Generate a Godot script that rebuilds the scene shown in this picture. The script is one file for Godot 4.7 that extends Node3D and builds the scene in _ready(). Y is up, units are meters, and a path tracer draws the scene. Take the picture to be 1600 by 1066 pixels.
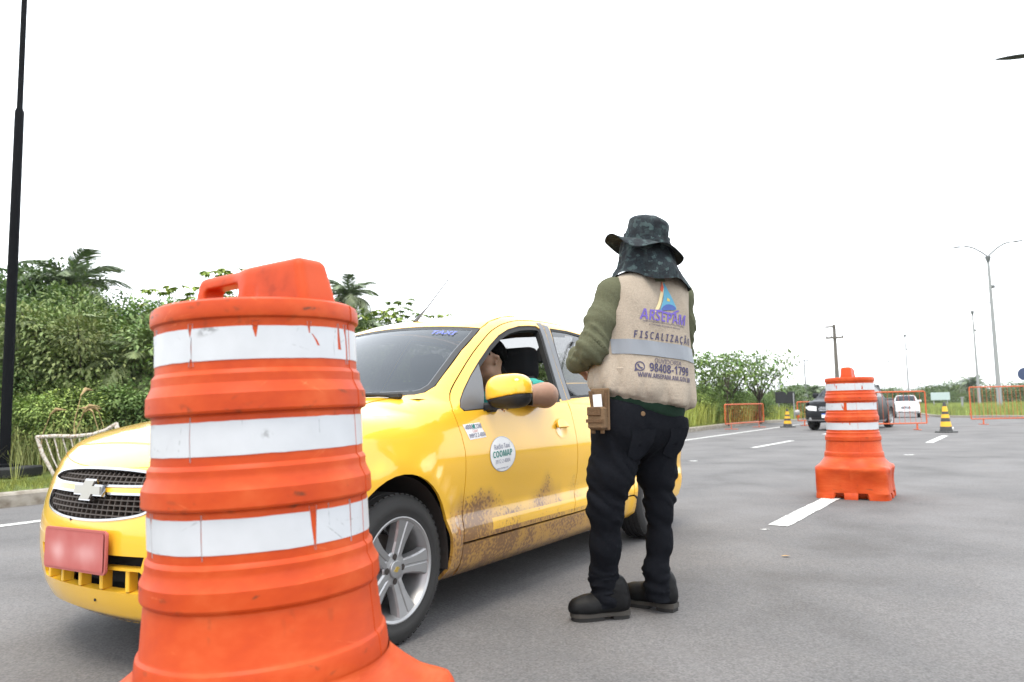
extends Node3D

var rng := RandomNumberGenerator.new()
var used := {}
var mats := {}


func _ready() -> void:
	rng.seed = 4711
	var cam := Camera3D.new()
	cam.name = "camera"
	var f := Vector3(0, sin(PITCH), -cos(PITCH))
	var up := Vector3(0, cos(PITCH), sin(PITCH))
	var right := Vector3.RIGHT * cos(ROLL) - up * sin(ROLL)
	var top := up * cos(ROLL) + Vector3.RIGHT * sin(ROLL)
	cam.transform = Transform3D(Basis(right, top, -f), Vector3(0, 0.8944, 0))
	cam.fov = 50.23
	cam.near = 0.05
	cam.far = 4000.0
	var lens := CameraAttributesPhysical.new()
	lens.frustum_focal_length = 25.6
	lens.frustum_near = 0.05
	lens.frustum_far = 4000.0
	lens.frustum_focus_distance = 3.3
	lens.exposure_aperture = 4.0
	cam.attributes = lens
	cam.fov = 50.23
	add_child(cam)
	cam.make_current()
	var env := Environment.new()
	env.background_mode = Environment.BG_SKY
	var sm := ProceduralSkyMaterial.new()
	sm.sky_top_color = Color(0.93, 0.955, 0.985)
	sm.sky_horizon_color = Color(0.965, 0.975, 0.985)
	sm.sky_curve = 0.2
	sm.ground_bottom_color = Color(0.42, 0.42, 0.4)
	sm.ground_horizon_color = Color(0.6, 0.61, 0.58)
	sm.sun_angle_max = 1.0
	var sky := Sky.new()
	sky.sky_material = sm
	env.sky = sky
	env.tonemap_mode = Environment.TONE_MAPPER_LINEAR
	env.tonemap_exposure = EXPOSURE
	env.sdfgi_enabled = true
	env.ssao_enabled = true
	env.ssil_enabled = true
	env.fog_enabled = true
	env.fog_density = 0.00025
	env.fog_light_color = Color(0.93, 0.95, 0.97)
	var we := WorldEnvironment.new()
	we.name = "world_environment"
	we.environment = env
	add_child(we)
	var sun := DirectionalLight3D.new()
	sun.name = "sun"
	sun.light_energy = SUN
	sun.light_angular_distance = 25.0
	sun.light_color = Color(1.0, 0.97, 0.92)
	sun.shadow_enabled = true
	add_child(sun)
	sun.look_at_from_position(Vector3(-0.35, 3.0, 1.0), Vector3.ZERO, Vector3.FORWARD)
	make_materials()
	build_setting()
	build_roadside()
	build_barrels()
	build_taxi()
	build_people()
	build_far_vehicles()
	build_vegetation()


const PITCH := 0.09258
const ROLL := 0.020618
const EXPOSURE := 2.95
const SUN := 0.35


func numbered(called: String, parent: Node = self) -> String:
	var key := str(parent.get_instance_id()) + called
	var n: int = used.get(key, 0)
	used[key] = n + 1
	return called if n == 0 else "%s_%03d" % [called, n]


func tag(o: Node, label := "", category := "", group := "", kind := "") -> Node:
	if label: o.set_meta("label", label)
	if category: o.set_meta("category", category)
	if group: o.set_meta("group", group)
	if kind: o.set_meta("kind", kind)
	return o


func thing(called: String, label: String, category: String, at := Vector3.ZERO, turn := 0.0, group := "") -> Node3D:
	var o := Node3D.new()
	o.name = numbered(called)
	add_child(o, true)
	o.position = at
	o.rotation.y = turn
	tag(o, label, category, group)
	return o


func obj(called: String, shape, m: Material, parent: Node = self) -> MeshInstance3D:
	var o := MeshInstance3D.new()
	o.name = numbered(called, parent)
	o.mesh = shape.mesh() if shape is MB else shape
	o.material_override = m
	parent.add_child(o, true)
	return o


func struct(called: String, shape, m: Material, parent: Node = self) -> MeshInstance3D:
	var o := obj(called, shape, m, parent)
	if parent == self:
		o.set_meta("kind", "structure")
	return o


func dup(o: Node3D, at: Vector3, turn: float, label: String, group := "") -> Node3D:
	var r: Node3D = o.duplicate()
	var stem: String = o.name
	if stem.length() > 4 and stem.substr(stem.length() - 3).is_valid_int():
		stem = stem.substr(0, stem.length() - 4)
	r.name = numbered(stem)
	add_child(r, true)
	r.position = at
	r.rotation.y = turn
	r.set_meta("label", label)
	if group: r.set_meta("group", group)
	return r


func at3(x: float, y: float, depth: float) -> Vector3:
	return Vector3(x, y, -depth)


# ---------------------------------------------------------------- mesh builder
class MB:
	var v := PackedVector3Array()
	var n := PackedVector3Array()
	var t := PackedVector2Array()
	var c := PackedColorArray()
	var ix := PackedInt32Array()
	var colored := false

	func p(pos: Vector3, nor := Vector3.UP, uv := Vector2.ZERO, col := Color.WHITE) -> int:
		v.append(pos)
		n.append(nor)
		t.append(uv)
		c.append(col)
		return v.size() - 1

	func tri(a: int, b: int, d: int) -> void:
		ix.append(a)
		ix.append(b)
		ix.append(d)

	func quad(a: int, b: int, d: int, e: int) -> void:
		tri(a, b, d)
		tri(a, d, e)

	func flat(pts: Array, col := Color.WHITE, uvs := []) -> void:  # a flat polygon (fan)
		var nor := Vector3.ZERO
		for i in pts.size():
			var a: Vector3 = pts[i]
			nor += a.cross(pts[(i + 1) % pts.size()])
		nor = nor.normalized()
		var first := v.size()
		for i in pts.size():
			p(pts[i], nor, uvs[i] if uvs.size() else Vector2(pts[i].x, pts[i].y), col)
		for i in range(1, pts.size() - 1):
			tri(first, first + i, first + i + 1)

	func mesh() -> ArrayMesh:
		for i in range(0, ix.size(), 3):
			var a := ix[i]
			var b := ix[i + 1]
			var d := ix[i + 2]
			if (v[b] - v[a]).cross(v[d] - v[a]).dot(n[a] + n[b] + n[d]) > 0.0:
				ix[i + 1] = d
				ix[i + 2] = b
		var m := ArrayMesh.new()
		if ix.is_empty():
			return m
		var arr := []
		arr.resize(Mesh.ARRAY_MAX)
		arr[Mesh.ARRAY_VERTEX] = v
		arr[Mesh.ARRAY_NORMAL] = n
		arr[Mesh.ARRAY_TEX_UV] = t
		if colored:
			arr[Mesh.ARRAY_COLOR] = c
		arr[Mesh.ARRAY_INDEX] = ix
		m.add_surface_from_arrays(Mesh.PRIMITIVE_TRIANGLES, arr)
		return m

	func smooth() -> MB:  # vertex normals from the faces (consistent winding expected: outward = (b-a)x(d-a))
		for i in n.size():
			n[i] = Vector3.ZERO
		for i in range(0, ix.size(), 3):
			var f := (v[ix[i + 1]] - v[ix[i]]).cross(v[ix[i + 2]] - v[ix[i]])
			n[ix[i]] += f
			n[ix[i + 1]] += f
			n[ix[i + 2]] += f
		for i in n.size():
			n[i] = n[i].normalized() if n[i].length_squared() > 1e-20 else Vector3.UP
		return self

	func add(o: MB, xf := Transform3D.IDENTITY) -> MB:
		var first := v.size()
		var nb := xf.basis.inverse().transposed()
		for i in o.v.size():
			v.append(xf * o.v[i])
			n.append((nb * o.n[i]).normalized())
		t.append_array(o.t)
		c.append_array(o.c)
		for i in o.ix:
			ix.append(i + first)
		colored = colored or o.colored
		return self

	func v_turned(b: Basis) -> MB:
		for i in v.size():
			v[i] = b * v[i]
			n[i] = b * n[i]
		return self

	# a box with chamfered edges
	func box(at: Vector3, size: Vector3, bevel := 0.0, basis := Basis.IDENTITY) -> MB:
		var h := size * 0.5
		bevel = minf(bevel, minf(h.x, minf(h.y, h.z)) * 0.95)
		var xf := Transform3D(basis, at)
		for ax in 3:
			for s in [-1.0, 1.0]:
				var u := (ax + 1) % 3
				var w := (ax + 2) % 3
				var pts := []
				for k in [[-1, -1], [1, -1], [1, 1], [-1, 1]]:
					var q := Vector3.ZERO
					q[ax] = s * h[ax]
					q[u] = k[0] * (h[u] - bevel)
					q[w] = k[1] * (h[w] - bevel)
					pts.append(xf * q)
				face(pts, basis[ax] * s)
				if bevel > 0.0:
					for r in [-1.0, 1.0]:  # the chamfer shared with the u axis
						var strip := []
						for k in [-1.0, 1.0]:
							var q := Vector3.ZERO
							q[ax] = s * h[ax]
							q[u] = r * (h[u] - bevel)
							q[w] = k * (h[w] - bevel)
							strip.append(xf * q)
						for k in [1.0, -1.0]:
							var q := Vector3.ZERO
							q[ax] = s * (h[ax] - bevel)
							q[u] = r * h[u]
							q[w] = k * (h[w] - bevel)
							strip.append(xf * q)
						face(strip, (basis[ax] * s + basis[u] * r).normalized())
		if bevel > 0.0:
			for sx in [-1.0, 1.0]:
				for sy in [-1.0, 1.0]:
					for sz in [-1.0, 1.0]:
						var s := Vector3(sx, sy, sz)
						var b := h - Vector3.ONE * bevel
						face([xf * (s * Vector3(h.x, b.y, b.z)), xf * (s * Vector3(b.x, h.y, b.z)), xf * (s * Vector3(b.x, b.y, h.z))], (basis * s).normalized())
		return self

	func face(pts: Array, nor: Vector3, col := Color.WHITE) -> void:
		var first := v.size()
		for q in pts:
			p(q, nor, Vector2(q.x + q.z, q.y), col)
		for i in range(1, pts.size() - 1):
			tri(first, first + i, first + i + 1)

	# a swept round bar
	func tube(path: Array, radii, sides := 8, caps := true, col := Color.WHITE) -> MB:
		var count := path.size()
		var dir: Vector3 = (path[1] - path[0]).normalized()
		var side := dir.cross(Vector3.UP if absf(dir.y) < 0.9 else Vector3.RIGHT).normalized()
		var rings := []
		for i in count:
			var d: Vector3 = (path[mini(i + 1, count - 1)] - path[maxi(i - 1, 0)]).normalized()
			side = (side - d * side.dot(d)).normalized()
			var other := d.cross(side)
			var r: float = radii if radii is float else radii[i]
			var ring := []
			for k in sides:
				var a := TAU * k / sides
				var o := side * cos(a) + other * sin(a)
				ring.append(p(path[i] + o * r, o, Vector2(float(k) / sides, i), col))
			rings.append(ring)
		for i in count - 1:
			for k in sides:
				quad(rings[i][k], rings[i][(k + 1) % sides], rings[i + 1][(k + 1) % sides], rings[i + 1][k])
		if caps:
			for e in [0, count - 1]:
				var nor: Vector3 = (path[0] - path[1]).normalized() if e == 0 else (path[e] - path[e - 1]).normalized()
				var pts := []
				for k in sides:
					pts.append(v[rings[e][k]])
				face(pts, nor, col)
		return self

	# turned shape: profile of (radius, height), creases kept above 30 degrees
	func lathe(profile: Array, sides := 24, xf := Transform3D.IDENTITY, crease := 30.0, col := Color.WHITE) -> MB:
		var m := profile.size()
		var ns := []
		for i in m - 1:
			var d: Vector2 = (profile[i + 1] - profile[i]).normalized()
			ns.append(Vector2(d.y, -d.x))
		for i in m - 1:
			var a: Vector2 = ns[i]
			var b: Vector2 = ns[i]
			if i > 0 and absf(rad_to_deg(ns[i].angle_to(ns[i - 1]))) < crease:
				a = (ns[i] + ns[i - 1]).normalized()
			if i < m - 2 and absf(rad_to_deg(ns[i].angle_to(ns[i + 1]))) < crease:
				b = (ns[i] + ns[i + 1]).normalized()
			var first := v.size()
			for k in sides + 1:
				var g := TAU * k / sides
				var e := Vector3(cos(g), 0, sin(g))
				for j in 2:
					var q: Vector2 = profile[i + j]
					var w := a if j == 0 else b
					p(xf * (e * q.x + Vector3.UP * q.y), (xf.basis * (e * w.x + Vector3.UP * w.y)).normalized(), Vector2(float(k) / sides, q.y), col)
			for k in sides:
				quad(first + k * 2, first + k * 2 + 1, first + k * 2 + 3, first + k * 2 + 2)
		return self

	# a smooth sheet over a grid of points
	func sheet(nu: int, nv: int, fn: Callable, wrap := false, col := Color.WHITE) -> MB:
		var first := v.size()
		for j in nv + 1:
			for i in nu + 1:
				p(fn.call(float(i) / nu, float(j) / nv), Vector3.UP, Vector2(float(i) / nu, float(j) / nv), col)
		for j in nv + 1:
			for i in nu + 1:
				var l := i - 1 if i > 0 else (nu - 1 if wrap else 0)
				var r := i + 1 if i < nu else (1 if wrap else nu)
				var du := v[first + j * (nu + 1) + r] - v[first + j * (nu + 1) + l]
				var dv := v[first + mini(j + 1, nv) * (nu + 1) + i] - v[first + maxi(j - 1, 0) * (nu + 1) + i]
				n[first + j * (nu + 1) + i] = du.cross(dv).normalized()
		for j in nv:
			for i in nu:
				var a := first + j * (nu + 1) + i
				quad(a, a + 1, a + nu + 2, a + nu + 1)
		return self


# a smooth union of tapered capsules, meshed by surface nets
class Field:
	var a := PackedVector3Array()
	var b := PackedVector3Array()
	var ra := PackedFloat32Array()
	var rb := PackedFloat32Array()
	var il := PackedFloat32Array()
	var k := 0.03

	func _init(blend := 0.03) -> void:
		k = blend

	func cap(p0: Vector3, p1: Vector3, r0: float, r1: float) -> Field:
		a.append(p0)
		b.append(p1 - p0)
		ra.append(r0)
		rb.append(r1 - r0)
		il.append(1.0 / maxf((p1 - p0).length_squared(), 1e-9))
		return self

	func chain(pts: Array, rs: Array) -> Field:
		for i in pts.size() - 1:
			cap(pts[i], pts[i + 1], rs[i], rs[i + 1])
		return self

	func d(p: Vector3) -> float:
		var out := 1e9
		for i in a.size():
			var o := p - a[i]
			var s := clampf(o.dot(b[i]) * il[i], 0.0, 1.0)
			var q := (o - b[i] * s).length() - ra[i] - rb[i] * s
			var h := maxf(k - absf(out - q), 0.0) / k
			out = minf(out, q) - h * h * k * 0.25
		return out


static func smin(x: float, y: float, k: float) -> float:
	var h := maxf(k - absf(x - y), 0.0) / k
	return minf(x, y) - h * h * k * 0.25


static func smax(x: float, y: float, k: float) -> float:
	var h := maxf(k - absf(x - y), 0.0) / k
	return maxf(x, y) + h * h * k * 0.25


func nets(fn: Callable, lo: Vector3, hi: Vector3, cell: float) -> MB:
	var out := MB.new()
	var bs := 5
	var bx := int(ceil((hi.x - lo.x) / cell / bs)) + 1
	var by := int(ceil((hi.y - lo.y) / cell / bs)) + 1
	var bz := int(ceil((hi.z - lo.z) / cell / bs)) + 1
	var nx := bx * bs
	var ny := by * bs
	var nz := bz * bs
	var val := PackedFloat32Array()
	val.resize(nx * ny * nz)
	val.fill(1.0)
	var live := []
	var reach := cell * bs * 0.5 * sqrt(3.0) * 1.25 + cell
	for k in bz:
		for j in by:
			for i in bx:
				var mid := lo + Vector3(i * bs + 2, j * bs + 2, k * bs + 2) * cell
				var d: float = fn.call(mid)
				if absf(d) > reach:
					if d < 0.0:
						for c in bs:
							for b in bs:
								var row := ((k * bs + c) * ny + j * bs + b) * nx + i * bs
								for a in bs:
									val[row + a] = -1.0
					continue
				live.append(Vector3i(i, j, k))
				for c in bs:
					for b in bs:
						var row := ((k * bs + c) * ny + j * bs + b) * nx + i * bs
						for a in bs:
							val[row + a] = fn.call(lo + Vector3(i * bs + a, j * bs + b, k * bs + c) * cell)
	var at := PackedInt32Array()
	at.resize(nx * ny * nz)
	at.fill(-1)
	var sy := nx
	var sz := nx * ny
	var offs := [0, 1, sy, sy + 1, sz, sz + 1, sz + sy, sz + sy + 1]
	var edges := [[0, 1], [2, 3], [4, 5], [6, 7], [0, 2], [1, 3], [4, 6], [5, 7], [0, 4], [1, 5], [2, 6], [3, 7]]
	var cells := []
	for q in live:
		for c in range(-1, bs):
			for b in range(-1, bs):
				for a in range(-1, bs):
					var x: int = q.x * bs + a
					var y: int = q.y * bs + b
					var z: int = q.z * bs + c
					if x < 0 or y < 0 or z < 0 or x >= nx - 1 or y >= ny - 1 or z >= nz - 1:
						continue
					var base := z * sz + y * sy + x
					if at[base] != -1:
						continue
					var inside := 0
					for o in offs:
						if val[base + o] < 0.0:
							inside += 1
					if inside == 0 or inside == 8:
						continue
					var sum := Vector3.ZERO
					var cnt := 0
					for e in edges:
						var va := val[base + offs[e[0]]]
						var vb := val[base + offs[e[1]]]
						if (va < 0.0) != (vb < 0.0):
							var s := va / (va - vb)
							var pa := Vector3(e[0] & 1, (e[0] >> 1) & 1, e[0] >> 2)
							var pb := Vector3(e[1] & 1, (e[1] >> 1) & 1, e[1] >> 2)
							sum += pa.lerp(pb, s)
							cnt += 1
					at[base] = out.p(lo + (Vector3(x, y, z) + sum / cnt) * cell)
					cells.append(Vector3i(x, y, z))
	var step := [1, sy, sz]
	for q in cells:
		var base: int = q.z * sz + q.y * sy + q.x
		for ax in 3:
			var u: int = (ax + 1) % 3
			var w: int = (ax + 2) % 3
			if q[u] == 0 or q[w] == 0:
				continue
			var v0 := val[base]
			var v1 := val[base + step[ax]]
			if (v0 < 0.0) == (v1 < 0.0):
				continue
			var c0 := at[base]
			var c1 := at[base - step[u]]
			var c2 := at[base - step[u] - step[w]]
			var c3 := at[base - step[w]]
			if c1 < 0 or c2 < 0 or c3 < 0:
				continue
			if v0 < 0.0:
				out.quad(c0, c1, c2, c3)
			else:
				out.quad(c0, c3, c2, c1)
	return out.smooth()


# ---------------------------------------------------------------- curves, outlines
class Curve1:
	var tab := PackedFloat32Array()
	var x0 := 0.0
	var ik := 1.0

	func _init(pts: Array) -> void:
		x0 = pts[0].x
		var x1: float = pts[-1].x
		var n := 600
		ik = n / (x1 - x0)
		var ms := []
		for i in pts.size():
			var l: Vector2 = pts[maxi(i - 1, 0)]
			var r: Vector2 = pts[mini(i + 1, pts.size() - 1)]
			ms.append((r.y - l.y) / (r.x - l.x))
		var j := 0
		for i in n + 1:
			var x := x0 + i / ik
			while j < pts.size() - 2 and x > pts[j + 1].x:
				j += 1
			var h: float = pts[j + 1].x - pts[j].x
			var s: float = (x - pts[j].x) / h
			tab.append((2 * s * s * s - 3 * s * s + 1) * pts[j].y + (s * s * s - 2 * s * s + s) * h * ms[j] + (3 * s * s - 2 * s * s * s) * pts[j + 1].y + (s * s * s - s * s) * h * ms[j + 1])

	func at(x: float) -> float:
		var f := clampf((x - x0) * ik, 0.0, 599.999)
		var i := int(f)
		return lerpf(tab[i], tab[i + 1], f - i)


func line_in(pts: Array, step: float, closed := true) -> PackedVector2Array:  # the same straight outline with more points
	var out := PackedVector2Array()
	var m := pts.size()
	for i in (m if closed else m - 1):
		var a: Vector2 = pts[i]
		var b: Vector2 = pts[(i + 1) % m]
		var k := maxi(1, int(ceil(a.distance_to(b) / step)))
		for j in k:
			out.append(a.lerp(b, float(j) / k))
	if not closed:
		out.append(pts[-1])
	return out


func curve_in(pts: Array, sub := 5, closed := false) -> Array:  # Catmull-Rom through the points
	var out := []
	var m := pts.size()
	for i in (m if closed else m - 1):
		var p0: Vector2 = pts[(i - 1 + m) % m] if closed or i > 0 else pts[0]
		var p1: Vector2 = pts[i]
		var p2: Vector2 = pts[(i + 1) % m]
		var p3: Vector2 = pts[(i + 2) % m] if closed or i < m - 2 else pts[m - 1]
		for j in sub:
			out.append(p1.cubic_interpolate(p2, p0, p3, float(j) / sub))
	if not closed:
		out.append(pts[-1])
	return out


# cuts an outline with holes into small cells and lifts each point of it into space
func panel(mb: MB, outline, holes: Array, cell: float, lift: Callable, nrm: Callable, flange := 0.0, col := Color.WHITE) -> MB:
	var poly := PackedVector2Array(outline)
	if Geometry2D.is_polygon_clockwise(poly):
		poly.reverse()
	var cut := []
	for h in holes:
		var q := PackedVector2Array(h)
		if Geometry2D.is_polygon_clockwise(q):
			q.reverse()
		cut.append(q)
	var lo := poly[0]
	var hi := poly[0]
	for q in poly:
		lo = lo.min(q)
		hi = hi.max(q)
	var seen := {}
	var nx := int(ceil((hi.x - lo.x) / cell))
	var ny := int(ceil((hi.y - lo.y) / cell))
	for j in ny:
		for i in nx:
			var r := lo + Vector2(i, j) * cell
			var box := PackedVector2Array([r, r + Vector2(cell, 0), r + Vector2(cell, cell), r + Vector2(0, cell)])
			var pieces: Array = Geometry2D.intersect_polygons(box, poly)
			for h in cut:
				var left := []
				for q in pieces:
					left.append_array(Geometry2D.clip_polygons(q, h))
				pieces = left
			for q in pieces:
				if q.size() < 3 or Geometry2D.is_polygon_clockwise(q):
					continue
				var ids := []
				for s in q:
					var key := Vector2i(roundi(s.x * 20000.0), roundi(s.y * 20000.0))
					if not seen.has(key):
						var w: Vector3 = lift.call(s)
						seen[key] = mb.p(w, nrm.call(w), s, col)
					ids.append(seen[key])
				if q.size() == 4 and absf(area(q)) > cell * cell * 0.999:
					mb.quad(ids[0], ids[1], ids[2], ids[3])
				else:
					var tr := Geometry2D.triangulate_polygon(q)
					for k in range(0, tr.size(), 3):
						mb.tri(ids[tr[k]], ids[tr[k + 1]], ids[tr[k + 2]])
	if flange != 0.0:
		var rims := [poly]
		rims.append_array(cut)
		for rim in rims:
			var d := line_in(Array(rim), cell * 0.6)
			var ps := []
			var ns := []
			for q in d:
				var w: Vector3 = lift.call(q)
				ps.append(w)
				ns.append(nrm.call(w))
			var m := d.size()
			var turn := -1.0 if rim == poly else 1.0
			for i in m:
				var k := (i + 1) % m
				var side: Vector3 = (ps[k] - ps[i]).cross(ns[i]).normalized() * -turn
				var f := mb.v.size()
				mb.p(ps[i], side, d[i], col)
				mb.p(ps[k], side, d[k], col)
				mb.p(ps[k] - ns[k] * flange, side, d[k], col)
				mb.p(ps[i] - ns[i] * flange, side, d[i], col)
				mb.quad(f, f + 1, f + 2, f + 3)
	return mb


func area(q: PackedVector2Array) -> float:
	var s := 0.0
	for i in q.size():
		s += q[i].cross(q[(i + 1) % q.size()])
	return s * 0.5


# a flat outline given thickness, with a small chamfer on its front edge
func plate(outline, depth: float, xf: Transform3D, holes := [], bevel := 0.0, col := Color.WHITE) -> MB:
	var mb := MB.new()
	var poly := PackedVector2Array(outline)
	if Geometry2D.is_polygon_clockwise(poly):
		poly.reverse()
	var cut := []
	for h in holes:
		var q := PackedVector2Array(h)
		if Geometry2D.is_polygon_clockwise(q):
			q.reverse()
		cut.append(q)
	var size := 0.0
	for q in poly:
		size = maxf(size, q.distance_to(poly[0]))
	for z in [0.0, -depth]:
		panel(mb, poly, cut, size * (2.1 if cut.is_empty() else 0.34), func(q): return xf * Vector3(q.x, q.y, z), func(_w): return xf.basis.z.normalized() * (1.0 if z == 0.0 else -1.0), 0.0, col)
	var rims := [poly]
	rims.append_array(cut)
	for rim in rims:
		var m: int = rim.size()
		var ns := []
		for i in m:
			var e: Vector2 = (rim[(i + 1) % m] - rim[i]).normalized()
			ns.append(Vector2(e.y, -e.x) * (1.0 if rim == poly else -1.0))
		for i in m:
			var k := (i + 1) % m
			var na: Vector2 = ns[i]
			var nb: Vector2 = ns[i]
			if ns[i].dot(ns[(i - 1 + m) % m]) > 0.8: na = (ns[i] + ns[(i - 1 + m) % m]).normalized()
			if ns[i].dot(ns[k]) > 0.8: nb = (ns[i] + ns[k]).normalized()
			var f := mb.v.size()
			for z in [0.0, -depth]:
				mb.p(xf * Vector3(rim[i].x, rim[i].y, z), (xf.basis * Vector3(na.x, na.y, 0)).normalized(), rim[i], col)
				mb.p(xf * Vector3(rim[k].x, rim[k].y, z), (xf.basis * Vector3(nb.x, nb.y, 0)).normalized(), rim[k], col)
			mb.quad(f, f + 1, f + 3, f + 2)
	return mb


func ring_of(rx: float, ry: float, sides: int, at := Vector2.ZERO) -> Array:
	var out := []
	for i in sides:
		out.append(at + Vector2(cos(TAU * i / sides) * rx, sin(TAU * i / sides) * ry))
	return out


func round_rect(w: float, h: float, r: float, at := Vector2.ZERO, seg := 4) -> Array:
	var out := []
	for k in 4:
		var mid: Vector2 = [Vector2(w / 2 - r, h / 2 - r), Vector2(-w / 2 + r, h / 2 - r), Vector2(-w / 2 + r, -h / 2 + r), Vector2(w / 2 - r, -h / 2 + r)][k]
		for i in seg + 1:
			var a := PI / 2 * (k + float(i) / seg)
			out.append(at + mid + Vector2(cos(a), sin(a)) * r)
	return out


# ---------------------------------------------------------------- materials
func noise(seed_: int, freq: float, oct := 4, kind := FastNoiseLite.TYPE_SIMPLEX_SMOOTH) -> FastNoiseLite:
	var f := FastNoiseLite.new()
	f.seed = seed_
	f.frequency = freq
	f.noise_type = kind
	f.fractal_octaves = oct
	return f


func noise_tex(f: FastNoiseLite, size: int, stops: Array, bump := 0.0) -> NoiseTexture2D:
	var t := NoiseTexture2D.new()
	t.width = size
	t.height = size
	t.seamless = true
	t.noise = f
	if bump > 0.0:
		t.as_normal_map = true
		t.bump_strength = bump
	else:
		var g := Gradient.new()
		g.offsets = PackedFloat32Array(stops.map(func(s): return s[0]))
		g.colors = PackedColorArray(stops.map(func(s): return s[1]))
		t.color_ramp = g
	return t


func mat(called: String, col: Color, rough := 0.6, metal := 0.0) -> StandardMaterial3D:
	if mats.has(called):
		return mats[called]
	var m := StandardMaterial3D.new()
	m.resource_name = called
	m.albedo_color = col
	m.roughness = rough
	m.metallic = metal
	mats[called] = m
	return m


func lin(r: float, g: float, b: float) -> Color:
	return Color(r, g, b).linear_to_srgb()


func world_noise(m: StandardMaterial3D, t: Texture2D, scale: float, world := true) -> StandardMaterial3D:
	m.albedo_texture = t
	m.uv1_triplanar = true
	m.uv1_world_triplanar = world
	m.uv1_scale = Vector3.ONE * scale
	return m


func relief(m: StandardMaterial3D, t: Texture2D, cm: float) -> StandardMaterial3D:
	m.heightmap_enabled = true
	m.heightmap_texture = t
	m.heightmap_scale = cm
	return m


func smudge(im: Image, x: float, y: float, lx: float, ly: float, turn: float, col: Color, strength: float, ragged: FastNoiseLite) -> void:
	var reach := int(maxf(lx, ly)) + 2
	for yy in range(maxi(0, int(y) - reach), mini(im.get_height(), int(y) + reach)):
		for xx in range(maxi(0, int(x) - reach), mini(im.get_width(), int(x) + reach)):
			var q := Vector2(xx - x, yy - y).rotated(-turn) / Vector2(lx, ly)
			var l := q.length()
			if l >= 1.0: continue
			var a := strength * smoothstep(1.0, 0.3, l) * smoothstep(-0.25, 0.35, ragged.get_noise_2d(xx, yy))
			if a > 0.003:
				im.set_pixel(xx, yy, im.get_pixel(xx, yy).lerp(col, a))


func scuffed_orange() -> ImageTexture:  # faded, scratched and scuffed plastic; u runs round the barrel, v up it
	var w := 1024
	var h := 768
	var im := Image.create(w, h, false, Image.FORMAT_RGB8)
	var n1 := noise(131, 0.006, 4)
	var n2 := noise(132, 0.05, 3)
	var base := lin(0.47, 0.056, 0.009)
	var pale := lin(0.53, 0.088, 0.021)
	var deep := lin(0.40, 0.042, 0.008)
	for y in h:
		for x in w:
			var k := n1.get_noise_2d(x, y) + 0.4 * n2.get_noise_2d(x * 0.6, y)
			im.set_pixel(x, y, base.lerp(pale, clampf(k * 1.1, 0, 1)) if k > 0 else base.lerp(deep, clampf(-k * 1.1, 0, 1)))
	var r := RandomNumberGenerator.new()
	r.seed = 5
	var dirt := lin(0.05, 0.032, 0.025)
	# dark rubs on the rim and the ribs, which stand proud
	for i in 150:
		var lev: float = [1.105, 0.92, 0.735, 0.55, 1.10, 0.91, 0.73, 0.41][i % 8]
		smudge(im, r.randf() * w, (1.0 - (lev + r.randf_range(-0.022, 0.02)) / 1.13) * h, r.randf_range(4, 26), r.randf_range(1.5, 6), r.randf_range(-0.5, 0.5), dirt, r.randf_range(0.15, 0.85) * (1.0 if i % 3 == 0 else 0.4), n2)
	for i in 130:  # pale scratches
		smudge(im, r.randf() * w, r.randf() * h, r.randf_range(6, 34), r.randf_range(0.8, 1.5), r.randf_range(-0.7, 0.7), lin(0.68, 0.2, 0.09), r.randf_range(0.2, 0.6), n2)
	for i in 50:  # grime running down below the ribs
		var lev: float = [0.87, 0.69, 0.50, 1.06][i % 4]
		smudge(im, r.randf() * w, (1.0 - lev / 1.13) * h, r.randf_range(2, 7), r.randf_range(10, 30), 0.0, dirt, r.randf_range(0.06, 0.22), n2)
	return ImageTexture.create_from_image(im)


func smeared_white() -> ImageTexture:  # reflective sheet with grey smears, cracks and creases
	var w := 1536
	var h := 512
	var im := Image.create(w, h, false, Image.FORMAT_RGB8)
	var n1 := noise(141, 0.01, 4)
	var n2 := noise(142, 0.06, 3)
	for y in h:
		for x in w:
			var k := 0.975 + 0.03 * n1.get_noise_2d(x, y)
			im.set_pixel(x, y, Color(k, k, k))
	var r := RandomNumberGenerator.new()
	r.seed = 11
	for i in 46:
		smudge(im, r.randf() * w, r.randf() * h, r.randf_range(10, 60), r.randf_range(4, 16), r.randf_range(-1.2, 1.2), Color(0.45, 0.44, 0.42), r.randf_range(0.1, 0.5), n2)
	for i in 60:
		smudge(im, r.randf() * w, r.randf() * h, r.randf_range(12, 60), r.randf_range(0.9, 1.8), r.randf_range(-1.6, 1.6), Color(0.55, 0.54, 0.53), r.randf_range(0.3, 0.8), n2)
	for i in 34:  # upright cracks
		smudge(im, r.randf() * w, r.randf() * h, r.randf_range(0.9, 1.4), r.randf_range(15, 45), r.randf_range(-0.1, 0.1), Color(0.5, 0.45, 0.43), r.randf_range(0.4, 0.9), n1)
	return ImageTexture.create_from_image(im)


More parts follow.
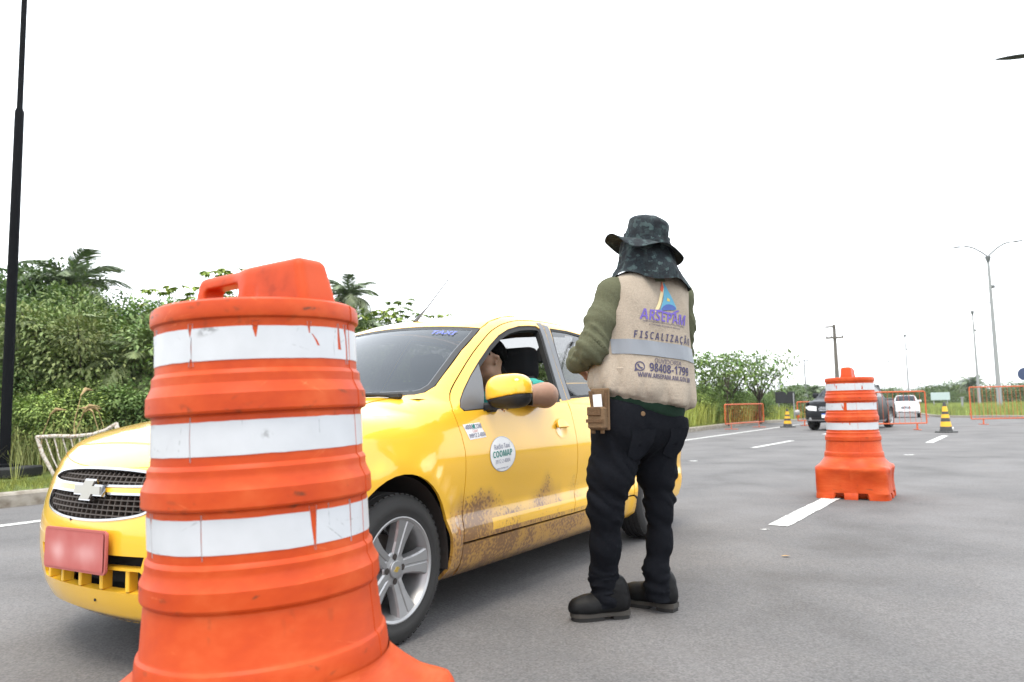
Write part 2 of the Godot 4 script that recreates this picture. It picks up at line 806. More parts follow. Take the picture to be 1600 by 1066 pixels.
func make_materials() -> void:
	var grey := [[0.0, Color(0.75, 0.75, 0.75)], [1.0, Color(1, 1, 1)]]
	var grain := noise_tex(noise(3, 0.35, 3, FastNoiseLite.TYPE_VALUE), 512, [[0.0, Color(0.72, 0.72, 0.72)], [0.45, Color(0.88, 0.88, 0.88)], [0.8, Color(1, 1, 1)]])
	var blotch := noise_tex(noise(9, 0.012, 5), 512, [[0.0, Color(0.76, 0.75, 0.74)], [0.35, Color(0.9, 0.9, 0.9)], [0.55, Color(0.94, 0.935, 0.93)], [0.8, Color(1, 1, 1)], [1.0, Color(1, 0.985, 0.96)]])
	var a := mat("asphalt", lin(0.172, 0.167, 0.168), 0.9)
	world_noise(a, grain, 0.9)
	relief(a, grain, 0.2)
	a.detail_enabled = true
	a.detail_albedo = blotch
	a.detail_blend_mode = BaseMaterial3D.BLEND_MODE_MUL
	a.detail_uv_layer = BaseMaterial3D.DETAIL_UV_2
	a.uv2_triplanar = true
	a.uv2_world_triplanar = true
	a.uv2_scale = Vector3.ONE * 0.11
	var paint := mat("road_paint", lin(0.6, 0.6, 0.585), 0.8)
	world_noise(paint, noise_tex(noise(21, 0.05, 4), 256, [[0.0, Color(0.5, 0.5, 0.5)], [0.3, Color(0.72, 0.72, 0.72)], [0.42, Color(1, 1, 1)], [1.0, Color(1, 1, 1)]]), 1.4)
	world_noise(mat("concrete", lin(0.34, 0.31, 0.27), 0.9), noise_tex(noise(5, 0.02, 5), 512, [[0.0, Color(0.55, 0.5, 0.45)], [0.6, Color(0.9, 0.9, 0.88)], [1.0, Color(1, 1, 1)]]), 0.7)
	world_noise(mat("earth", lin(0.13, 0.17, 0.05), 1.0), noise_tex(noise(6, 0.03, 5), 512, [[0.0, Color(0.6, 0.5, 0.4)], [0.5, Color(0.85, 0.9, 0.7)], [1.0, Color(1, 1, 0.9)]]), 0.25)
	mat("pole_black", lin(0.0055, 0.006, 0.0075), 0.8).metallic_specular = 0.2
	mat("pole_far", lin(0.16, 0.165, 0.17), 0.8)
	mat("lamp_metal", lin(0.045, 0.047, 0.05), 0.7)
	mat("pole_white", lin(0.27, 0.275, 0.28), 0.7)
	mat("galvanised", lin(0.13, 0.135, 0.14), 0.6, 0.2)
	mat("weathered_post", lin(0.12, 0.105, 0.09), 0.9)
	mat("fence_orange", lin(0.55, 0.10, 0.025), 0.55)
	var rw := mat("rusty_white", lin(0.5, 0.47, 0.43), 0.7)
	world_noise(rw, noise_tex(noise(14, 0.04, 4), 256, [[0.0, Color(0.55, 0.42, 0.34)], [0.3, Color(0.78, 0.7, 0.64)], [0.55, Color(1, 1, 1)], [1.0, Color(1, 1, 1)]]), 2.5)
	var o := mat("orange_plastic", lin(0.47, 0.056, 0.009), 0.5)
	world_noise(o, noise_tex(noise(31, 0.012, 5), 512, [[0.0, Color(0.6, 0.55, 0.53)], [0.2, Color(0.93, 0.92, 0.92)], [0.4, Color(1, 1, 1)], [1.0, Color(1, 1, 1)]]), 0.77, false)
	relief(o, noise_tex(noise(33, 0.02, 4), 256, grey), 0.12)
	var ob := mat("orange_body", Color.WHITE, 0.46)
	ob.metallic_specular = 0.32
	o.metallic_specular = 0.32
	ob.albedo_texture = scuffed_orange()
	ob.uv1_scale = Vector3(1, -1.0 / 1.13, 1)
	ob.uv1_offset = Vector3(0, 1, 0)
	relief(ob, noise_tex(noise(37, 0.02, 4), 256, grey), 0.06)
	var rb := mat("reflective_white", lin(0.47, 0.48, 0.50), 0.42)
	rb.albedo_texture = smeared_white()
	rb.uv1_scale = Vector3(1.0 / 1.5, -1.0 / 0.5, 1)
	rb.uv1_offset = Vector3(0.5, 2.18, 0)
	relief(rb, rb.albedo_texture, 0.25)
	mat("rubber", lin(0.009, 0.009, 0.009), 0.75)
	mat("black_plastic", lin(0.010, 0.010, 0.011), 0.55)
	mat("dark_grey_plastic", lin(0.06, 0.063, 0.07), 0.55)
	mat("emblem_gold", lin(0.30, 0.285, 0.25), 0.3, 0.7)
	mat("plate_rim", lin(0.42, 0.10, 0.085), 0.5)
	mat("chrome", lin(0.42, 0.42, 0.43), 0.15, 1.0)
	mat("cone_yellow", lin(0.75, 0.42, 0.02), 0.5)
	mat("cone_black", lin(0.045, 0.045, 0.045), 0.6)
	mat("sign_black", lin(0.009, 0.0095, 0.011), 0.7)
	mat("sign_pale", lin(0.42, 0.5, 0.5), 0.5)
	mat("sign_blue", lin(0.03, 0.05, 0.12), 0.45)
	mat("post_teal", lin(0.05, 0.3, 0.36), 0.6)
	mat("cloth_white", lin(0.4, 0.39, 0.38), 0.9)
	mat("reed", lin(0.33, 0.23, 0.11), 0.9)
	mat("leaf_yellow", lin(0.5, 0.27, 0.05), 0.9)


# ---------------------------------------------------------------- setting
const KERB := [Vector2(-24.0, -20.5), Vector2(-16.4, -9.2), Vector2(-10.8, -0.9), Vector2(-5.17, 7.42), Vector2(0.1, 15.4), Vector2(5.3, 23.3), Vector2(8.3, 28.5), Vector2(12.2, 35.4), Vector2(18.4, 47.5), Vector2(29.0, 70.0), Vector2(47.0, 112.0), Vector2(75.0, 175.0), Vector2(110, 250)]
const MEDIAN := [Vector2(9.0, 3.0), Vector2(16.0, 18.0), Vector2(23.2, 33.3), Vector2(27.0, 41.3), Vector2(30.1, 49.3), Vector2(33.6, 59.0), Vector2(43.0, 80.0), Vector2(59.0, 116.0), Vector2(86.0, 176.0), Vector2(122, 252)]


func dip(z: float) -> float:  # the road falls away gently beyond the barriers
	return -0.42 * smoothstep(27.0, 58.0, z)


func strip(line: Array, inner: float, outer: float, y: float, step := 2.0) -> MB:  # a sheet along a line, offset sideways
	var pts := []
	for i in line.size() - 1:
		var k := maxi(1, int(line[i].distance_to(line[i + 1]) / step))
		for j in k:
			pts.append(line[i].lerp(line[i + 1], float(j) / k))
	pts.append(line[-1])
	var mb := MB.new()
	for i in pts.size():
		var d: Vector2 = (pts[mini(i + 1, pts.size() - 1)] - pts[maxi(i - 1, 0)]).normalized()
		var s := Vector2(-d.y, d.x)
		for e in [inner, outer]:
			var q: Vector2 = pts[i] + s * e
			mb.p(at3(q.x, y + dip(q.y), q.y), Vector3.UP, q)
	for i in pts.size() - 1:
		mb.quad(i * 2, i * 2 + 1, i * 2 + 3, i * 2 + 2)
	return mb


func kerb_shape(line: Array, side: float) -> MB:
	var mb := MB.new()
	var smooth_line := curve_in(line, 10)
	var prof := [Vector2(0.0, -0.05), Vector2(0.012, 0.12), Vector2(0.03, 0.142), Vector2(0.055, 0.15), Vector2(0.13, 0.15), Vector2(0.135, 0.0)]
	for k in prof.size() - 1:
		var first := mb.v.size()
		var e: Vector2 = (prof[k + 1] - prof[k]).normalized()
		for i in smooth_line.size():
			var d: Vector2 = (smooth_line[mini(i + 1, smooth_line.size() - 1)] - smooth_line[maxi(i - 1, 0)]).normalized()
			var s := Vector2(-d.y, d.x) * side
			var nor := Vector3(-s.x * e.y, e.x, s.y * e.y)
			for j in 2:
				var q: Vector2 = smooth_line[i] + s * prof[k + j].x
				mb.p(at3(q.x, prof[k + j].y + dip(q.y), q.y), nor, q)
		for i in smooth_line.size() - 1:
			mb.quad(first + i * 2, first + i * 2 + 1, first + i * 2 + 3, first + i * 2 + 2)
	return mb


func dash(x: float, z: float, x2: float, z2: float, w: float, rough := 0.01) -> MB:
	var mb := MB.new()
	var a := Vector2(x, z)
	var b := Vector2(x2, z2)
	var d := (b - a).normalized()
	var s := Vector2(-d.y, d.x) * w * 0.5
	var k := maxi(2, int(a.distance_to(b) / 0.12))
	for i in k + 1:
		var q := a.lerp(b, float(i) / k)
		var l := q + s * (1.0 + rng.randf_range(-rough, rough) * 8.0) + d * (rng.randf_range(-0.02, 0.02) if i in [0, k] else 0.0)
		var r := q - s * (1.0 + rng.randf_range(-rough, rough) * 8.0) + d * (rng.randf_range(-0.02, 0.02) if i in [0, k] else 0.0)
		mb.p(at3(l.x, 0.004, l.y), Vector3.UP, l)
		mb.p(at3(r.x, 0.004, r.y), Vector3.UP, r)
	for i in k:
		mb.quad(i * 2, i * 2 + 1, i * 2 + 3, i * 2 + 2)
	return mb


func build_setting() -> void:
	var g := MB.new()
	g.face([Vector3(-3000, -0.6, 3000), Vector3(3000, -0.6, 3000), Vector3(3000, -0.6, -3000), Vector3(-3000, -0.6, -3000)], Vector3.UP)
	struct("ground", g, mats.earth)
	# the carriageway lies between the kerb and the grassed median
	var road := MB.new()
	var lk := curve_in(KERB, 10)
	var rk := curve_in(MEDIAN, 10)
	var outline := PackedVector2Array(lk)
	rk.reverse()
	outline.append_array(PackedVector2Array(rk))
	outline.append(Vector2(30, -20.5))
	panel(road, outline, [], 6.0, func(q): return at3(q.x, dip(q.y), q.y), func(_w): return Vector3.UP)
	struct("road", road, mats.asphalt)
	rk.reverse()
	struct("verge", strip(KERB, 0.12, 90.0, 0.13), mats.earth)
	struct("median", strip(MEDIAN, -0.12, -140.0, 0.13), mats.earth)
	struct("kerb", kerb_shape(KERB, 1.0), mats.concrete)
	struct("kerb", kerb_shape(MEDIAN, -1.0), mats.concrete)
	# painted lines
	struct("edge_line", strip([Vector2(-20.6, -17.4), Vector2(-14.5, -8.3), Vector2(-4.25, 6.2), Vector2(0.2, 12.6), Vector2(4.25, 18.4), Vector2(9.83, 27.04), Vector2(17.0, 39.0), Vector2(24.0, 53.0)], 0.0, 0.13, 0.004), mats.road_paint)
	for q in [[1.92, 5.43, 3.55, 7.75, 0.15], [8.7, 15.4, 10.75, 18.3, 0.15], [12.4, 20.9, 14.2, 23.8, 0.15], [4.84, 14.9, 6.57, 17.35, 0.12], [8.6, 20.4, 10.3, 22.9, 0.12], [-0.2, 7.6, 1.5, 10.1, 0.12], [-3.7, -2.6, -2.0, -0.2, 0.15]]:
		struct("lane_line", dash(q[0], q[1], q[2], q[3], q[4]), mats.road_paint)
	for q in [[6.42, 12.12, 6.57, 12.1, 0.1], [1.75, 5.27, 1.81, 5.28, 0.03], [2.80, 11.75, 2.92, 11.75, 0.1]]:
		struct("paint_mark", dash(q[0], q[1], q[2], q[3], q[4], 0.03), mats.road_paint)
	var leaf := MB.new()
	leaf.sheet(4, 3, func(u, w): return Vector3((u - 0.5) * 0.05, 0.008 + 0.004 * sin(u * 3.0) * w, (w - 0.5) * 0.034 * sin(PI * clampf(u, 0.06, 0.94))))
	var lf := obj("dead_leaf", leaf, mats.leaf_yellow)
	lf.position = at3(1.57, 0.0, 4.34)
	tag(lf, "small dry yellow leaf lying alone on the grey asphalt", "leaf")


# ---------------------------------------------------------------- poles, fences, cones, signs
func lamp_arm(dir: float, reach: float, rise: float) -> MB:
	var mb := MB.new()
	var path := []
	for i in 9:
		var s := i / 8.0
		path.append(Vector3(dir * reach * s, rise * sin(s * PI * 0.5), 0))
	mb.tube(path, 0.062, 8)
	return mb


func lamp_head(dir: float) -> MB:
	var mb := MB.new()
	mb.sheet(12, 10, func(u, w): 
		var a: float = u * TAU
		var s: float = sin(PI * clampf(w, 0.02, 0.98))
		return Vector3(dir * (w * 1.0), 0.06 * sin(a) * s + 0.06 * w, 0.16 * cos(a) * sqrt(s)), true)
	return mb


func double_lamp(at: Vector3, turn: float, label: String) -> Node3D:
	var o := thing("street_lamp", label, "street lamp", at, turn, "white double-armed street lamps in the median")
	obj("pole", MB.new().lathe([Vector2(0.18, 0), Vector2(0.18, 0.3), Vector2(0.16, 3.0), Vector2(0.12, 8.0), Vector2(0.09, 11.9), Vector2(0.0, 11.9)], 14), mats.pole_white, o)
	obj("collar", MB.new().lathe([Vector2(0.1, 11.6), Vector2(0.14, 11.75), Vector2(0.2, 11.95), Vector2(0.2, 12.05), Vector2(0.0, 12.1)], 12), mats.galvanised, o)
	obj("clamp_box", MB.new().box(Vector3(0.2, 9.7, 0), Vector3(0.2, 0.25, 0.16), 0.02), mats.galvanised, o)
	for s in [-1.0, 1.0]:
		var a := obj("arm", lamp_arm(s, 1.5, 0.95), mats.pole_far, o)
		a.position = Vector3(0, 12.05, 0)
		var h := obj("lamp_head", lamp_head(s), mats.lamp_metal, o)
		h.position = Vector3(s * 1.45, 12.98, 0)
	return o


func slim_lamp(at: Vector3, h: float, label: String) -> void:
	var o := thing("street_lamp", label, "street lamp", at, 0.0)
	obj("pole", MB.new().lathe([Vector2(0.2, 0), Vector2(0.2, h * 0.35), Vector2(0.1, h * 0.37), Vector2(0.07, h), Vector2(0, h)], 8), mats.pole_far, o)
	obj("lamp_head", MB.new().box(Vector3(0.35, h, 0), Vector3(0.9, 0.1, 0.25), 0.03), mats.lamp_metal, o)


func fence(w: float, h: float, label: String, at: Vector3, turn: float, lean := 0.0) -> Node3D:
	var o := thing("barrier_fence", label, "barrier fence", at, turn, "orange steel barrier fences")
	var r := 0.021
	var y0 := 0.2
	var fr := MB.new()
	var c := 0.04
	fr.tube([Vector3(0, y0, 0), Vector3(0, h - c, 0), Vector3(c * 0.3, h - c * 0.3, 0), Vector3(c, h, 0), Vector3(w - c, h, 0), Vector3(w - c * 0.3, h - c * 0.3, 0), Vector3(w, h - c, 0), Vector3(w, y0, 0)], r, 8)
	fr.tube([Vector3(0, y0, 0), Vector3(w, y0, 0)], r * 0.9, 8)
	obj("frame", fr, mats.fence_orange, o)
	var bar := MB.new().tube([Vector3(0, y0, 0), Vector3(0, h, 0)], 0.0052, 6).mesh()
	var k := int(w / 0.145)
	for i in range(1, k):
		var b := obj("bar", bar, mats.fence_orange, o)
		b.position.x = w * i / k
	for s in [0.14, 0.86]:
		var ft := MB.new()
		ft.box(Vector3(0, 0.1, 0), Vector3(0.05, 0.2, 0.012), 0.002)
		ft.box(Vector3(0, 0.012, 0), Vector3(0.05, 0.02, 0.5), 0.004)
		var f := obj("foot", ft, mats.fence_orange, o)
		f.position = Vector3(w * s, 0, 0)
	var hk := MB.new().tube([Vector3(0, 0.45, 0), Vector3(0.05, 0.45, 0), Vector3(0.05, 0.36, 0)], 0.009, 6)
	var g := obj("hook", hk, mats.fence_orange, o)
	g.position.x = w
	var l := obj("loop", MB.new().tube([Vector3(0, 0.4, 0), Vector3(-0.05, 0.4, 0), Vector3(-0.05, 0.33, 0), Vector3(0, 0.33, 0)], 0.009, 6), mats.fence_orange, o)
	l.position.x = 0.0
	o.rotation.x = lean
	return o


func cone(h: float, label: String, at: Vector3) -> void:
	var o := thing("traffic_cone", label, "traffic cone", at, rng.randf() * 0.6, "striped traffic cones")
	var b := MB.new()
	b.box(Vector3(0, 0.02, 0), Vector3(0.4, 0.04, 0.4), 0.012)
	obj("base", b, mats.cone_black, o)
	var hs := [0.04, 0.2, 0.36, 0.48, 0.6, 0.69, 0.86, 1.0]
	for i in hs.size() - 1:
		var y0: float = hs[i] * h if i > 0 else 0.04
		var y1: float = hs[i + 1] * h
		var r0 := lerpf(0.165, 0.032, y0 / h)
		var r1 := lerpf(0.165, 0.032, y1 / h)
		var pr := [Vector2(r0, y0), Vector2(r1, y1)]
		if i == hs.size() - 2:
			pr = [Vector2(r0, y0), Vector2(r1, y1 - 0.01), Vector2(r1 - 0.012, y1), Vector2(0, y1)]
		obj("band", MB.new().lathe(pr, 20), mats.cone_black if i % 2 == 0 else mats.cone_yellow, o)


func build_roadside() -> void:
	# tall black lamp pole on its concrete block
	var o := thing("lamp_pole", "tall slim black lamp pole on a dark concrete block beside the bushes", "lamp pole", at3(-6.84, 0.13, 9.85), 0.0)
	obj("concrete_block", MB.new().box(Vector3(0.10, 0.06, 0.1), Vector3(0.62, 0.14, 0.6), 0.02), mats.sign_black, o)
	obj("pole", MB.new().lathe([Vector2(0.13, 0.12), Vector2(0.13, 0.16), Vector2(0.066, 0.17), Vector2(0.063, 3.0), Vector2(0.058, 5.05), Vector2(0.038, 5.1), Vector2(0.034, 9.0), Vector2(0, 9.0)], 14), mats.pole_black, o)
	obj("base_flange", MB.new().lathe([Vector2(0.19, 0.13), Vector2(0.19, 0.155), Vector2(0.12, 0.156)], 16), mats.pole_black, o)
	var ar := MB.new().tube([Vector3(0, 8.9, 0), Vector3(0.3, 9.15, 0.1), Vector3(1.5, 9.3, 0.5)], 0.03, 8)
	obj("arm", ar, mats.pole_black, o)
	var hd := obj("lamp_head", lamp_head(1.0), mats.galvanised, o)
	hd.position = Vector3(1.45, 9.28, 0.48)
	var cb := MB.new()
	var path := []
	for i in 13:
		var s := i / 12.0
		path.append(at3(lerpf(-6.72, -19.0, s), lerpf(7.1, 7.3, s) - 1.1 * sin(PI * s), lerpf(9.9, 12.0, s)))
	cb.tube(path, 0.008, 5)
	tag(obj("overhead_cable", cb, mats.black_plastic), "thin dark overhead cable tied to the black lamp pole", "cable")
	# bent white railing in the grass behind the bonnet
	o = thing("railing_panel", "bent rusty white railing panel leaning in the grass", "railing", at3(-6.19, 0.02, 9.5))
	var top := [Vector3(0, 0.63, 0), Vector3(0.25, 0.64, 0.01), Vector3(0.5, 0.63, 0.03), Vector3(0.74, 0.65, 0.03), Vector3(0.9, 0.70, 0.02), Vector3(1.03, 0.78, 0.0)]
	obj("top_rail", MB.new().tube(top, 0.026, 8), mats.rusty_white, o)
	obj("end_post", MB.new().tube([Vector3(0.0, 0.64, 0), Vector3(0.1, 0.42, 0.03), Vector3(0.33, 0.08, 0.08)], 0.024, 8), mats.rusty_white, o)
	obj("end_post", MB.new().tube([Vector3(1.02, 0.79, 0), Vector3(1.1, 0.62, 0.05), Vector3(1.24, 0.3, 0.1)], 0.03, 8), mats.rusty_white, o)
	obj("bottom_rail", MB.new().tube([Vector3(0.33, 0.1, 0.08), Vector3(0.8, 0.15, 0.12), Vector3(1.24, 0.3, 0.1)], 0.02, 8), mats.rusty_white, o)
	for i in 10:
		var s := (i + 1) / 11.0
		var f := s * 5.0
		var a: Vector3 = top[int(f)].lerp(top[mini(int(f) + 1, 5)], f - int(f))
		obj("bar", MB.new().tube([a, a.lerp(Vector3(0.33 + 0.9 * s, 0.1 + 0.18 * s * s, 0.09), 0.5) + Vector3(-0.02, 0.0, 0.02 * sin(i * 2.0)), Vector3(0.33 + 0.9 * s, 0.1 + 0.18 * s * s, 0.09)], 0.009, 6), mats.rusty_white, o)
	# orange water barrier standing beyond the bonnet, its top corner showing
	o = thing("plastic_barrier", "orange plastic barrier block almost hidden beyond the yellow bonnet", "plastic barrier", at3(-2.70, 0, 6.2), 0.35)
	o.scale.y = 1.07
	var pb := MB.new()
	var pr2 := [Vector2(-0.3, 0), Vector2(-0.3, 0.2), Vector2(-0.14, 0.36), Vector2(-0.09, 0.78), Vector2(-0.05, 0.83), Vector2(0.05, 0.83), Vector2(0.09, 0.78), Vector2(0.14, 0.36), Vector2(0.3, 0.2), Vector2(0.3, 0)]
	pb.add(plate(pr2, 1.0, Transform3D(Basis(Vector3.UP, -PI / 2), Vector3(0.5, 0, 0))))
	obj("shell", pb, mats.orange_plastic, o)
	obj("knob", MB.new().lathe([Vector2(0.05, 0.82), Vector2(0.05, 0.86), Vector2(0.03, 0.88), Vector2(0, 0.88)], 12), mats.orange_plastic, o)
	# white lamps along the median
	double_lamp(at3(36.6, -0.3, 55), -0.45, "tall white double-armed street lamp behind the long orange fence, the largest one")
	double_lamp(at3(57.4, -0.3, 90), -0.45, "white double-armed street lamp next beyond the largest one")
	double_lamp(at3(65.6, -0.3, 121), -0.45, "white street lamp standing just behind the white pickup")
	double_lamp(at3(103.4, -0.3, 200), -0.45, "faint far white street lamp above the dark pickup's bed")
	slim_lamp(at3(31.3, -0.3, 78), 5.7, "thin pale lamp pole with a thick foot beside the dark car's nose")
	slim_lamp(at3(90.2, -0.3, 190), 13.5, "faint thin lamp pole far off above the striped barrel")
	# the lamp whose head reaches into the top corner of the frame stands to the side
	o = thing("street_lamp", "dark street lamp head reaching in at the top edge of the sky", "street lamp", at3(12.6, 0.1, 14.3))
	obj("pole", MB.new().lathe([Vector2(0.14, 0), Vector2(0.1, 4), Vector2(0.07, 7.6), Vector2(0, 7.6)], 12), mats.pole_black, o)
	obj("arm", MB.new().tube([Vector3(0, 7.55, 0), Vector3(-0.4, 7.75, 0.05), Vector3(-1.9, 7.7, 0.2)], 0.03, 8), mats.pole_black, o)
	var hd2 := obj("lamp_head", lamp_head(-1.0), mats.lamp_metal, o)
	hd2.position = Vector3(-1.75, 7.70, 0.2)
	hd2.basis = Basis(Vector3(0, 0, 1), 0.12) * Basis.from_scale(Vector3(1, 0.42, 0.7))
	# dark wooden utility pole
	o = thing("utility_pole", "dark weathered utility pole with crossarms behind the far striped barrel", "utility pole", at3(33.4, -0.4, 75), -0.5)
	obj("pole", MB.new().lathe([Vector2(0.26, 0), Vector2(0.2, 5), Vector2(0.15, 9.3), Vector2(0, 9.3)], 10), mats.weathered_post, o)
	obj("crossarm", MB.new().box(Vector3(0, 7.9, 0.2), Vector3(1.7, 0.2, 0.14), 0.01), mats.weathered_post, o)
	obj("crossarm", MB.new().box(Vector3(-0.35, 9.05, 0.2), Vector3(1.0, 0.17, 0.12), 0.01), mats.weathered_post, o)
	for s in [-0.75, -0.3, 0.75]:
		obj("insulator", MB.new().lathe([Vector2(0.05, 0), Vector2(0.07, 0.1), Vector2(0.03, 0.22), Vector2(0, 0.22)], 8, Transform3D(Basis(), Vector3(s, 7.96, 0.2))), mats.galvanised, o)
	# the pylon of a far bridge
	o = thing("bridge_pylon", "pale A-shaped bridge pylon far off above the trees", "bridge pylon", at3(440.5, 0, 1200), -0.3)
	for s in [-1.0, 1.0]:
		obj("leg", MB.new().tube([Vector3(s * 5.0, 0, 0), Vector3(s * 4.2, 18, 0), Vector3(s * 0.6, 40, 0)], [1.3, 1.1, 0.9], 6), mats.pole_white, o)
	obj("mast", MB.new().tube([Vector3(0, 38, 0), Vector3(0, 46, 0)], 1.2, 6), mats.pole_white, o)
	obj("crossbeam", MB.new().box(Vector3(0, 17, 0), Vector3(8.4, 1.0, 1.2), 0.1), mats.pole_white, o)
	# signs
	o = thing("road_sign", "dark back of a road sign on two pale posts near the striped cone", "road sign", at3(16.75, -0.05, 45), -0.2)
	obj("panel", MB.new().box(Vector3(0, 1.28, 0.05), Vector3(1.15, 0.72, 0.04), 0.01), mats.sign_black, o)
	obj("post", MB.new().tube([Vector3(-0.38, 0, 0), Vector3(-0.38, 1.55, 0)], 0.035, 8), mats.pole_white, o)
	obj("post", MB.new().tube([Vector3(0.48, 0, 0.1), Vector3(0.48, 1.55, 0.1)], 0.035, 8), mats.pole_white, o)
	o = thing("road_sign", "pale grey-green road sign board on two posts beyond the white pickup", "road sign", at3(43.85, -0.3, 75), -0.45)
	obj("panel", MB.new().box(Vector3(0, 1.55, 0.05), Vector3(1.7, 0.78, 0.04), 0.01), mats.sign_pale, o)
	for s in [-0.6, 0.6]:
		obj("post", MB.new().tube([Vector3(s, 0, 0), Vector3(s, 1.9, 0)], 0.045, 8), mats.pole_white, o)
	o = thing("road_sign", "dark blue round sign cut by the edge of the picture", "road sign", at3(28.15, 0.1, 40), -0.5)
	var disc := MB.new().lathe([Vector2(0, 0.012), Vector2(0.36, 0.012), Vector2(0.37, 0.0), Vector2(0.36, -0.012), Vector2(0, -0.012)], 28, Transform3D(Basis(Vector3.RIGHT, PI / 2), Vector3(0, 2.1, 0.06)))
	obj("panel", disc, mats.sign_blue, o)
	obj("post", MB.new().tube([Vector3(0.0, 0, 0), Vector3(0.0, 2.3, 0)], 0.035, 8), mats.galvanised, o)
	o = thing("marker_post", "short white marker post in the grass before the far trees", "marker post", at3(36.85, -0.3, 60))
	obj("post", MB.new().box(Vector3(0, 0.65, 0), Vector3(0.13, 1.3, 0.13), 0.02), mats.pole_white, o)
	obj("cap", MB.new().box(Vector3(0, 1.34, 0), Vector3(0.3, 0.07, 0.2), 0.02), mats.pole_white, o)
	o = thing("marker_post", "thin teal post in the grass close to the inspector's vest", "marker post", at3(5.06, 0.1, 22))
	obj("post", MB.new().tube([Vector3(0, 0, 0), Vector3(-0.03, 0.95, 0)], 0.03, 8), mats.post_teal, o)
	obj("cap", MB.new().lathe([Vector2(0.033, 0), Vector2(0.033, 0.05), Vector2(0, 0.07)], 8, Transform3D(Basis(), Vector3(-0.03, 0.94, 0))), mats.post_teal, o)
	# orange barrier fences
	fence(3.25, 0.88, "faded orange barrier fence standing alone along the grassy kerb", at3(7.4, 0.0, 25.6), 0.84, 0.0)
	fence(2.0, 0.92, "orange barrier fence end showing just behind the dark car's nose", at3(10.95, 0.0, 28.2), 0.2)
	fence(2.0, 1.16, "orange barrier fence in front of the two pickups", at3(10.5, 0.0, 22.4), -0.13)
	fence(3.0, 1.31, "long orange barrier fence before the tall lamps, cut by the picture edge", at3(16.0, 0.0, 25.6), 0.02)
	# something white and red is tied to the second fence
	o = thing("plastic_bag", "small crumpled white bag with red marks tied to an orange fence", "plastic bag", at3(10.86, 0.42, 28.0))
	var bag := MB.new()
	var nz := noise(77, 6.0, 2)
	bag.sheet(16, 12, func(u, w):
		var d := Vector3(cos(u * TAU) * sin(w * PI), cos(w * PI), sin(u * TAU) * sin(w * PI))
		return d * (0.10 + 0.04 * nz.get_noise_3dv(d)) + Vector3(0, 0.1, 0.0), true)
	obj("bag", bag, mats.cloth_white, o)
	obj("red_mark", MB.new().box(Vector3(0.02, -0.05, 0.09), Vector3(0.07, 0.10, 0.02), 0.02), mats.fence_orange, o)
	cone(0.68, "black and yellow striped cone beside the dark sign, the smaller one", at3(10.06, 0, 26.9))
	cone(0.83, "black and yellow striped cone on the lane line between two orange fences", at3(11.79, 0, 20.0))


# ---------------------------------------------------------------- striped orange barrels
func barrel_profile() -> Array:
	var p := [Vector2(0.0, 1.124), Vector2(0.2, 1.124), Vector2(0.222, 1.124), Vector2(0.23, 1.119), Vector2(0.2325, 1.112), Vector2(0.2335, 1.092), Vector2(0.232, 1.086), Vector2(0.226, 1.082), Vector2(0.2245, 1.076), Vector2(0.226, 0.999)]
	for rg in [[0.997, 0.226, 0.2335], [0.812, 0.2345, 0.243], [0.627, 0.244, 0.256]]:
		var y: float = rg[0]
		var r: float = rg[1]
		var z: float = r + 0.019
		p.append_array([Vector2(r, y), Vector2(r + 0.0005, y - 0.014), Vector2(r + 0.005, y - 0.019), Vector2(r + 0.0075, y - 0.023), Vector2(r + 0.0075, y - 0.033), Vector2(r + 0.008, y - 0.040), Vector2(z - 0.003, y - 0.057), Vector2(z, y - 0.062), Vector2(z + 0.001, y - 0.094), Vector2(z - 0.001, y - 0.0985), Vector2(rg[2] + 0.002, y - 0.1015), Vector2(rg[2], y - 0.105)])
	p.append_array([Vector2(0.266, 0.43), Vector2(0.268, 0.425), Vector2(0.274, 0.419), Vector2(0.276, 0.412), Vector2(0.28, 0.38), Vector2(0.275, 0.33)])
	for i in p.size():
		p[i].x *= lerpf(0.925, 0.94, smoothstep(0.42, 0.80, p[i].y))
	return p


func barrel_radius(y: float) -> float:
	var p := barrel_profile()
	for i in range(2, p.size() - 1):
		if y <= p[i].y and y >= p[i + 1].y and p[i].y > p[i + 1].y:
			return lerpf(p[i].x, p[i + 1].x, (p[i].y - y) / (p[i].y - p[i + 1].y))
	return 0.25


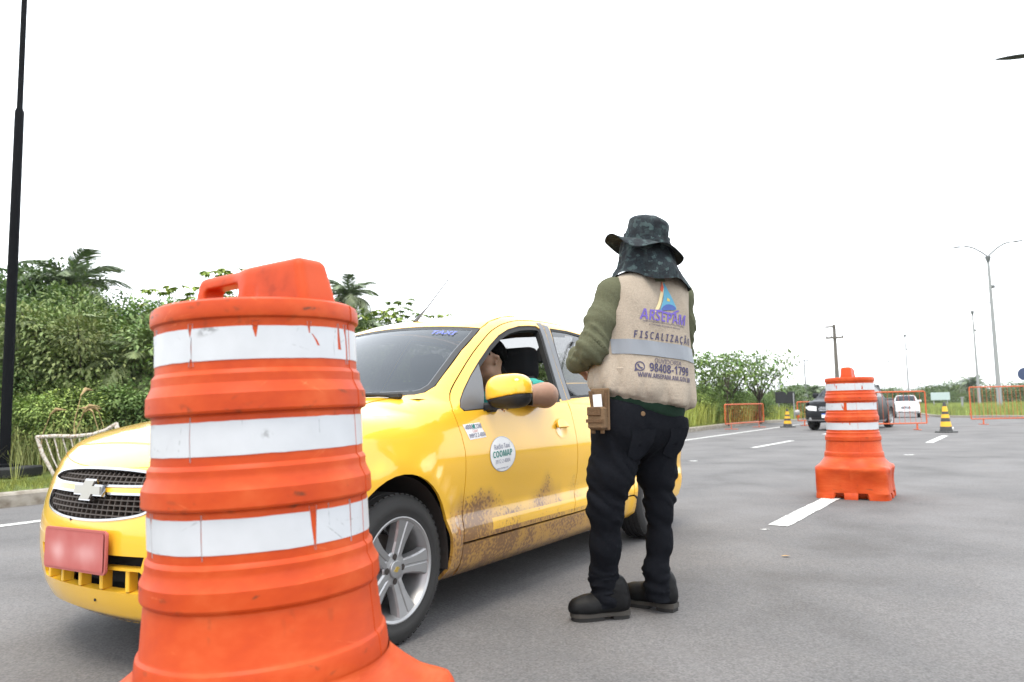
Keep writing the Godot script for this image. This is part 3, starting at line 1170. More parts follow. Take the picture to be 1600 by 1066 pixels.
# a sheet round the body from y0 to y1 with tears: [angle, width at top, width at bottom, from, to] in parts of its height
func barrel_band(y0: float, y1: float, tears: Array, nz: FastNoiseLite) -> MB:
	var r := barrel_radius((y0 + y1) / 2)
	var holes := []
	for t in tears:
		var x: float = deg_to_rad(t[0]) * r
		var a := lerpf(y1, y0, t[3])
		var b := lerpf(y1, y0, t[4])
		if t[3] <= 0.0: a += 0.01
		if t[4] >= 1.0: b -= 0.01
		var lean: float = t[5] if t.size() > 5 else 0.0
		var m := (a + b) * 0.5
		holes.append([Vector2(x - t[1] / 2, a), Vector2(x - lerpf(t[1], t[2], 0.35) / 2 + lean * 0.45 + rng.randf_range(-0.002, 0.002), m), Vector2(x - t[2] / 2 + lean, b), Vector2(x + t[2] / 2 + lean, b), Vector2(x + lerpf(t[1], t[2], 0.6) / 2 + lean * 0.55 + rng.randf_range(-0.002, 0.002), m), Vector2(x + t[1] / 2, a)])
	var mb := MB.new()
	var e := PI * r
	var outline := []
	for i in 61:
		outline.append(Vector2(lerpf(-e, e, i / 60.0), y0 + rng.randf_range(-0.0006, 0.0006)))
	for i in 61:
		outline.append(Vector2(lerpf(e, -e, i / 60.0), y1 + rng.randf_range(-0.0006, 0.0006)))
	var lift := func(q):
		var g: float = q.x / r
		var rr := barrel_radius(q.y) + 0.0014
		return barrel_dent(Vector3(sin(g) * rr, q.y, cos(g) * rr), nz)
	panel(mb, outline, holes, 0.02, lift, func(w): return Vector3(w.x, 0.02, w.z).normalized(), 0.0016)
	return mb


func barrel_dent(w: Vector3, nz: FastNoiseLite) -> Vector3:
	return w + Vector3(w.x, 0, w.z) * nz.get_noise_3d(w.x * 4.0, w.y * 2.0, w.z * 4.0) * 0.02 * smoothstep(1.08, 1.03, w.y)


func make_barrel(label: String, at: Vector3, turn: float, tears: Array, seed_: int, tilt := 0.0) -> void:
	var o := thing("traffic_barrel", label, "traffic barrel", at, turn, "orange and white traffic barrels")
	var nz := noise(seed_, 1.0, 2)
	var body := MB.new()
	var p := barrel_profile()
	body.lathe(p, 128, Transform3D.IDENTITY, 20.0)
	for i in body.v.size():
		var w := body.v[i]
		body.v[i] = barrel_dent(w, nz)
	obj("body", body, mats.orange_body, o)
	# seam left by the mould
	for g in [0.36, 0.36 + PI]:
		var path := []
		for i in range(3, p.size()):
			path.append(barrel_dent(Vector3(sin(g) * (p[i].x + 0.0003), p[i].y, cos(g) * (p[i].x + 0.0003)), nz))
		obj("seam", MB.new().tube(path, 0.0016, 6), mats.orange_plastic, o)
	# square foot
	var rows := [[0.385, 0.2802, 2.0], [0.376, 0.281, 2.02], [0.36, 0.287, 2.3], [0.335, 0.302, 2.9], [0.31, 0.322, 3.8], [0.29, 0.342, 5.0], [0.278, 0.352, 6.2], [0.266, 0.3565, 7.0], [0.25, 0.358, 7.5], [0.2, 0.352, 7.5], [0.14, 0.35, 7.5], [0.09, 0.354, 7.5], [0.06, 0.358, 7.5], [0.056, 0.3585, 7.5], [0.03, 0.359, 7.5], [0.0, 0.36, 7.5]]
	var nv := rows.size() - 1
	var nu := 240
	var foot := MB.new()
	foot.sheet(nu, nv, func(u, w):
		var i := int(round(w * nv))
		var g: float = u * TAU
		var c := absf(cos(g))
		var s := absf(sin(g))
		var pw: float = rows[i][2]
		var r: float = rows[i][1] * lerpf(0.925, 0.885, w) / pow(pow(c, pw) + pow(s, pw), 1.0 / pw)
		var q := Vector3(sin(g) * r, rows[i][0], cos(g) * r)
		var side := q.x if absf(q.z) > absf(q.x) else q.z
		var corner := smoothstep(0.34, 0.42, r)
		q.y += corner * 0.02 * smoothstep(0.2, 0.3, q.y)
		if q.y < 0.3 and q.y > 0.05:
			var dent := 0.016 * smoothstep(0.3, 0.1, absf(side)) * smoothstep(0.3, 0.2, q.y) + 0.014 * nz.get_noise_3d(q.x * 5.0, q.y * 6.0, q.z * 5.0)
			q -= Vector3(q.x, 0, q.z).normalized() * dent
		if i > 12 and (absf(side - 0.105) < 0.045 or absf(side + 0.105) < 0.045):
			q.y = 0.056
			q -= Vector3(q.x, 0, q.z).normalized() * (0.0 if i == 13 else 0.03 * (i - 13))
		return q, true)
	obj("foot", foot, mats.orange_body, o)
	obj("inner_foot", MB.new().box(Vector3(0, 0.13, 0), Vector3(0.52, 0.25, 0.52), 0.03), mats.orange_plastic, o)
	# handle: a thick fin with a loop at one end
	var fin := func(q: Vector3) -> float:
		var lean := 0.02 * (1.0 - smoothstep(0.0, 0.11, q.y))
		var d := Vector3(absf(q.x) - 0.052 + 0.010 * (q.y / 0.105) + 0.018 * smoothstep(0.02, -0.06, q.z), absf(q.y - 0.045) - 0.058, absf(q.z) - 0.175 - lean) + Vector3.ONE * 0.018
		var box := Vector3(maxf(d.x, 0), maxf(d.y, 0), maxf(d.z, 0)).length() + minf(maxf(d.x, maxf(d.y, d.z)), 0.0) - 0.018
		var e := Vector2(absf(q.y - 0.042) - 0.031, absf(q.z + 0.085) - 0.064) + Vector2.ONE * 0.015
		var hole := Vector2(maxf(e.x, 0), maxf(e.y, 0)).length() + minf(maxf(e.x, e.y), 0.0) - 0.015
		var pk := Vector3(absf(absf(q.x) - 0.06) - 0.014, absf(q.y - 0.04) - 0.034, absf(q.z - 0.03) - 0.022)
		var pocket := maxf(pk.x, maxf(pk.y, pk.z))
		return maxf(maxf(box, -hole), -pocket)
	var fm := nets(fin, Vector3(-0.08, -0.03, -0.22), Vector3(0.08, 0.125, 0.22), 0.005)
	var h := obj("handle", fm, mats.orange_plastic, o)
	h.position.y = 1.117
	for i in 3:
		var yy: Array = [[1.001, 1.066], [0.816, 0.882], [0.631, 0.697]][i]
		obj("reflective_band", barrel_band(yy[0], yy[1], tears[i], nz), mats.reflective_white, o)
	# the soft plastic body leans a little on its foot
	if tilt != 0.0:
		var tip := Transform3D(Basis(o.basis.inverse() * Vector3.BACK, tilt), Vector3.ZERO)
		var pivot := Vector3(0, 0.3, 0)
		for part in o.get_children():
			if not part.name.contains("foot"):
				part.transform = Transform3D(Basis.IDENTITY, pivot) * tip * Transform3D(Basis.IDENTITY, -pivot) * part.transform


func build_barrels() -> void:
	var a := -40.7
	var t1 := [[-36.9 + a, 0.011, 0.001, 0.0, 0.28], [-36.0 + a, 0.0012, 0.001, 0.25, 0.92], [-36.5 + a, 0.003, 0.012, 0.92, 1.0], [-1.7 + a, 0.013, 0.002, 0.0, 0.34], [27.5 + a, 0.009, 0.002, 0.0, 0.22], [29.0 + a, 0.002, 0.006, 0.22, 0.6, 0.016], [49.0 + a, 0.004, 0.012, 0.0, 0.7, 0.003], [56.5 + a, 0.012, 0.005, 0.0, 0.3, 0.003], [57.5 + a, 0.006, 0.009, 0.3, 1.0], [-70.0 + a, 0.005, 0.002, 0.0, 0.3]]
	var t2 := [[-36.0 + a, 0.0012, 0.001, 0.0, 1.0], [30.0 + a, 0.0011, 0.001, 0.1, 0.5], [-88.0 + a, 0.006, 0.003, 0.2, 0.8]]
	var t3 := [[24.0 + a, 0.016, 0.003, 0.0, 1.0, 0.002], [-66.0 + a, 0.013, 0.001, 0.0, 0.35], [-66.0 + a, 0.0012, 0.001, 0.3, 1.0], [-29.0 + a, 0.0014, 0.001, 0.0, 1.0], [48.0 + a, 0.003, 0.001, 0.0, 1.0], [33.0 + a, 0.0012, 0.001, 0.0, 0.5]]
	make_barrel("big orange and white barrel close to the camera, standing before the taxi's front wheel", at3(-0.541, 0, 1.625), deg_to_rad(60.0), [t1, t2, t3], 5, 0.036)
	var b := 8.0
	var u1 := [[-38.0 + b, 0.01, 0.002, 0.0, 0.7, 0.01], [-32.0 + b, 0.014, 0.006, 0.3, 0.8], [30.0 + b, 0.005, 0.014, 0.35, 0.9], [-12.0 + b, 0.014, 0.003, 0.0, 0.15], [18.0 + b, 0.01, 0.002, 0.0, 0.12]]
	var u2 := [[-21.0 + b, 0.004, 0.012, 0.2, 0.8, 0.012], [-12.0 + b, 0.026, 0.034, 0.0, 1.0, -0.004], [60.0 + b, 0.006, 0.002, 0.0, 0.5]]
	var u3 := [[-4.0 + b, 0.012, 0.006, 0.0, 0.3], [-20.0 + b, 0.02, 0.003, 0.0, 0.14]]
	make_barrel("smaller-looking orange and white barrel standing farther off on the white lane line", at3(3.24, 0, 7.02), deg_to_rad(-33.0), [u1, u2, u3], 8)


# ---------------------------------------------------------------- yellow taxi
# s runs from the nose to the tail, w out to the driver's side, h up; locally x = w, y = h, z = -s
var car_top: Curve1
var car_half: Curve1
var car_plan: Curve1
var car_nose: Curve1
var car_tail: Curve1
var car_axles := [0.785, 3.39]
var car_arch := 0.33
var car_bow := 1.0
var car_mid := 0.85  # where the rays round the nose start


func car_curves() -> void:
	car_top = Curve1.new([Vector2(-0.2, 0.45), Vector2(-0.02, 0.58), Vector2(0.05, 0.672), Vector2(0.11, 0.720), Vector2(0.2, 0.772), Vector2(0.32, 0.824), Vector2(0.45, 0.868), Vector2(0.7, 0.925), Vector2(0.92, 0.962), Vector2(0.985, 0.975), Vector2(1.06, 1.012), Vector2(1.3, 1.15), Vector2(1.5, 1.262), Vector2(1.66, 1.343), Vector2(1.78, 1.390), Vector2(1.95, 1.430), Vector2(2.2, 1.458), Vector2(2.5, 1.462), Vector2(2.8, 1.445), Vector2(2.95, 1.420), Vector2(3.1, 1.345), Vector2(3.3, 1.215), Vector2(3.46, 1.105), Vector2(3.56, 1.072), Vector2(3.8, 1.062), Vector2(4.05, 1.045), Vector2(4.14, 1.01), Vector2(4.21, 0.9), Vector2(4.4, 0.5)])
	car_half = Curve1.new([Vector2(0.1, 0.70), Vector2(0.15, 0.738), Vector2(0.20, 0.772), Vector2(0.26, 0.797), Vector2(0.32, 0.808), Vector2(0.365, 0.811), Vector2(0.40, 0.805), Vector2(0.435, 0.7945), Vector2(0.50, 0.803), Vector2(0.60, 0.8175), Vector2(0.67, 0.8215), Vector2(0.72, 0.818), Vector2(0.78, 0.807), Vector2(0.85, 0.791), Vector2(0.90, 0.776), Vector2(0.94, 0.757), Vector2(1.0, 0.729), Vector2(1.1, 0.682), Vector2(1.2, 0.636), Vector2(1.3, 0.588), Vector2(1.38, 0.545), Vector2(1.46, 0.49), Vector2(1.6, 0.38)])
	car_plan = Curve1.new([Vector2(-0.1, 0.90), Vector2(0.15, 0.945), Vector2(0.45, 0.985), Vector2(0.8, 1.0), Vector2(1.2, 1.0), Vector2(2.2, 1.002), Vector2(3.2, 0.998), Vector2(3.7, 0.985), Vector2(4.0, 0.965), Vector2(4.3, 0.93)])
	car_nose = Curve1.new([Vector2(0.05, 0.16), Vector2(0.16, 0.085), Vector2(0.21, 0.05), Vector2(0.27, 0.022), Vector2(0.36, 0.004), Vector2(0.45, 0.0), Vector2(0.52, 0.006), Vector2(0.6, 0.026), Vector2(0.7, 0.06), Vector2(0.8, 0.1), Vector2(1.2, 0.3)])
	car_tail = Curve1.new([Vector2(0.05, 4.05), Vector2(0.2, 4.17), Vector2(0.3, 4.215), Vector2(0.45, 4.227), Vector2(0.6, 4.22), Vector2(0.66, 4.185), Vector2(0.8, 4.18), Vector2(1.0, 4.17), Vector2(1.3, 4.0)])


func car_f(s: float, w: float, h: float) -> float:
	w = absf(w)
	var half := car_half.at(h) * car_plan.at(s)
	# lips round the wheel openings
	for c in car_axles:
		var r := Vector2((s - c) / 0.93, h - 0.285).length() - car_arch
		if r < 0.17 and h > 0.2:
			half += 0.013 * smoothstep(0.115, 0.065, r)
	var bow := 0.0 if car_bow == 0.0 else 0.16 * pow(w / 0.7, 2.0) * smoothstep(0.5, 1.0, s) * smoothstep(2.1, 1.7, s) - 0.12 * pow(w / 0.7, 2.0) * smoothstep(2.9, 3.2, s) * smoothstep(3.9, 3.6, s)
	var crown := lerpf(0.05, 0.022, smoothstep(0.9, 1.1, s) * smoothstep(1.9, 1.65, s)) * pow(w / 0.75, 2.0)
	var top := car_top.at(s - bow) - crown
	var nose := car_nose.at(h) + 0.30 * pow(w / 0.8, 2.3)
	var tail := car_tail.at(h) - 0.15 * pow(w / 0.8, 2.8)
	var d := smax(w - half, (h - top) * 0.82, 0.058)
	d = smax(d, (nose - s) * 0.85, 0.05)
	d = smax(d, (s - tail) * 0.85, 0.07)
	return smax(d, 0.165 - h, 0.05)


func car_n(p: Vector3) -> Vector3:
	var e := 0.004
	var s := -p.z
	var g := Vector3(car_f(s, p.x + e, p.y) - car_f(s, p.x - e, p.y), car_f(s, p.x, p.y + e) - car_f(s, p.x, p.y - e), car_f(s - e, p.x, p.y) - car_f(s + e, p.x, p.y))
	return g.normalized() if g.length_squared() > 1e-12 else Vector3.UP


func car_side(q: Vector2, sgn := 1.0, out := 0.0) -> Vector3:
	var a := 0.0
	var b := 1.0
	for i in 16:
		var m := (a + b) * 0.5
		if car_f(q.x, m, q.y) < 0.0: a = m
		else: b = m
	var p := Vector3(a * sgn, q.y, -q.x)
	return p + car_n(p) * out if out != 0.0 else p


func car_up(q: Vector2, out := 0.0) -> Vector3:  # q = (w, s)
	var a := 0.4
	var b := 1.7
	for i in 16:
		var m := (a + b) * 0.5
		if car_f(q.y, q.x, m) < 0.0: a = m
		else: b = m
	var p := Vector3(q.x, a, -q.y)
	return p + car_n(p) * out if out != 0.0 else p


# round the nose (or the tail): q.x is the angle times 0.8 m, q.y the height
func car_round(q: Vector2, centre := 0.85, dir := -1.0, out := 0.0) -> Vector3:
	var g := q.x / 0.8
	var a := 0.1
	var b := 1.4
	for i in 16:
		var m := (a + b) * 0.5
		if car_f(centre + dir * cos(g) * m, sin(g) * m, q.y) < 0.0: a = m
		else: b = m
	var p := Vector3(sin(g) * a, q.y, -(centre + dir * cos(g) * a))
	return p + car_n(p) * out if out != 0.0 else p


func round_q(p: Vector3, centre := 0.85, dir := -1.0) -> Vector2:
	return Vector2(atan2(p.x, (-p.z - centre) * dir) * 0.8, p.y)


func front_q(w: float, h: float) -> Vector2:  # a point of the nose from its distance to the middle
	var s := 0.0
	for i in 12:
		s = car_nose.at(h) + 0.30 * pow(absf(w) / 0.8, 2.3)
	return Vector2(atan2(w, 0.85 - s) * 0.8, h)


func front_qs(pts: Array) -> Array:
	return pts.map(func(q): return front_q(q.x, q.y))


func in_set(pts, d: float) -> Array:
	var r: Array = Geometry2D.offset_polygon(PackedVector2Array(pts), -d)
	return Array(r[0])


func side_panel(called: String, outline: Array, holes: Array, m: Material, root: Node, flange := 0.014, gap := 0.0022, cell := 0.05, out := 0.0) -> void:
	var o := in_set(outline if not Geometry2D.is_polygon_clockwise(PackedVector2Array(outline)) else reversed(outline), gap)
	for sgn in [1.0, -1.0]:
		obj(called, panel(MB.new(), o, holes, cell, func(q): return car_side(q, sgn, out), func(p): return car_n(p), flange), m, root)


func reversed(a: Array) -> Array:
	var r := a.duplicate()
	r.reverse()
	return r


func arch(c: float, from_h: float, rx := 0.318, ry := 0.358) -> Array:  # points of a wheel opening from the front foot round to the rear foot
	var out := []
	var a0 := asin(clampf((from_h - 0.29) / ry, -1, 1))
	for i in 25:
		var a := lerpf(PI - a0, a0, i / 24.0)
		out.append(Vector2(c + cos(a) * rx, 0.29 + sin(a) * ry))
	return out


func lettering(text: String, size: float, font_name := "Droid Sans", bold := false) -> MB:
	var f := SystemFont.new()
	f.font_names = PackedStringArray([font_name])
	if bold: f.font_weight = 700
	var t := TextMesh.new()
	t.text = text
	t.font = f
	t.font_size = 64
	t.pixel_size = size / 64.0
	t.depth = 0.0
	t.curve_step = 4.0
	var mb := MB.new()
	var arr: Array = t.get_mesh_arrays()
	var v: PackedVector3Array = arr[Mesh.ARRAY_VERTEX]
	for q in v:
		mb.p(q, Vector3.BACK, Vector2(q.x, q.y))
	for i in arr[Mesh.ARRAY_INDEX]:
		mb.ix.append(i)
	return mb


# cuts long triangles until none is longer than the limit, so that lettering can follow a curved surface
func finer(mb: MB, most: float) -> MB:
	for pass_ in 5:
		var again := false
		var ix := mb.ix
		mb.ix = PackedInt32Array()
		for i in range(0, ix.size(), 3):
			var t := [ix[i], ix[i + 1], ix[i + 2]]
			var best := 0
			var l := 0.0
			for k in 3:
				var e: float = mb.v[t[k]].distance_to(mb.v[t[(k + 1) % 3]])
				if e > l:
					l = e
					best = k
			if l > most:
				again = true
				var m := mb.p((mb.v[t[best]] + mb.v[t[(best + 1) % 3]]) * 0.5, Vector3.BACK)
				mb.tri(t[best], m, t[(best + 2) % 3])
				mb.tri(m, t[(best + 1) % 3], t[(best + 2) % 3])
			else:
				mb.tri(t[0], t[1], t[2])
		if not again:
			break
	return mb


func on_side(mb: MB, at: Vector2, tilt: float, out: float) -> MB:  # lays flat lettering on the driver's side
	for i in mb.v.size():
		var q := Vector2(mb.v[i].x, mb.v[i].y).rotated(tilt) + at
		mb.v[i] = car_side(q, 1.0, out)
		mb.n[i] = car_n(mb.v[i])
	return mb


func paint_texture() -> ImageTexture:  # yellow paint with splashed mud along the sills; u = s / 4.2, v = h / 1.5
	var w := 1600
	var h := 600
	var im := Image.create(w, h, false, Image.FORMAT_RGB8)
	var n1 := noise(41, 0.006, 4)
	var n2 := noise(42, 0.12, 3)
	var n3 := noise(43, 0.014, 4)
	var base := lin(0.80, 0.455, 0.032)
	var rim := lin(0.13, 0.062, 0.032)
	var film := lin(0.36, 0.19, 0.055)
	im.fill(base)
	for y in range(int(h * 0.4), h):
		for x in w:
			var s := x * 4.2 / w
			var hh := (h - y) * 1.5 / h
			if hh > 0.75: continue
			var m := 0.0
			# behind the front wheel, thinning out towards the tail
			var line := 0.495 + 0.05 * smoothstep(1.1, 2.0, s) + 0.14 * n1.get_noise_2d(x, y * 0.5)
			var fade := smoothstep(1.02, 1.12, s) * (1.0 - 0.65 * smoothstep(1.3, 2.4, s))
			var d := (line - hh) / 0.14
			m = clampf(d, 0.0, 1.0) * fade
			if hh < 0.40 and hh > 0.345 and s > 1.42: m *= 0.25  # the ledge that rain has washed
			m = maxf(m, smoothstep(0.345, 0.30, hh) * smoothstep(1.05, 1.15, s) * smoothstep(3.1, 2.7, s) * 0.8)
			m = maxf(m, smoothstep(0.5, 0.24, hh) * smoothstep(3.5, 3.62, s) * 0.6)
			m = maxf(m, smoothstep(0.26, 0.18, hh) * smoothstep(0.2, 0.5, s) * 0.35)
			var speck := n2.get_noise_2d(x, y) * 0.5 + 0.5
			var patch := n3.get_noise_2d(x, y * 0.6) * 0.5 + 0.5
			var a := smoothstep(0.66 - 0.30 * m, 0.84 - 0.24 * m, speck * 0.55 + patch * 0.45) * smoothstep(0.02, 0.25, m)
			var b := smoothstep(0.0, 0.9, m * (0.65 + 0.75 * patch)) * 0.85
			if a > 0.0 or b > 0.0:
				im.set_pixel(x, y, base.lerp(film, b).lerp(rim, a * 0.68))
	return ImageTexture.create_from_image(im)


func wheel(root: Node, s: float, sgn: float, steer := 0.0) -> void:
	var holder := Node3D.new()
	holder.name = numbered("wheel", root)
	root.add_child(holder, true)
	holder.position = Vector3(sgn * 0.715, 0.288, -s)
	holder.rotation.y = (PI if sgn < 0 else 0.0) + steer
	# turned about x: outer side towards +x
	var xf := Transform3D(Basis(Vector3(0, 1, 0), Vector3(1, 0, 0), Vector3(0, 0, -1)), Vector3.ZERO)
	var ty := [Vector2(0.185, -0.085), Vector2(0.2, -0.088), Vector2(0.235, -0.09), Vector2(0.262, -0.086), Vector2(0.278, -0.074), Vector2(0.287, -0.058), Vector2(0.2885, -0.04), Vector2(0.2885, -0.036), Vector2(0.282, -0.034), Vector2(0.282, -0.028), Vector2(0.289, -0.026), Vector2(0.289, -0.004), Vector2(0.282, -0.002), Vector2(0.282, 0.004), Vector2(0.289, 0.006), Vector2(0.289, 0.028), Vector2(0.282, 0.03), Vector2(0.282, 0.036), Vector2(0.2885, 0.038), Vector2(0.287, 0.058), Vector2(0.278, 0.074), Vector2(0.272, 0.079), Vector2(0.262, 0.086), Vector2(0.250, 0.0885), Vector2(0.247, 0.0905), Vector2(0.235, 0.0915), Vector2(0.222, 0.090), Vector2(0.2185, 0.0875), Vector2(0.2, 0.087), Vector2(0.196, 0.085), Vector2(0.19, 0.078)]
	obj("tyre", MB.new().lathe(reversed(ty), 72, xf, 35.0), mats.tyre, holder)
	var blocks := MB.new()
	for i in 56:
		for e in [-1.0, 1.0]:
			var g := TAU * (i + (0.25 if e > 0 else 0.0)) / 56
			blocks.box(Vector3(e * 0.061, sin(g) * 0.2845, cos(g) * 0.2845), Vector3(0.02, 0.006, 0.02), 0.0, Basis(Vector3.RIGHT, -g + PI / 2))
	tag(obj("tread_blocks", blocks, mats.tyre, holder), "", "", "", "stuff")
	var rm := [Vector2(0.155, -0.07), Vector2(0.178, -0.06), Vector2(0.178, 0.02), Vector2(0.183, 0.055), Vector2(0.192, 0.079), Vector2(0.199, 0.085), Vector2(0.1995, 0.0885), Vector2(0.195, 0.0895), Vector2(0.186, 0.085), Vector2(0.181, 0.074), Vector2(0.175, 0.06), Vector2(0.168, 0.02), Vector2(0.16, -0.05)]
	obj("rim", MB.new().lathe(reversed(rm), 64, xf, 35.0), mats.alloy, holder)
	# five spokes, each a bevelled blade that widens to the rim
	for i in 5:
		var b := Basis(Vector3.RIGHT, TAU * i / 5.0 - PI / 2)
		var mb := MB.new()
		var rs := [0.03, 0.06, 0.10, 0.145, 0.185]
		var hw := [0.030, 0.030, 0.033, 0.042, 0.056]
		var xo := [0.062, 0.066, 0.070, 0.076, 0.082]
		for k in 4:
			var pts := []
			for e in 2:
				var r: float = rs[k + e]
				var wd: float = hw[k + e]
				var x: float = xo[k + e]
				pts.append([b * Vector3(x - 0.034, r, -wd - 0.006), b * Vector3(x - 0.007, r, -wd), b * Vector3(x, r, -wd + 0.006), b * Vector3(x, r, -0.006), b * Vector3(x - 0.004, r, -0.002), b * Vector3(x - 0.004, r, 0.002), b * Vector3(x, r, 0.006), b * Vector3(x, r, wd - 0.006), b * Vector3(x - 0.007, r, wd), b * Vector3(x - 0.034, r, wd + 0.006)])
			for j in 9:
				var mid: Vector3 = (pts[0][j] + pts[0][j + 1]) * 0.5
				var nor: Vector3 = (pts[0][j + 1] - pts[0][j]).cross(pts[1][j] - pts[0][j]).normalized()
				var away: Vector3 = mid - b * Vector3(0.02, rs[k], 0.0)
				if nor.dot(away) < 0.0: nor = -nor
				mb.face([pts[0][j], pts[0][j + 1], pts[1][j + 1], pts[1][j]], nor)
		obj("spoke", mb, mats.alloy, holder)
	var hub := [Vector2(0.0, 0.05), Vector2(0.062, 0.05), Vector2(0.066, 0.058), Vector2(0.06, 0.0635), Vector2(0.034, 0.066), Vector2(0.033, 0.072), Vector2(0.03, 0.0745), Vector2(0.0, 0.076)]
	obj("hub", MB.new().lathe(reversed(hub), 36, xf, 35.0), mats.alloy, holder)
	var em := plate([Vector2(-0.019, -0.004), Vector2(-0.006, -0.004), Vector2(-0.008, -0.01), Vector2(0.005, -0.01), Vector2(0.008, -0.001), Vector2(0.019, 0.004), Vector2(0.007, 0.004), Vector2(0.009, 0.01), Vector2(-0.004, 0.01), Vector2(-0.008, 0.002)], 0.002, Transform3D(Basis(Vector3(0, 0, -1), Vector3(0, 1, 0), Vector3(1, 0, 0)), Vector3(0.0775, 0, 0)))
	obj("emblem", em, mats.gold, holder)
	for i in 4:
		var g := TAU * (i + 0.5) / 4.0 + PI / 4
		obj("bolt_hole", MB.new().lathe([Vector2(0.0, 0.0668), Vector2(0.0105, 0.0668), Vector2(0.0125, 0.0664)], 16, xf.translated(Vector3(0, sin(g) * 0.046, cos(g) * 0.046))), mats.dirt_dark, holder)
	obj("valve", MB.new().tube([Vector3(0.04, 0.15, 0.05), Vector3(0.075, 0.145, 0.05)], 0.004, 6), mats.rubber, holder)
	var disc := [Vector2(0.0, -0.02), Vector2(0.125, -0.02), Vector2(0.125, -0.008), Vector2(0.06, -0.008), Vector2(0.055, 0.03), Vector2(0.0, 0.03)]
	obj("brake_disc", MB.new().lathe(disc, 40, xf, 30.0), mats.brake, holder)
	obj("caliper", MB.new().box(Vector3(-0.01, 0.06, 0.1), Vector3(0.05, 0.12, 0.06), 0.015), mats.dirt_dark, holder)


func taxi_materials() -> void:
	var y := mat("taxi_yellow", Color.WHITE, 0.32)
	y.albedo_texture = paint_texture()
	y.uv1_scale = Vector3(1.0 / 4.2, -1.0 / 1.5, 1)
	y.uv1_offset = Vector3(0, 1, 0)
	y.metallic_specular = 0.3
	y.clearcoat_enabled = true
	y.clearcoat = 1.0
	y.clearcoat_roughness = 0.06
	var y2 := mat("taxi_yellow_clean", lin(0.80, 0.455, 0.032), 0.32)
	y2.metallic_specular = 0.3
	y2.clearcoat_enabled = true
	y2.clearcoat = 1.0
	y2.clearcoat_roughness = 0.06
	mat("pillar_grey", lin(0.10, 0.105, 0.115), 0.42)
	mat("tyre", lin(0.017, 0.0165, 0.016), 0.75)
	mat("alloy", lin(0.36, 0.36, 0.365), 0.36, 0.75)
	mat("gold", lin(0.7, 0.5, 0.12), 0.3, 0.8)
	mat("brake", lin(0.12, 0.1, 0.09), 0.5, 0.6)
	mat("dirt_dark", lin(0.028, 0.022, 0.019), 0.85)
	mat("liner", lin(0.012, 0.012, 0.013), 0.9)
	mat("cabin", lin(0.025, 0.026, 0.03), 0.8)
	mat("seat_cloth", lin(0.02, 0.02, 0.024), 0.95)
	mat("grille_black", lin(0.048, 0.036, 0.029), 0.6)
	var pl := mat("plate_red", Color.WHITE, 0.45)
	var im := Image.create(128, 48, false, Image.FORMAT_RGB8)
	var n1 := noise(51, 0.035, 2)
	for yy in 48:
		for x in 128:
			var u := x / 127.0
			var w := absf(yy / 47.0 - 0.55)
			var blur := (0.75 * exp(-pow((u - 0.24) / 0.12, 2)) + 0.6 * exp(-pow((u - 0.72) / 0.16, 2)) + 0.15) * exp(-pow(w / 0.3, 2)) + 0.1 * n1.get_noise_2d(x, yy)
			im.set_pixel(x, yy, Color(0.67, 0.33, 0.31).lerp(Color(0.80, 0.62, 0.61), clampf(blur, 0, 1)))
	pl.albedo_texture = ImageTexture.create_from_image(im)
	var g := mat("windscreen_glass", Color(0.085, 0.125, 0.16, 0.85), 0.03)
	g.transparency = BaseMaterial3D.TRANSPARENCY_ALPHA
	g.metallic_specular = 0.4
	var g2 := mat("tinted_glass", Color(0.05, 0.06, 0.07, 0.62), 0.03)
	g2.transparency = BaseMaterial3D.TRANSPARENCY_ALPHA
	var l := mat("lamp_glass", Color(0.9, 0.92, 0.95, 0.15), 0.05)
	l.transparency = BaseMaterial3D.TRANSPARENCY_ALPHA
	mat("lamp_red", lin(0.35, 0.01, 0.01), 0.2)
	mat("sticker_white", lin(0.78, 0.78, 0.78), 0.4)
	mat("print_grey", lin(0.16, 0.17, 0.25), 0.6)
	mat("print_green", lin(0.01, 0.22, 0.18), 0.6)
	mat("print_red", lin(0.5, 0.08, 0.06), 0.6)
	mat("print_blue", lin(0.12, 0.16, 0.75), 0.6)
	mat("amber", lin(0.7, 0.3, 0.06), 0.3)


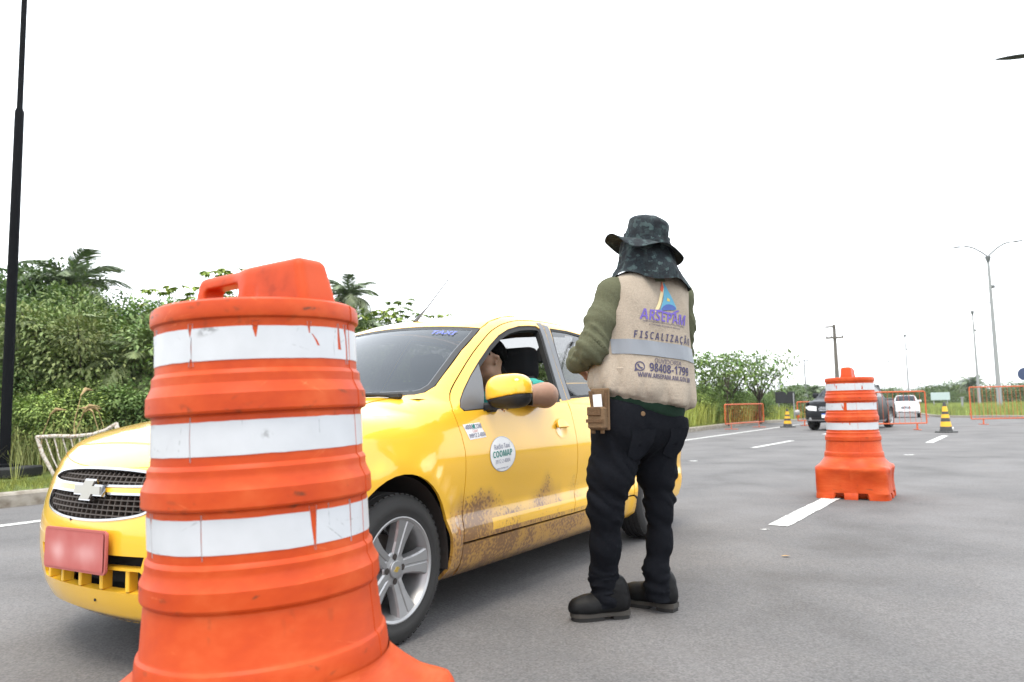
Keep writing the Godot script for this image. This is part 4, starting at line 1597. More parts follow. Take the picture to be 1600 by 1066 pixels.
func build_taxi() -> void:
	taxi_materials()
	car_curves()
	var root := thing("taxi", "yellow taxi sedan with mud-splashed doors and a white round door sticker", "taxi", at3(-1.5506, 0, 2.627), -0.56895)
	var Y: Material = mats.taxi_yellow
	# --- outlines in side view (s, h)
	var hood_line := [Vector2(0.30, 0.755), Vector2(0.42, 0.80), Vector2(0.627, 0.868), Vector2(0.85, 0.915), Vector2(1.0, 0.945), Vector2(1.10, 0.966)]
	var door_front := [Vector2(1.194, 0.322), Vector2(1.206, 0.452), Vector2(1.202, 0.714), Vector2(1.192, 0.79), Vector2(1.166, 0.887), Vector2(1.186, 0.935), Vector2(1.216, 0.967)]
	var roof_seam := [Vector2(1.216, 0.967), Vector2(1.277, 1.012), Vector2(1.523, 1.170), Vector2(1.729, 1.283), Vector2(1.858, 1.336), Vector2(1.96, 1.365), Vector2(2.115, 1.394), Vector2(2.3785, 1.414), Vector2(2.672, 1.412), Vector2(2.93, 1.385), Vector2(3.05, 1.345), Vector2(3.17, 1.27)]
	var door_split := [Vector2(2.3785, 1.414), Vector2(2.325, 1.241), Vector2(2.283, 1.079), Vector2(2.248, 0.933), Vector2(2.244, 0.842), Vector2(2.244, 0.673), Vector2(2.25, 0.573), Vector2(2.256, 0.531), Vector2(2.239, 0.442), Vector2(2.206, 0.320)]
	var door_rear := [Vector2(3.17, 1.27), Vector2(3.19, 1.15), Vector2(3.19, 1.0), Vector2(3.20, 0.86), Vector2(3.16, 0.72), Vector2(3.08, 0.6), Vector2(3.03, 0.45), Vector2(3.01, 0.33)]
	var sill_top := 0.320
	# front wing
	var wing := []
	wing.append_array(curve_in(hood_line, 4))
	wing.append(Vector2(1.216, 0.967))
	wing.append_array(reversed(door_front).slice(1))
	wing.append(Vector2(1.19, 0.175))
	var ar := arch(0.785, 0.2)
	wing.append(Vector2(ar[-1].x, 0.175))
	var split := 0
	while ar[split].x < 0.52 or ar[split].y < 0.4: split += 1
	wing.append_array(reversed(ar.slice(split)))
	wing.append_array([Vector2(0.47, 0.56), Vector2(0.40, 0.66), Vector2(0.34, 0.70)])
	# front door with its window opening
	var opening := [Vector2(1.228, 0.905), Vector2(1.25, 0.937), Vector2(1.31, 0.985), Vector2(1.413, 1.056), Vector2(1.531, 1.130), Vector2(1.68, 1.216), Vector2(1.814, 1.282), Vector2(1.939, 1.326), Vector2(2.075, 1.356), Vector2(2.20, 1.370), Vector2(2.285, 1.374), Vector2(2.318, 1.36), Vector2(2.305, 1.307), Vector2(2.27, 1.207), Vector2(2.235, 1.088), Vector2(2.19, 0.945), Vector2(2.16, 0.936), Vector2(1.795, 0.917), Vector2(1.40, 0.894), Vector2(1.25, 0.888)]
	var fd := door_front.duplicate()
	fd.append_array(curve_in(roof_seam.slice(0, 8), 3).slice(1))
	fd.append_array(door_split.slice(1))
	var bp := [Vector2(2.30, 1.385), Vector2(2.39, 1.40), Vector2(2.325, 1.241), Vector2(2.283, 1.079), Vector2(2.246, 0.93), Vector2(2.15, 0.925), Vector2(2.235, 1.088)]
	var bpillar := [Vector2(2.318, 1.360), Vector2(2.322, 1.394), Vector2(2.373, 1.398), Vector2(2.325, 1.241), Vector2(2.283, 1.079), Vector2(2.248, 0.938), Vector2(2.19, 0.936), Vector2(2.235, 1.088), Vector2(2.27, 1.207), Vector2(2.305, 1.307)]
	side_panel("front_door", fd, joined_outline(opening, bpillar), Y, root)
	side_panel("door_pillar_cover", bpillar, [], mats.pillar_grey, root, 0.012, -0.0035, 0.05, 0.0012)
	# rubber round the opening
	for sgn in [1.0, -1.0]:
		var seal := MB.new()
		var band := [in_set_any(opening, -0.002), in_set_any(opening, 0.022)]
		panel(seal, band[0], [band[1]], 0.05, func(q): return car_side(q, sgn, -0.006), func(p): return car_n(p), 0.03)
		obj("window_seal", seal, mats.rubber, root)
	obj("passenger_window", panel(MB.new(), in_set_any(opening, 0.004), [], 0.08, func(q): return car_side(q, -1.0, -0.012), func(p): return car_n(p)), mats.tinted_glass, root)
	# small black corner piece that carries the mirror
	var corner := [Vector2(1.232, 0.903), Vector2(1.255, 0.937), Vector2(1.315, 0.984), Vector2(1.413, 1.052), Vector2(1.515, 1.114), Vector2(1.495, 1.04), Vector2(1.455, 0.96), Vector2(1.405, 0.899), Vector2(1.26, 0.891)]
	side_panel("mirror_corner", corner, [], mats.pillar_grey, root, 0.02, 0.0)
	# rear door
	var rd := reversed(door_split)
	rd.append_array(curve_in(roof_seam.slice(7), 3).slice(1))
	rd.append_array(door_rear.slice(1))
	var ar2 := arch(3.39, 0.2, 0.33, 0.365)
	var opening2 := [Vector2(2.445, 1.374), Vector2(2.66, 1.376), Vector2(2.86, 1.362), Vector2(2.95, 1.335), Vector2(3.02, 1.20), Vector2(3.0, 1.05), Vector2(2.955, 0.962), Vector2(2.6, 0.958), Vector2(2.30, 0.945), Vector2(2.335, 1.08), Vector2(2.385, 1.235)]
	var front2 := [Vector2(2.435, 1.385), Vector2(2.385, 1.388), Vector2(2.335, 1.241), Vector2(2.295, 1.079), Vector2(2.262, 0.94), Vector2(2.295, 0.942), Vector2(2.33, 1.08), Vector2(2.38, 1.235)]
	side_panel("rear_door", rd, joined_outline(opening2, front2), Y, root)
	side_panel("door_pillar_cover", front2, [], mats.pillar_grey, root, 0.012, -0.0035, 0.05, 0.0012)
	for sgn in [1.0, -1.0]:
		obj("rear_side_window", panel(MB.new(), opening2, [], 0.06, func(q): return car_side(q, sgn, -0.006), func(p): return car_n(p)), mats.tinted_glass, root)
		obj("window_seal", panel(MB.new(), in_set_any(opening2, -0.003), [in_set_any(opening2, 0.014)], 0.06, func(q): return car_side(q, sgn, -0.003), func(p): return car_n(p), 0.02), mats.rubber, root)
	# rear quarter
	var rq := [Vector2(3.17, 1.27), Vector2(3.25, 1.215), Vector2(3.40, 1.12), Vector2(3.50, 1.055), Vector2(3.62, 1.03), Vector2(3.8, 1.01), Vector2(4.0, 0.985), Vector2(4.05, 0.9), Vector2(4.03, 0.78), Vector2(3.92, 0.68), Vector2(3.80, 0.60), Vector2(3.76, 0.5)]
	rq.append_array(reversed(ar2.filter(func(q): return q.y > 0.30)))
	rq.append_array([Vector2(3.01, 0.33)])
	rq.append_array(reversed(door_rear).slice(1, -1))
	side_panel("rear_quarter", rq, [], Y, root)
	# sill
	var sill := [Vector2(1.194, 0.316), Vector2(2.206, 0.315), Vector2(3.01, 0.324), Vector2(3.05, 0.30), Vector2(ar2[0].x, 0.21), Vector2(ar2[0].x - 0.01, 0.175), Vector2(1.194, 0.172)]
	side_panel("sill", sill, [], Y, root)
	# roof side, between the doors and the roof skin
	var rail := curve_in(roof_seam, 3)
	var top_edge := [Vector2(3.25, 1.225), Vector2(3.10, 1.325), Vector2(2.97, 1.398), Vector2(2.8, 1.425), Vector2(2.5, 1.441), Vector2(2.2, 1.434), Vector2(1.98, 1.403), Vector2(1.84, 1.365), Vector2(1.734, 1.319), Vector2(1.64, 1.269), Vector2(1.498, 1.187), Vector2(1.315, 1.071), Vector2(1.21, 1.004), Vector2(1.15, 0.975), Vector2(1.115, 0.966)]
	rail.append_array(top_edge)
	var merged: Array = Geometry2D.merge_polygons(in_set_any(wing, 0.0), in_set_any(rail, -0.0004))
	var whole: PackedVector2Array = merged[0]
	for q in merged:
		if q.size() > whole.size(): whole = q
	side_panel("front_wing", Array(whole), [], Y, root)
	# --- from above (w, s)
	var tops := top_edge.map(func(q): return car_side(q))
	var edge := tops.slice(0, 9).map(func(p): return Vector2(p.x, -p.z))  # along the roof skin
	var roof := edge.duplicate()
	var ws_top := []
	for i in 9:
		var w := lerpf(edge[-1].x, -edge[-1].x, i / 8.0)
		ws_top.append(Vector2(w, edge[-1].y + 0.05 * (pow(w / edge[-1].x, 2.0) - 1.0)))
	roof.append_array(ws_top.slice(1, -1))
	roof.append_array(reversed(edge).map(func(q): return Vector2(-q.x, q.y)))
	roof.append_array([Vector2(-0.3, 2.96), Vector2(0.0, 2.94), Vector2(0.3, 2.96)])
	roof = roof.filter(func(q): return q.y < 3.0)
	obj("roof", panel(MB.new(), roof, [], 0.07, func(q): return car_up(q), func(p): return car_n(p), 0.012), mats.taxi_yellow_clean, root)
	obj("headlining", panel(MB.new(), in_set_any(roof, 0.0), [], 0.1, func(q): return car_up(q, -0.035), func(p): return car_n(p)), mats.cabin, root)
	# windscreen
	var ws := tops.slice(8).map(func(p): return Vector2(p.x, -p.z))
	var ws_low := []
	for i in 11:
		var w := lerpf(ws[-1].x, -ws[-1].x, i / 10.0)
		ws_low.append(Vector2(w, ws[-1].y + 0.15 * (pow(w / ws[-1].x, 2.0) - 1.0)))
	var screen := ws.duplicate()
	screen.append_array(ws_low.slice(1, -1))
	screen.append_array(reversed(ws).map(func(q): return Vector2(-q.x, q.y)))
	screen.append_array(reversed(ws_top).slice(1, -1))
	obj("windscreen", panel(MB.new(), in_set_any(screen, 0.004), [], 0.07, func(q): return car_up(q, -0.004), func(p): return car_n(p)), mats.windscreen_glass, root)
	obj("windscreen_border", panel(MB.new(), in_set_any(screen, 0.001), [in_set_any(screen, 0.032)], 0.07, func(q): return car_up(q, -0.0025), func(p): return car_n(p), 0.01), mats.black_plastic, root)
	obj("windscreen_band", panel(MB.new(), in_set_any(screen, 0.032), [in_set_any(screen, 0.037)], 0.07, func(q): return car_up(q, -0.0032), func(p): return car_n(p)), mats.pillar_grey, root)
	# cowl below the windscreen
	var cowl := ws_low.duplicate()
	cowl.append_array(reversed(ws_low).map(func(q): return Vector2(q.x, q.y - 0.075 - 0.03 * (1.0 - pow(q.x / ws[-1].x, 2.0)))))
	obj("cowl", panel(MB.new(), cowl, [], 0.06, func(q): return car_up(q, -0.012), func(p): return car_n(p)), mats.black_plastic, root)
	# bonnet
	var hl := curve_in(hood_line, 4).map(func(q): return car_side(q)).map(func(p): return Vector2(p.x, -p.z))
	var bonnet := hl.duplicate()
	for i in range(1, 40):
		var w := lerpf(hl[-1].x, -hl[-1].x, i / 40.0)
		bonnet.append(Vector2(w, hl[-1].y - 0.022 * (1.0 - pow(w / hl[-1].x, 4.0)) + 0.15 * (pow(w / hl[-1].x, 2.0) - 1.0)))
	bonnet.append_array(reversed(hl).map(func(q): return Vector2(-q.x, q.y)))
	var hood_front := []
	for i in range(0, 41):
		var w := lerpf(-hl[0].x, hl[0].x, i / 40.0)
		hood_front.append(Vector2(w, 0.096 + (hl[0].y - 0.096) * pow(absf(w) / hl[0].x, 2.2)))
	bonnet.append_array(hood_front.slice(1, -1))
	obj("bonnet", panel(MB.new(), in_set_any(bonnet, 0.0010), [], 0.05, func(q): return car_up(q), func(p): return car_n(p), 0.016), mats.taxi_yellow_clean, root)
	for sgn in [-1.0, 1.0]:
		var wp := MB.new()
		var pts := []
		for i in 9:
			var f := i / 8.0
			pts.append(car_up(Vector2(lerpf(0.56, -0.04, f) if sgn > 0 else lerpf(0.0, -0.52, f), lerpf(1.045, 0.93, f) + (0.0 if sgn > 0 else 0.03 + 0.05 * f)), 0.012))
		wp.tube(pts, [0.012, 0.010, 0.008, 0.007, 0.006, 0.006, 0.006, 0.006, 0.005], 6)
		wp.box(pts[0], Vector3(0.07, 0.03, 0.03), 0.008)
		obj("wiper", wp, mats.black_plastic, root)
	# boot lid and rear window
	var rw_edge := [Vector2(0.47, 3.0), Vector2(0.50, 3.12), Vector2(0.56, 3.28), Vector2(0.60, 3.42)]
	var rw := [Vector2(0.0, 2.955)]
	rw.append_array(rw_edge)
	rw.append_array([Vector2(0.3, 3.49), Vector2(0.0, 3.51), Vector2(-0.3, 3.49)])
	rw.append_array(reversed(rw_edge).map(func(q): return Vector2(-q.x, q.y)))
	obj("rear_window", panel(MB.new(), in_set_any(rw, 0.004), [], 0.07, func(q): return car_up(q, -0.004), func(p): return car_n(p)), mats.tinted_glass, root)
	var rear_deck := [Vector2(0.72, 3.2), Vector2(0.74, 3.5), Vector2(0.72, 3.75), Vector2(0.66, 4.02), Vector2(0.4, 4.11), Vector2(0.0, 4.14), Vector2(-0.4, 4.11), Vector2(-0.66, 4.02), Vector2(-0.72, 3.75), Vector2(-0.74, 3.5), Vector2(-0.72, 3.2), Vector2(-0.55, 2.99), Vector2(0.0, 2.95), Vector2(0.55, 2.99)]
	obj("boot_lid", panel(MB.new(), rear_deck, [in_set_any(rw, -0.006)], 0.07, func(q): return car_up(q, -0.0015), func(p): return car_n(p), 0.012), mats.taxi_yellow_clean, root)
	# --- round the nose
	var seam := []
	for q in [Vector2(0.34, 0.70), Vector2(0.40, 0.66), Vector2(0.47, 0.56)]:
		seam.append(round_q(car_side(q)))
	var foot_arch := []
	for q in reversed(ar.slice(0, split + 1)):
		foot_arch.append(round_q(car_side(q)))
	var hood_edge := hood_front.map(func(q): return round_q(car_up(q)))
	var half := []
	half.append_array(hood_edge)  # from the passenger's side to the driver's
	half.append_array(seam)
	half.append_array(foot_arch)
	half.append(Vector2(foot_arch[-1].x, 0.165))
	half.append(Vector2(0.0, 0.165))
	half.append(Vector2(-foot_arch[-1].x, 0.165))
	half.append_array(reversed(foot_arch).map(func(q): return Vector2(-q.x, q.y)))
	half.append_array(reversed(seam).map(func(q): return Vector2(-q.x, q.y)))
	var up_grille := front_qs(curve_in([Vector2(-0.372, 0.664), Vector2(-0.33, 0.690), Vector2(-0.2, 0.703), Vector2(0, 0.707), Vector2(0.2, 0.703), Vector2(0.33, 0.690), Vector2(0.372, 0.664), Vector2(0.3, 0.652), Vector2(0.15, 0.648), Vector2(0, 0.647), Vector2(-0.15, 0.648), Vector2(-0.3, 0.652)], 4, true))
	var low_grille := front_qs(curve_in([Vector2(-0.345, 0.612), Vector2(-0.32, 0.627), Vector2(-0.15, 0.627), Vector2(0, 0.627), Vector2(0.15, 0.627), Vector2(0.32, 0.627), Vector2(0.345, 0.612), Vector2(0.34, 0.583), Vector2(0.30, 0.558), Vector2(0.16, 0.538), Vector2(0, 0.532), Vector2(-0.16, 0.538), Vector2(-0.30, 0.558), Vector2(-0.34, 0.583)], 4, true))
	var slot := front_qs([Vector2(-0.34, 0.425), Vector2(0.34, 0.425), Vector2(0.325, 0.385), Vector2(-0.325, 0.385)])
	var intake := front_qs(round_rect(0.66, 0.075, 0.015, Vector2(0, 0.338)))
	var lights := []
	for sgn in [1.0, -1.0]:
		lights.append([Vector2(0.50, 0.600), Vector2(0.60, 0.585), Vector2(0.80, 0.62), Vector2(0.93, 0.69), Vector2(0.90, 0.745), Vector2(0.78, 0.735), Vector2(0.62, 0.70), Vector2(0.52, 0.66)].map(func(q): return Vector2(q.x * sgn, q.y)))
	var nose := func(q): return car_round(q)
	var holes := [up_grille, low_grille, slot, intake]
	holes.append_array(lights)
	obj("front_bumper", panel(MB.new(), in_set_any(half, 0.0008), holes, 0.05, nose, func(p): return car_n(p), 0.03), mats.taxi_yellow_clean, root)
	for l in lights:
		var hl_ := obj("headlamp", panel(MB.new(), in_set_any(l, 0.002), [], 0.05, func(q): return car_round(q, 0.85, -1.0, -0.001), func(p): return car_n(p)), mats.lamp_glass, root)
		obj("reflector", panel(MB.new(), in_set_any(l, -0.004), [], 0.05, func(q): return car_round(q, 0.85, -1.0, -0.05), func(p): return car_n(p)), mats.alloy, hl_)
		obj("lamp_frame", panel(MB.new(), in_set_any(l, -0.003), [in_set_any(l, 0.012)], 0.05, func(q): return car_round(q, 0.85, -1.0, -0.004), func(p): return car_n(p), 0.045), mats.black_plastic, hl_)
	for k in 2:
		var gq: Array = [up_grille, low_grille][k]
		obj("grille_surround", panel(MB.new(), in_set_any(gq, -0.002), [in_set_any(gq, 0.006)], 0.03, func(q): return car_round(q, 0.85, -1.0, 0.003), func(p): return car_n(p), 0.03), mats.chrome, root)
		obj("grille_back", panel(MB.new(), in_set_any(gq, -0.004), [], 0.05, func(q): return car_round(q, 0.85, -1.0, -0.05), func(p): return car_n(p)), mats.liner, root)
		var lo := Vector2(9, 9)
		var hi := -lo
		for q in gq:
			lo = lo.min(q)
			hi = hi.max(q)
		# lattice: rows and upright fins, clipped to the opening
		var inner := PackedVector2Array(in_set_any(gq, 0.008))
		var rows := 3 if k == 0 else 5
		var lat := []
		for i in range(1, rows):
			var hh := lerpf(lo.y + 0.004, hi.y - 0.004, float(i) / rows)
			lat.append([Vector2(lo.x, hh), Vector2(hi.x, hh), 0.0026])
		var cols := int((hi.x - lo.x) / 0.030)
		for i in range(1, cols):
			var x := lerpf(lo.x, hi.x, float(i) / cols)
			lat.append([Vector2(x - 0.004, hi.y), Vector2(x + 0.004, lo.y), 0.0022])
		for b in lat:
			for piece in Geometry2D.intersect_polyline_with_polygon(line_in([b[0], b[1]], 0.03, false), inner):
				if piece.size() < 2: continue
				var mb := MB.new()
				for i in piece.size() - 1:
					var a0: Vector3 = car_round(piece[i], 0.85, -1.0, -0.012)
					var a1: Vector3 = car_round(piece[i + 1], 0.85, -1.0, -0.012)
					var d := a1 - a0
					var nn := car_n(a0)
					mb.box((a0 + a1) * 0.5 - nn * 0.006, Vector3(d.length() + 0.002, b[2] * 2.0, 0.02), 0.001, Basis(d.normalized(), nn.cross(d).normalized(), nn).orthonormalized())
				obj("grille_bar", mb, mats.grille_black, root)
	for gq in [slot, intake]:
		obj("intake_back", panel(MB.new(), in_set_any(gq, -0.004), [], 0.05, func(q): return car_round(q, 0.85, -1.0, -0.07), func(p): return car_n(p)), mats.liner, root)
	for i in 5:
		var w := lerpf(-0.26, 0.26, i / 4.0)
		var a0 := car_round(front_q(w, 0.338), 0.85, -1.0, -0.022)
		var nn := car_n(a0)
		obj("intake_fin", MB.new().box(a0, Vector3(0.018, 0.075, 0.04), 0.003, Basis(Vector3.UP.cross(nn).normalized(), Vector3.UP, nn).orthonormalized()), mats.taxi_yellow_clean, root)
	# emblem, plate
	var bow := [Vector2(-0.105, -0.016), Vector2(-0.035, -0.016), Vector2(-0.045, -0.037), Vector2(0.035, -0.037), Vector2(0.044, -0.016), Vector2(0.115, -0.016), Vector2(0.098, 0.016), Vector2(0.032, 0.016), Vector2(0.04, 0.037), Vector2(-0.04, 0.037), Vector2(-0.05, 0.016), Vector2(-0.118, 0.016)].map(func(q): return Vector2(q.x * 0.78, q.y * 0.88))
	var bt := Transform3D(Basis(Vector3(1, 0, 0), -0.28), Vector3(0.012, 0.637, -0.022))
	obj("emblem", plate(bow, 0.014, bt.translated(Vector3(0, 0, 0.004))), mats.emblem_gold, root)
	obj("emblem_frame", plate(in_set_any(bow, -0.006), 0.014, bt), mats.chrome, root)
	var pt := Transform3D(Basis(Vector3(0, 0, 1), 0.02) * Basis(Vector3(1, 0, 0), -0.02), Vector3(0.005, 0.432, 0.016))
	var pm := MB.new()
	var pr := PackedVector2Array(round_rect(0.392, 0.128, 0.01))
	panel(pm, pr, [], 0.9, func(q): return pt * Vector3(q.x, q.y, 0.0035), func(_p): return pt.basis.z)
	for i in pm.t.size():
		pm.t[i] = Vector2(0.5 + pm.t[i].x / 0.392, 0.5 - pm.t[i].y / 0.128)
	var npl := obj("number_plate", pm, mats.plate_red, root)
	obj("plate_frame", plate(round_rect(0.412, 0.146, 0.018), 0.007, pt, [in_set_any(round_rect(0.392, 0.128, 0.01), -0.0005)]), mats.plate_rim, npl)
	obj("plate_back", plate(round_rect(0.40, 0.136, 0.01), 0.01, pt.translated_local(Vector3(0, 0, -0.002))), mats.plate_rim, npl)
	for w in [-0.07, 0.075]:
		obj("bolt", MB.new().lathe([Vector2(0, 0.004), Vector2(0.005, 0.003), Vector2(0.006, 0)], 10, Transform3D(Basis(Vector3.RIGHT, PI / 2), car_round(front_q(w, 0.53 if w < 0 else 0.26)))), mats.dirt_dark, root)
	# --- round the tail
	var tail_out := []
	for q in [Vector2(-0.86, 0.17), Vector2(0.86, 0.17), Vector2(0.98, 0.3), Vector2(1.0, 0.55), Vector2(0.75, 0.66), Vector2(0.4, 0.64), Vector2(0, 0.64), Vector2(-0.4, 0.64), Vector2(-0.75, 0.66), Vector2(-1.0, 0.55), Vector2(-0.98, 0.3)]:
		tail_out.append(q)
	obj("rear_bumper", panel(MB.new(), tail_out, [], 0.06, func(q): return car_round(q, 3.4, 1.0), func(p): return car_n(p), 0.02), mats.taxi_yellow_clean, root)
	obj("boot_rear", panel(MB.new(), [Vector2(-0.52, 0.65), Vector2(0.52, 0.65), Vector2(0.5, 0.98), Vector2(-0.5, 0.98)], [], 0.06, func(q): return car_round(q, 3.4, 1.0), func(p): return car_n(p), 0.02), mats.taxi_yellow_clean, root)
	for sgn in [1.0, -1.0]:
		obj("tail_lamp", panel(MB.new(), [Vector2(0.53, 0.67), Vector2(0.82, 0.69), Vector2(0.9, 0.80), Vector2(0.86, 0.93), Vector2(0.52, 0.97)].map(func(q): return Vector2(q.x * sgn, q.y)), [], 0.06, func(q): return car_round(q, 3.4, 1.0), func(p): return car_n(p), 0.02), mats.lamp_red, root)
	# --- wheel housings, floor
	for c in [0.785, 3.39]:
		for sgn in [1.0, -1.0]:
			var lw := MB.new()
			var ps := arch(c, 0.23, 0.312 if c < 1 else 0.325, 0.352 if c < 1 else 0.36)
			lw.sheet(24, 2, func(u, t): 
				var q: Vector2 = ps[int(round(u * 24))]
				return Vector3(sgn * lerpf(0.80, 0.45, t), q.y, -q.x))
			var inner_wall := []
			for q in ps: inner_wall.append(Vector3(sgn * 0.45, q.y, -q.x))
			lw.face(inner_wall, Vector3(sgn, 0, 0))
			obj("wheel_housing", lw, mats.dirt_dark, root)
			wheel(root, c, sgn, 0.03 if c < 1 else 0.0)
	obj("floor_pan", MB.new().box(Vector3(0, 0.205, -2.1), Vector3(1.3, 0.05, 3.1), 0.02), mats.liner, root)
	obj("engine_bay", MB.new().box(Vector3(0, 0.45, -0.62), Vector3(0.82, 0.5, 0.85), 0.02), mats.liner, root)
	obj("bulkhead", MB.new().box(Vector3(0, 0.5, -1.13), Vector3(1.44, 0.62, 0.03), 0.0), mats.liner, root)
	obj("rear_bulkhead", MB.new().box(Vector3(0, 0.55, -3.08), Vector3(1.1, 0.7, 0.04), 0.0), mats.liner, root)
	# --- cabin
	var trim := [Vector2(1.2, 0.3), Vector2(1.2, 0.9), Vector2(1.4, 0.91), Vector2(2.2, 0.93), Vector2(3.0, 0.95), Vector2(3.05, 0.3)]
	for sgn in [1.0, -1.0]:
		obj("door_trim", panel(MB.new(), trim, [], 0.12, func(q): return car_side(q, sgn, -0.06), func(p): return car_n(p), 0.02), mats.cabin, root)
		obj("pillar_trim", panel(MB.new(), in_set_any(fd.slice(5).filter(func(q): return q.y > 0.9), -0.012), [in_set_any(opening, 0.001)], 0.08, func(q): return car_side(q, sgn, -0.034), func(p): return car_n(p)), mats.cabin, root)
	var dash := MB.new()
	dash.sheet(10, 8, func(u, t):
		var w := lerpf(-0.68, 0.68, u)
		var s := lerpf(1.06, 1.55, t)
		return Vector3(w, 0.945 - 0.02 * t - 0.25 * pow(maxf(t - 0.75, 0.0) * 4.0, 2.0) + 0.03 * exp(-pow((w - 0.36) / 0.2, 2.0)) * smoothstep(0.3, 0.7, t), -s))
	obj("dashboard", dash, mats.cabin, root)
	var st := Basis(Vector3.RIGHT, 0.9)
	var sw := MB.new()
	var ring := []
	for i in 25:
		ring.append(Vector3(0.36, 0.87, -1.62) + st * Vector3(cos(TAU * i / 24) * 0.18, 0.0, sin(TAU * i / 24) * 0.18))
	sw.tube(ring, 0.016, 8, false)
	sw.box(Vector3(0.36, 0.865, -1.61), Vector3(0.3, 0.03, 0.08), 0.01, st)
	obj("steering_wheel", sw, mats.cabin, root)
	for sgn in [1.0, -1.0]:
		var seat := MB.new()
		seat.box(Vector3(sgn * 0.36, 0.45, -1.95), Vector3(0.5, 0.16, 0.52), 0.06)
		seat.box(Vector3(sgn * 0.36, 0.78, -2.33), Vector3(0.48, 0.62, 0.15), 0.06, Basis(Vector3.RIGHT, 0.28))
		var se := obj("front_seat", seat, mats.seat_cloth, root)
		var hr := nets(func(q: Vector3) -> float:
			var d := Vector3(absf(q.x) - 0.075, absf(q.y) - 0.055, absf(q.z) - 0.01)
			return Vector3(maxf(d.x, 0), maxf(d.y, 0), maxf(d.z, 0)).length() - 0.05, Vector3(-0.15, -0.13, -0.08), Vector3(0.15, 0.13, 0.08), 0.014)
		var hd := obj("headrest", hr, mats.seat_cloth, se)
		hd.position = Vector3(sgn * 0.36, 1.16, -2.39)
		obj("headrest_stem", MB.new().tube([Vector3(sgn * 0.36 - 0.05, 1.03, -2.39), Vector3(sgn * 0.36 - 0.05, 1.14, -2.39)], 0.006, 6), mats.chrome, se)
	obj("rear_seat", MB.new().box(Vector3(0, 0.48, -2.75), Vector3(1.2, 0.18, 0.5), 0.06).box(Vector3(0, 0.77, -3.02), Vector3(1.2, 0.58, 0.14), 0.06, Basis(Vector3.RIGHT, 0.3)), mats.seat_cloth, root)
	obj("seat_belt", MB.new().box(Vector3(0, 0, 0), Vector3(0.045, 0.62, 0.004), 0.0, Basis(Vector3(0, 0, 1), 0.62)), mats.seat_cloth, root).position = Vector3(0.40, 1.02, -2.24)
	obj("belt_anchor", MB.new().box(Vector3(0.575, 1.2, -2.29), Vector3(0.04, 0.09, 0.04), 0.01), mats.black_plastic, root)
	# --- mirror
	var mr := Node3D.new()
	mr.name = "door_mirror"
	root.add_child(mr)
	mr.position = car_side(Vector2(1.455, 0.937))
	var shell := func(q: Vector3) -> float:
		# x outward, y up, z forward
		var e := Vector3((q.x - 0.15) / 0.125, (q.y - (0.03 if q.y > 0.0 else 0.03)) / (0.088 if q.y > 0.03 else 0.075), (q.z + 0.0) / 0.075)
		var r := pow(pow(absf(e.x), 3.2) + pow(absf(e.y), 2.8) + pow(absf(e.z), 2.2), 1.0 / 2.8)
		return maxf((r - 1.0) * 0.07, -q.z - 0.03)
	var cap_ := func(q: Vector3) -> float: return maxf(shell.call(q), 0.0 + (-q.y + 0.010 + (q.x - 0.15) * 0.12))
	var low := func(q: Vector3) -> float: return maxf(shell.call(q * Vector3(1, 1, 1.02)) + 0.002, q.y - 0.011 - (q.x - 0.15) * 0.12)
	var box_lo := Vector3(-0.01, -0.07, -0.06)
	var box_hi := Vector3(0.31, 0.15, 0.11)
	var turn_m := Basis(Vector3.UP, -0.18)
	var cm := obj("mirror_cap", nets(cap_, box_lo, box_hi, 0.006), mats.taxi_yellow_clean, mr)
	cm.transform.basis = turn_m
	var lm := obj("mirror_base", nets(low, box_lo, box_hi, 0.006), mats.black_plastic, mr)
	lm.transform.basis = turn_m
	obj("mirror_arm", MB.new().box(Vector3(0.015, -0.035, 0.01), Vector3(0.09, 0.045, 0.06), 0.012), mats.black_plastic, mr)
	obj("mirror_glass", MB.new().box(Vector3(0.15, 0.025, -0.031), Vector3(0.2, 0.11, 0.003), 0.0, turn_m), mats.chrome, mr)
	obj("repeater", MB.new().lathe([Vector2(0, -0.008), Vector2(0.006, -0.004), Vector2(0.006, 0.0)], 10, Transform3D(Basis(), Vector3(0.1, -0.05, 0.0))), mats.amber, mr)
	var m2: Node3D = mr.duplicate()
	m2.name = "door_mirror_001"
	root.add_child(m2)
	m2.position = car_side(Vector2(1.40, 0.955), -1.0)
	m2.scale.x = -1.0
	# --- door handles
	for sp in [Vector2(2.09, 0.785), Vector2(2.93, 0.80)]:
		var cup := ring_of(0.066, 0.055, 28, sp)
		obj("handle_cup", panel(MB.new(), cup, [], 0.02, func(q):
			var e: Vector2 = (q - sp) / Vector2(0.066, 0.055)
			return car_side(q, 1.0, 0.0025 - 0.001 * smoothstep(0.8, 1.0, e.length())), func(p):
			var e: Vector2 = (Vector2(-p.z, p.y) - sp) / Vector2(0.066, 0.055)
			return (car_n(p) + Vector3(0, -e.y, e.x) * 0.75 * sin(PI * minf(e.length(), 1.0))).normalized()), mats.taxi_yellow_clean, root)
		var flap := []
		for i in 15:
			var g := PI * i / 14.0
			flap.append(sp + Vector2(cos(g) * 0.06, 0.003 + sin(g) * 0.045))
		obj("handle_flap", panel(MB.new(), flap, [], 0.02, func(q): return car_side(q, 1.0, 0.010 + 0.012 * smoothstep(0.05, 0.0, q.y - sp.y)), func(p): return (car_n(p) + Vector3(0, 0.35, 0)).normalized(), 0.012), mats.taxi_yellow_clean, root)
	# --- stickers
	var s0 := Vector2(1.494, 0.684)
	var st1 := obj("door_sticker", panel(MB.new(), ring_of(0.106, 0.080, 40, s0), [], 0.03, func(q): return car_side(q, 1.0, 0.0012), func(p): return car_n(p)), mats.sticker_white, root)
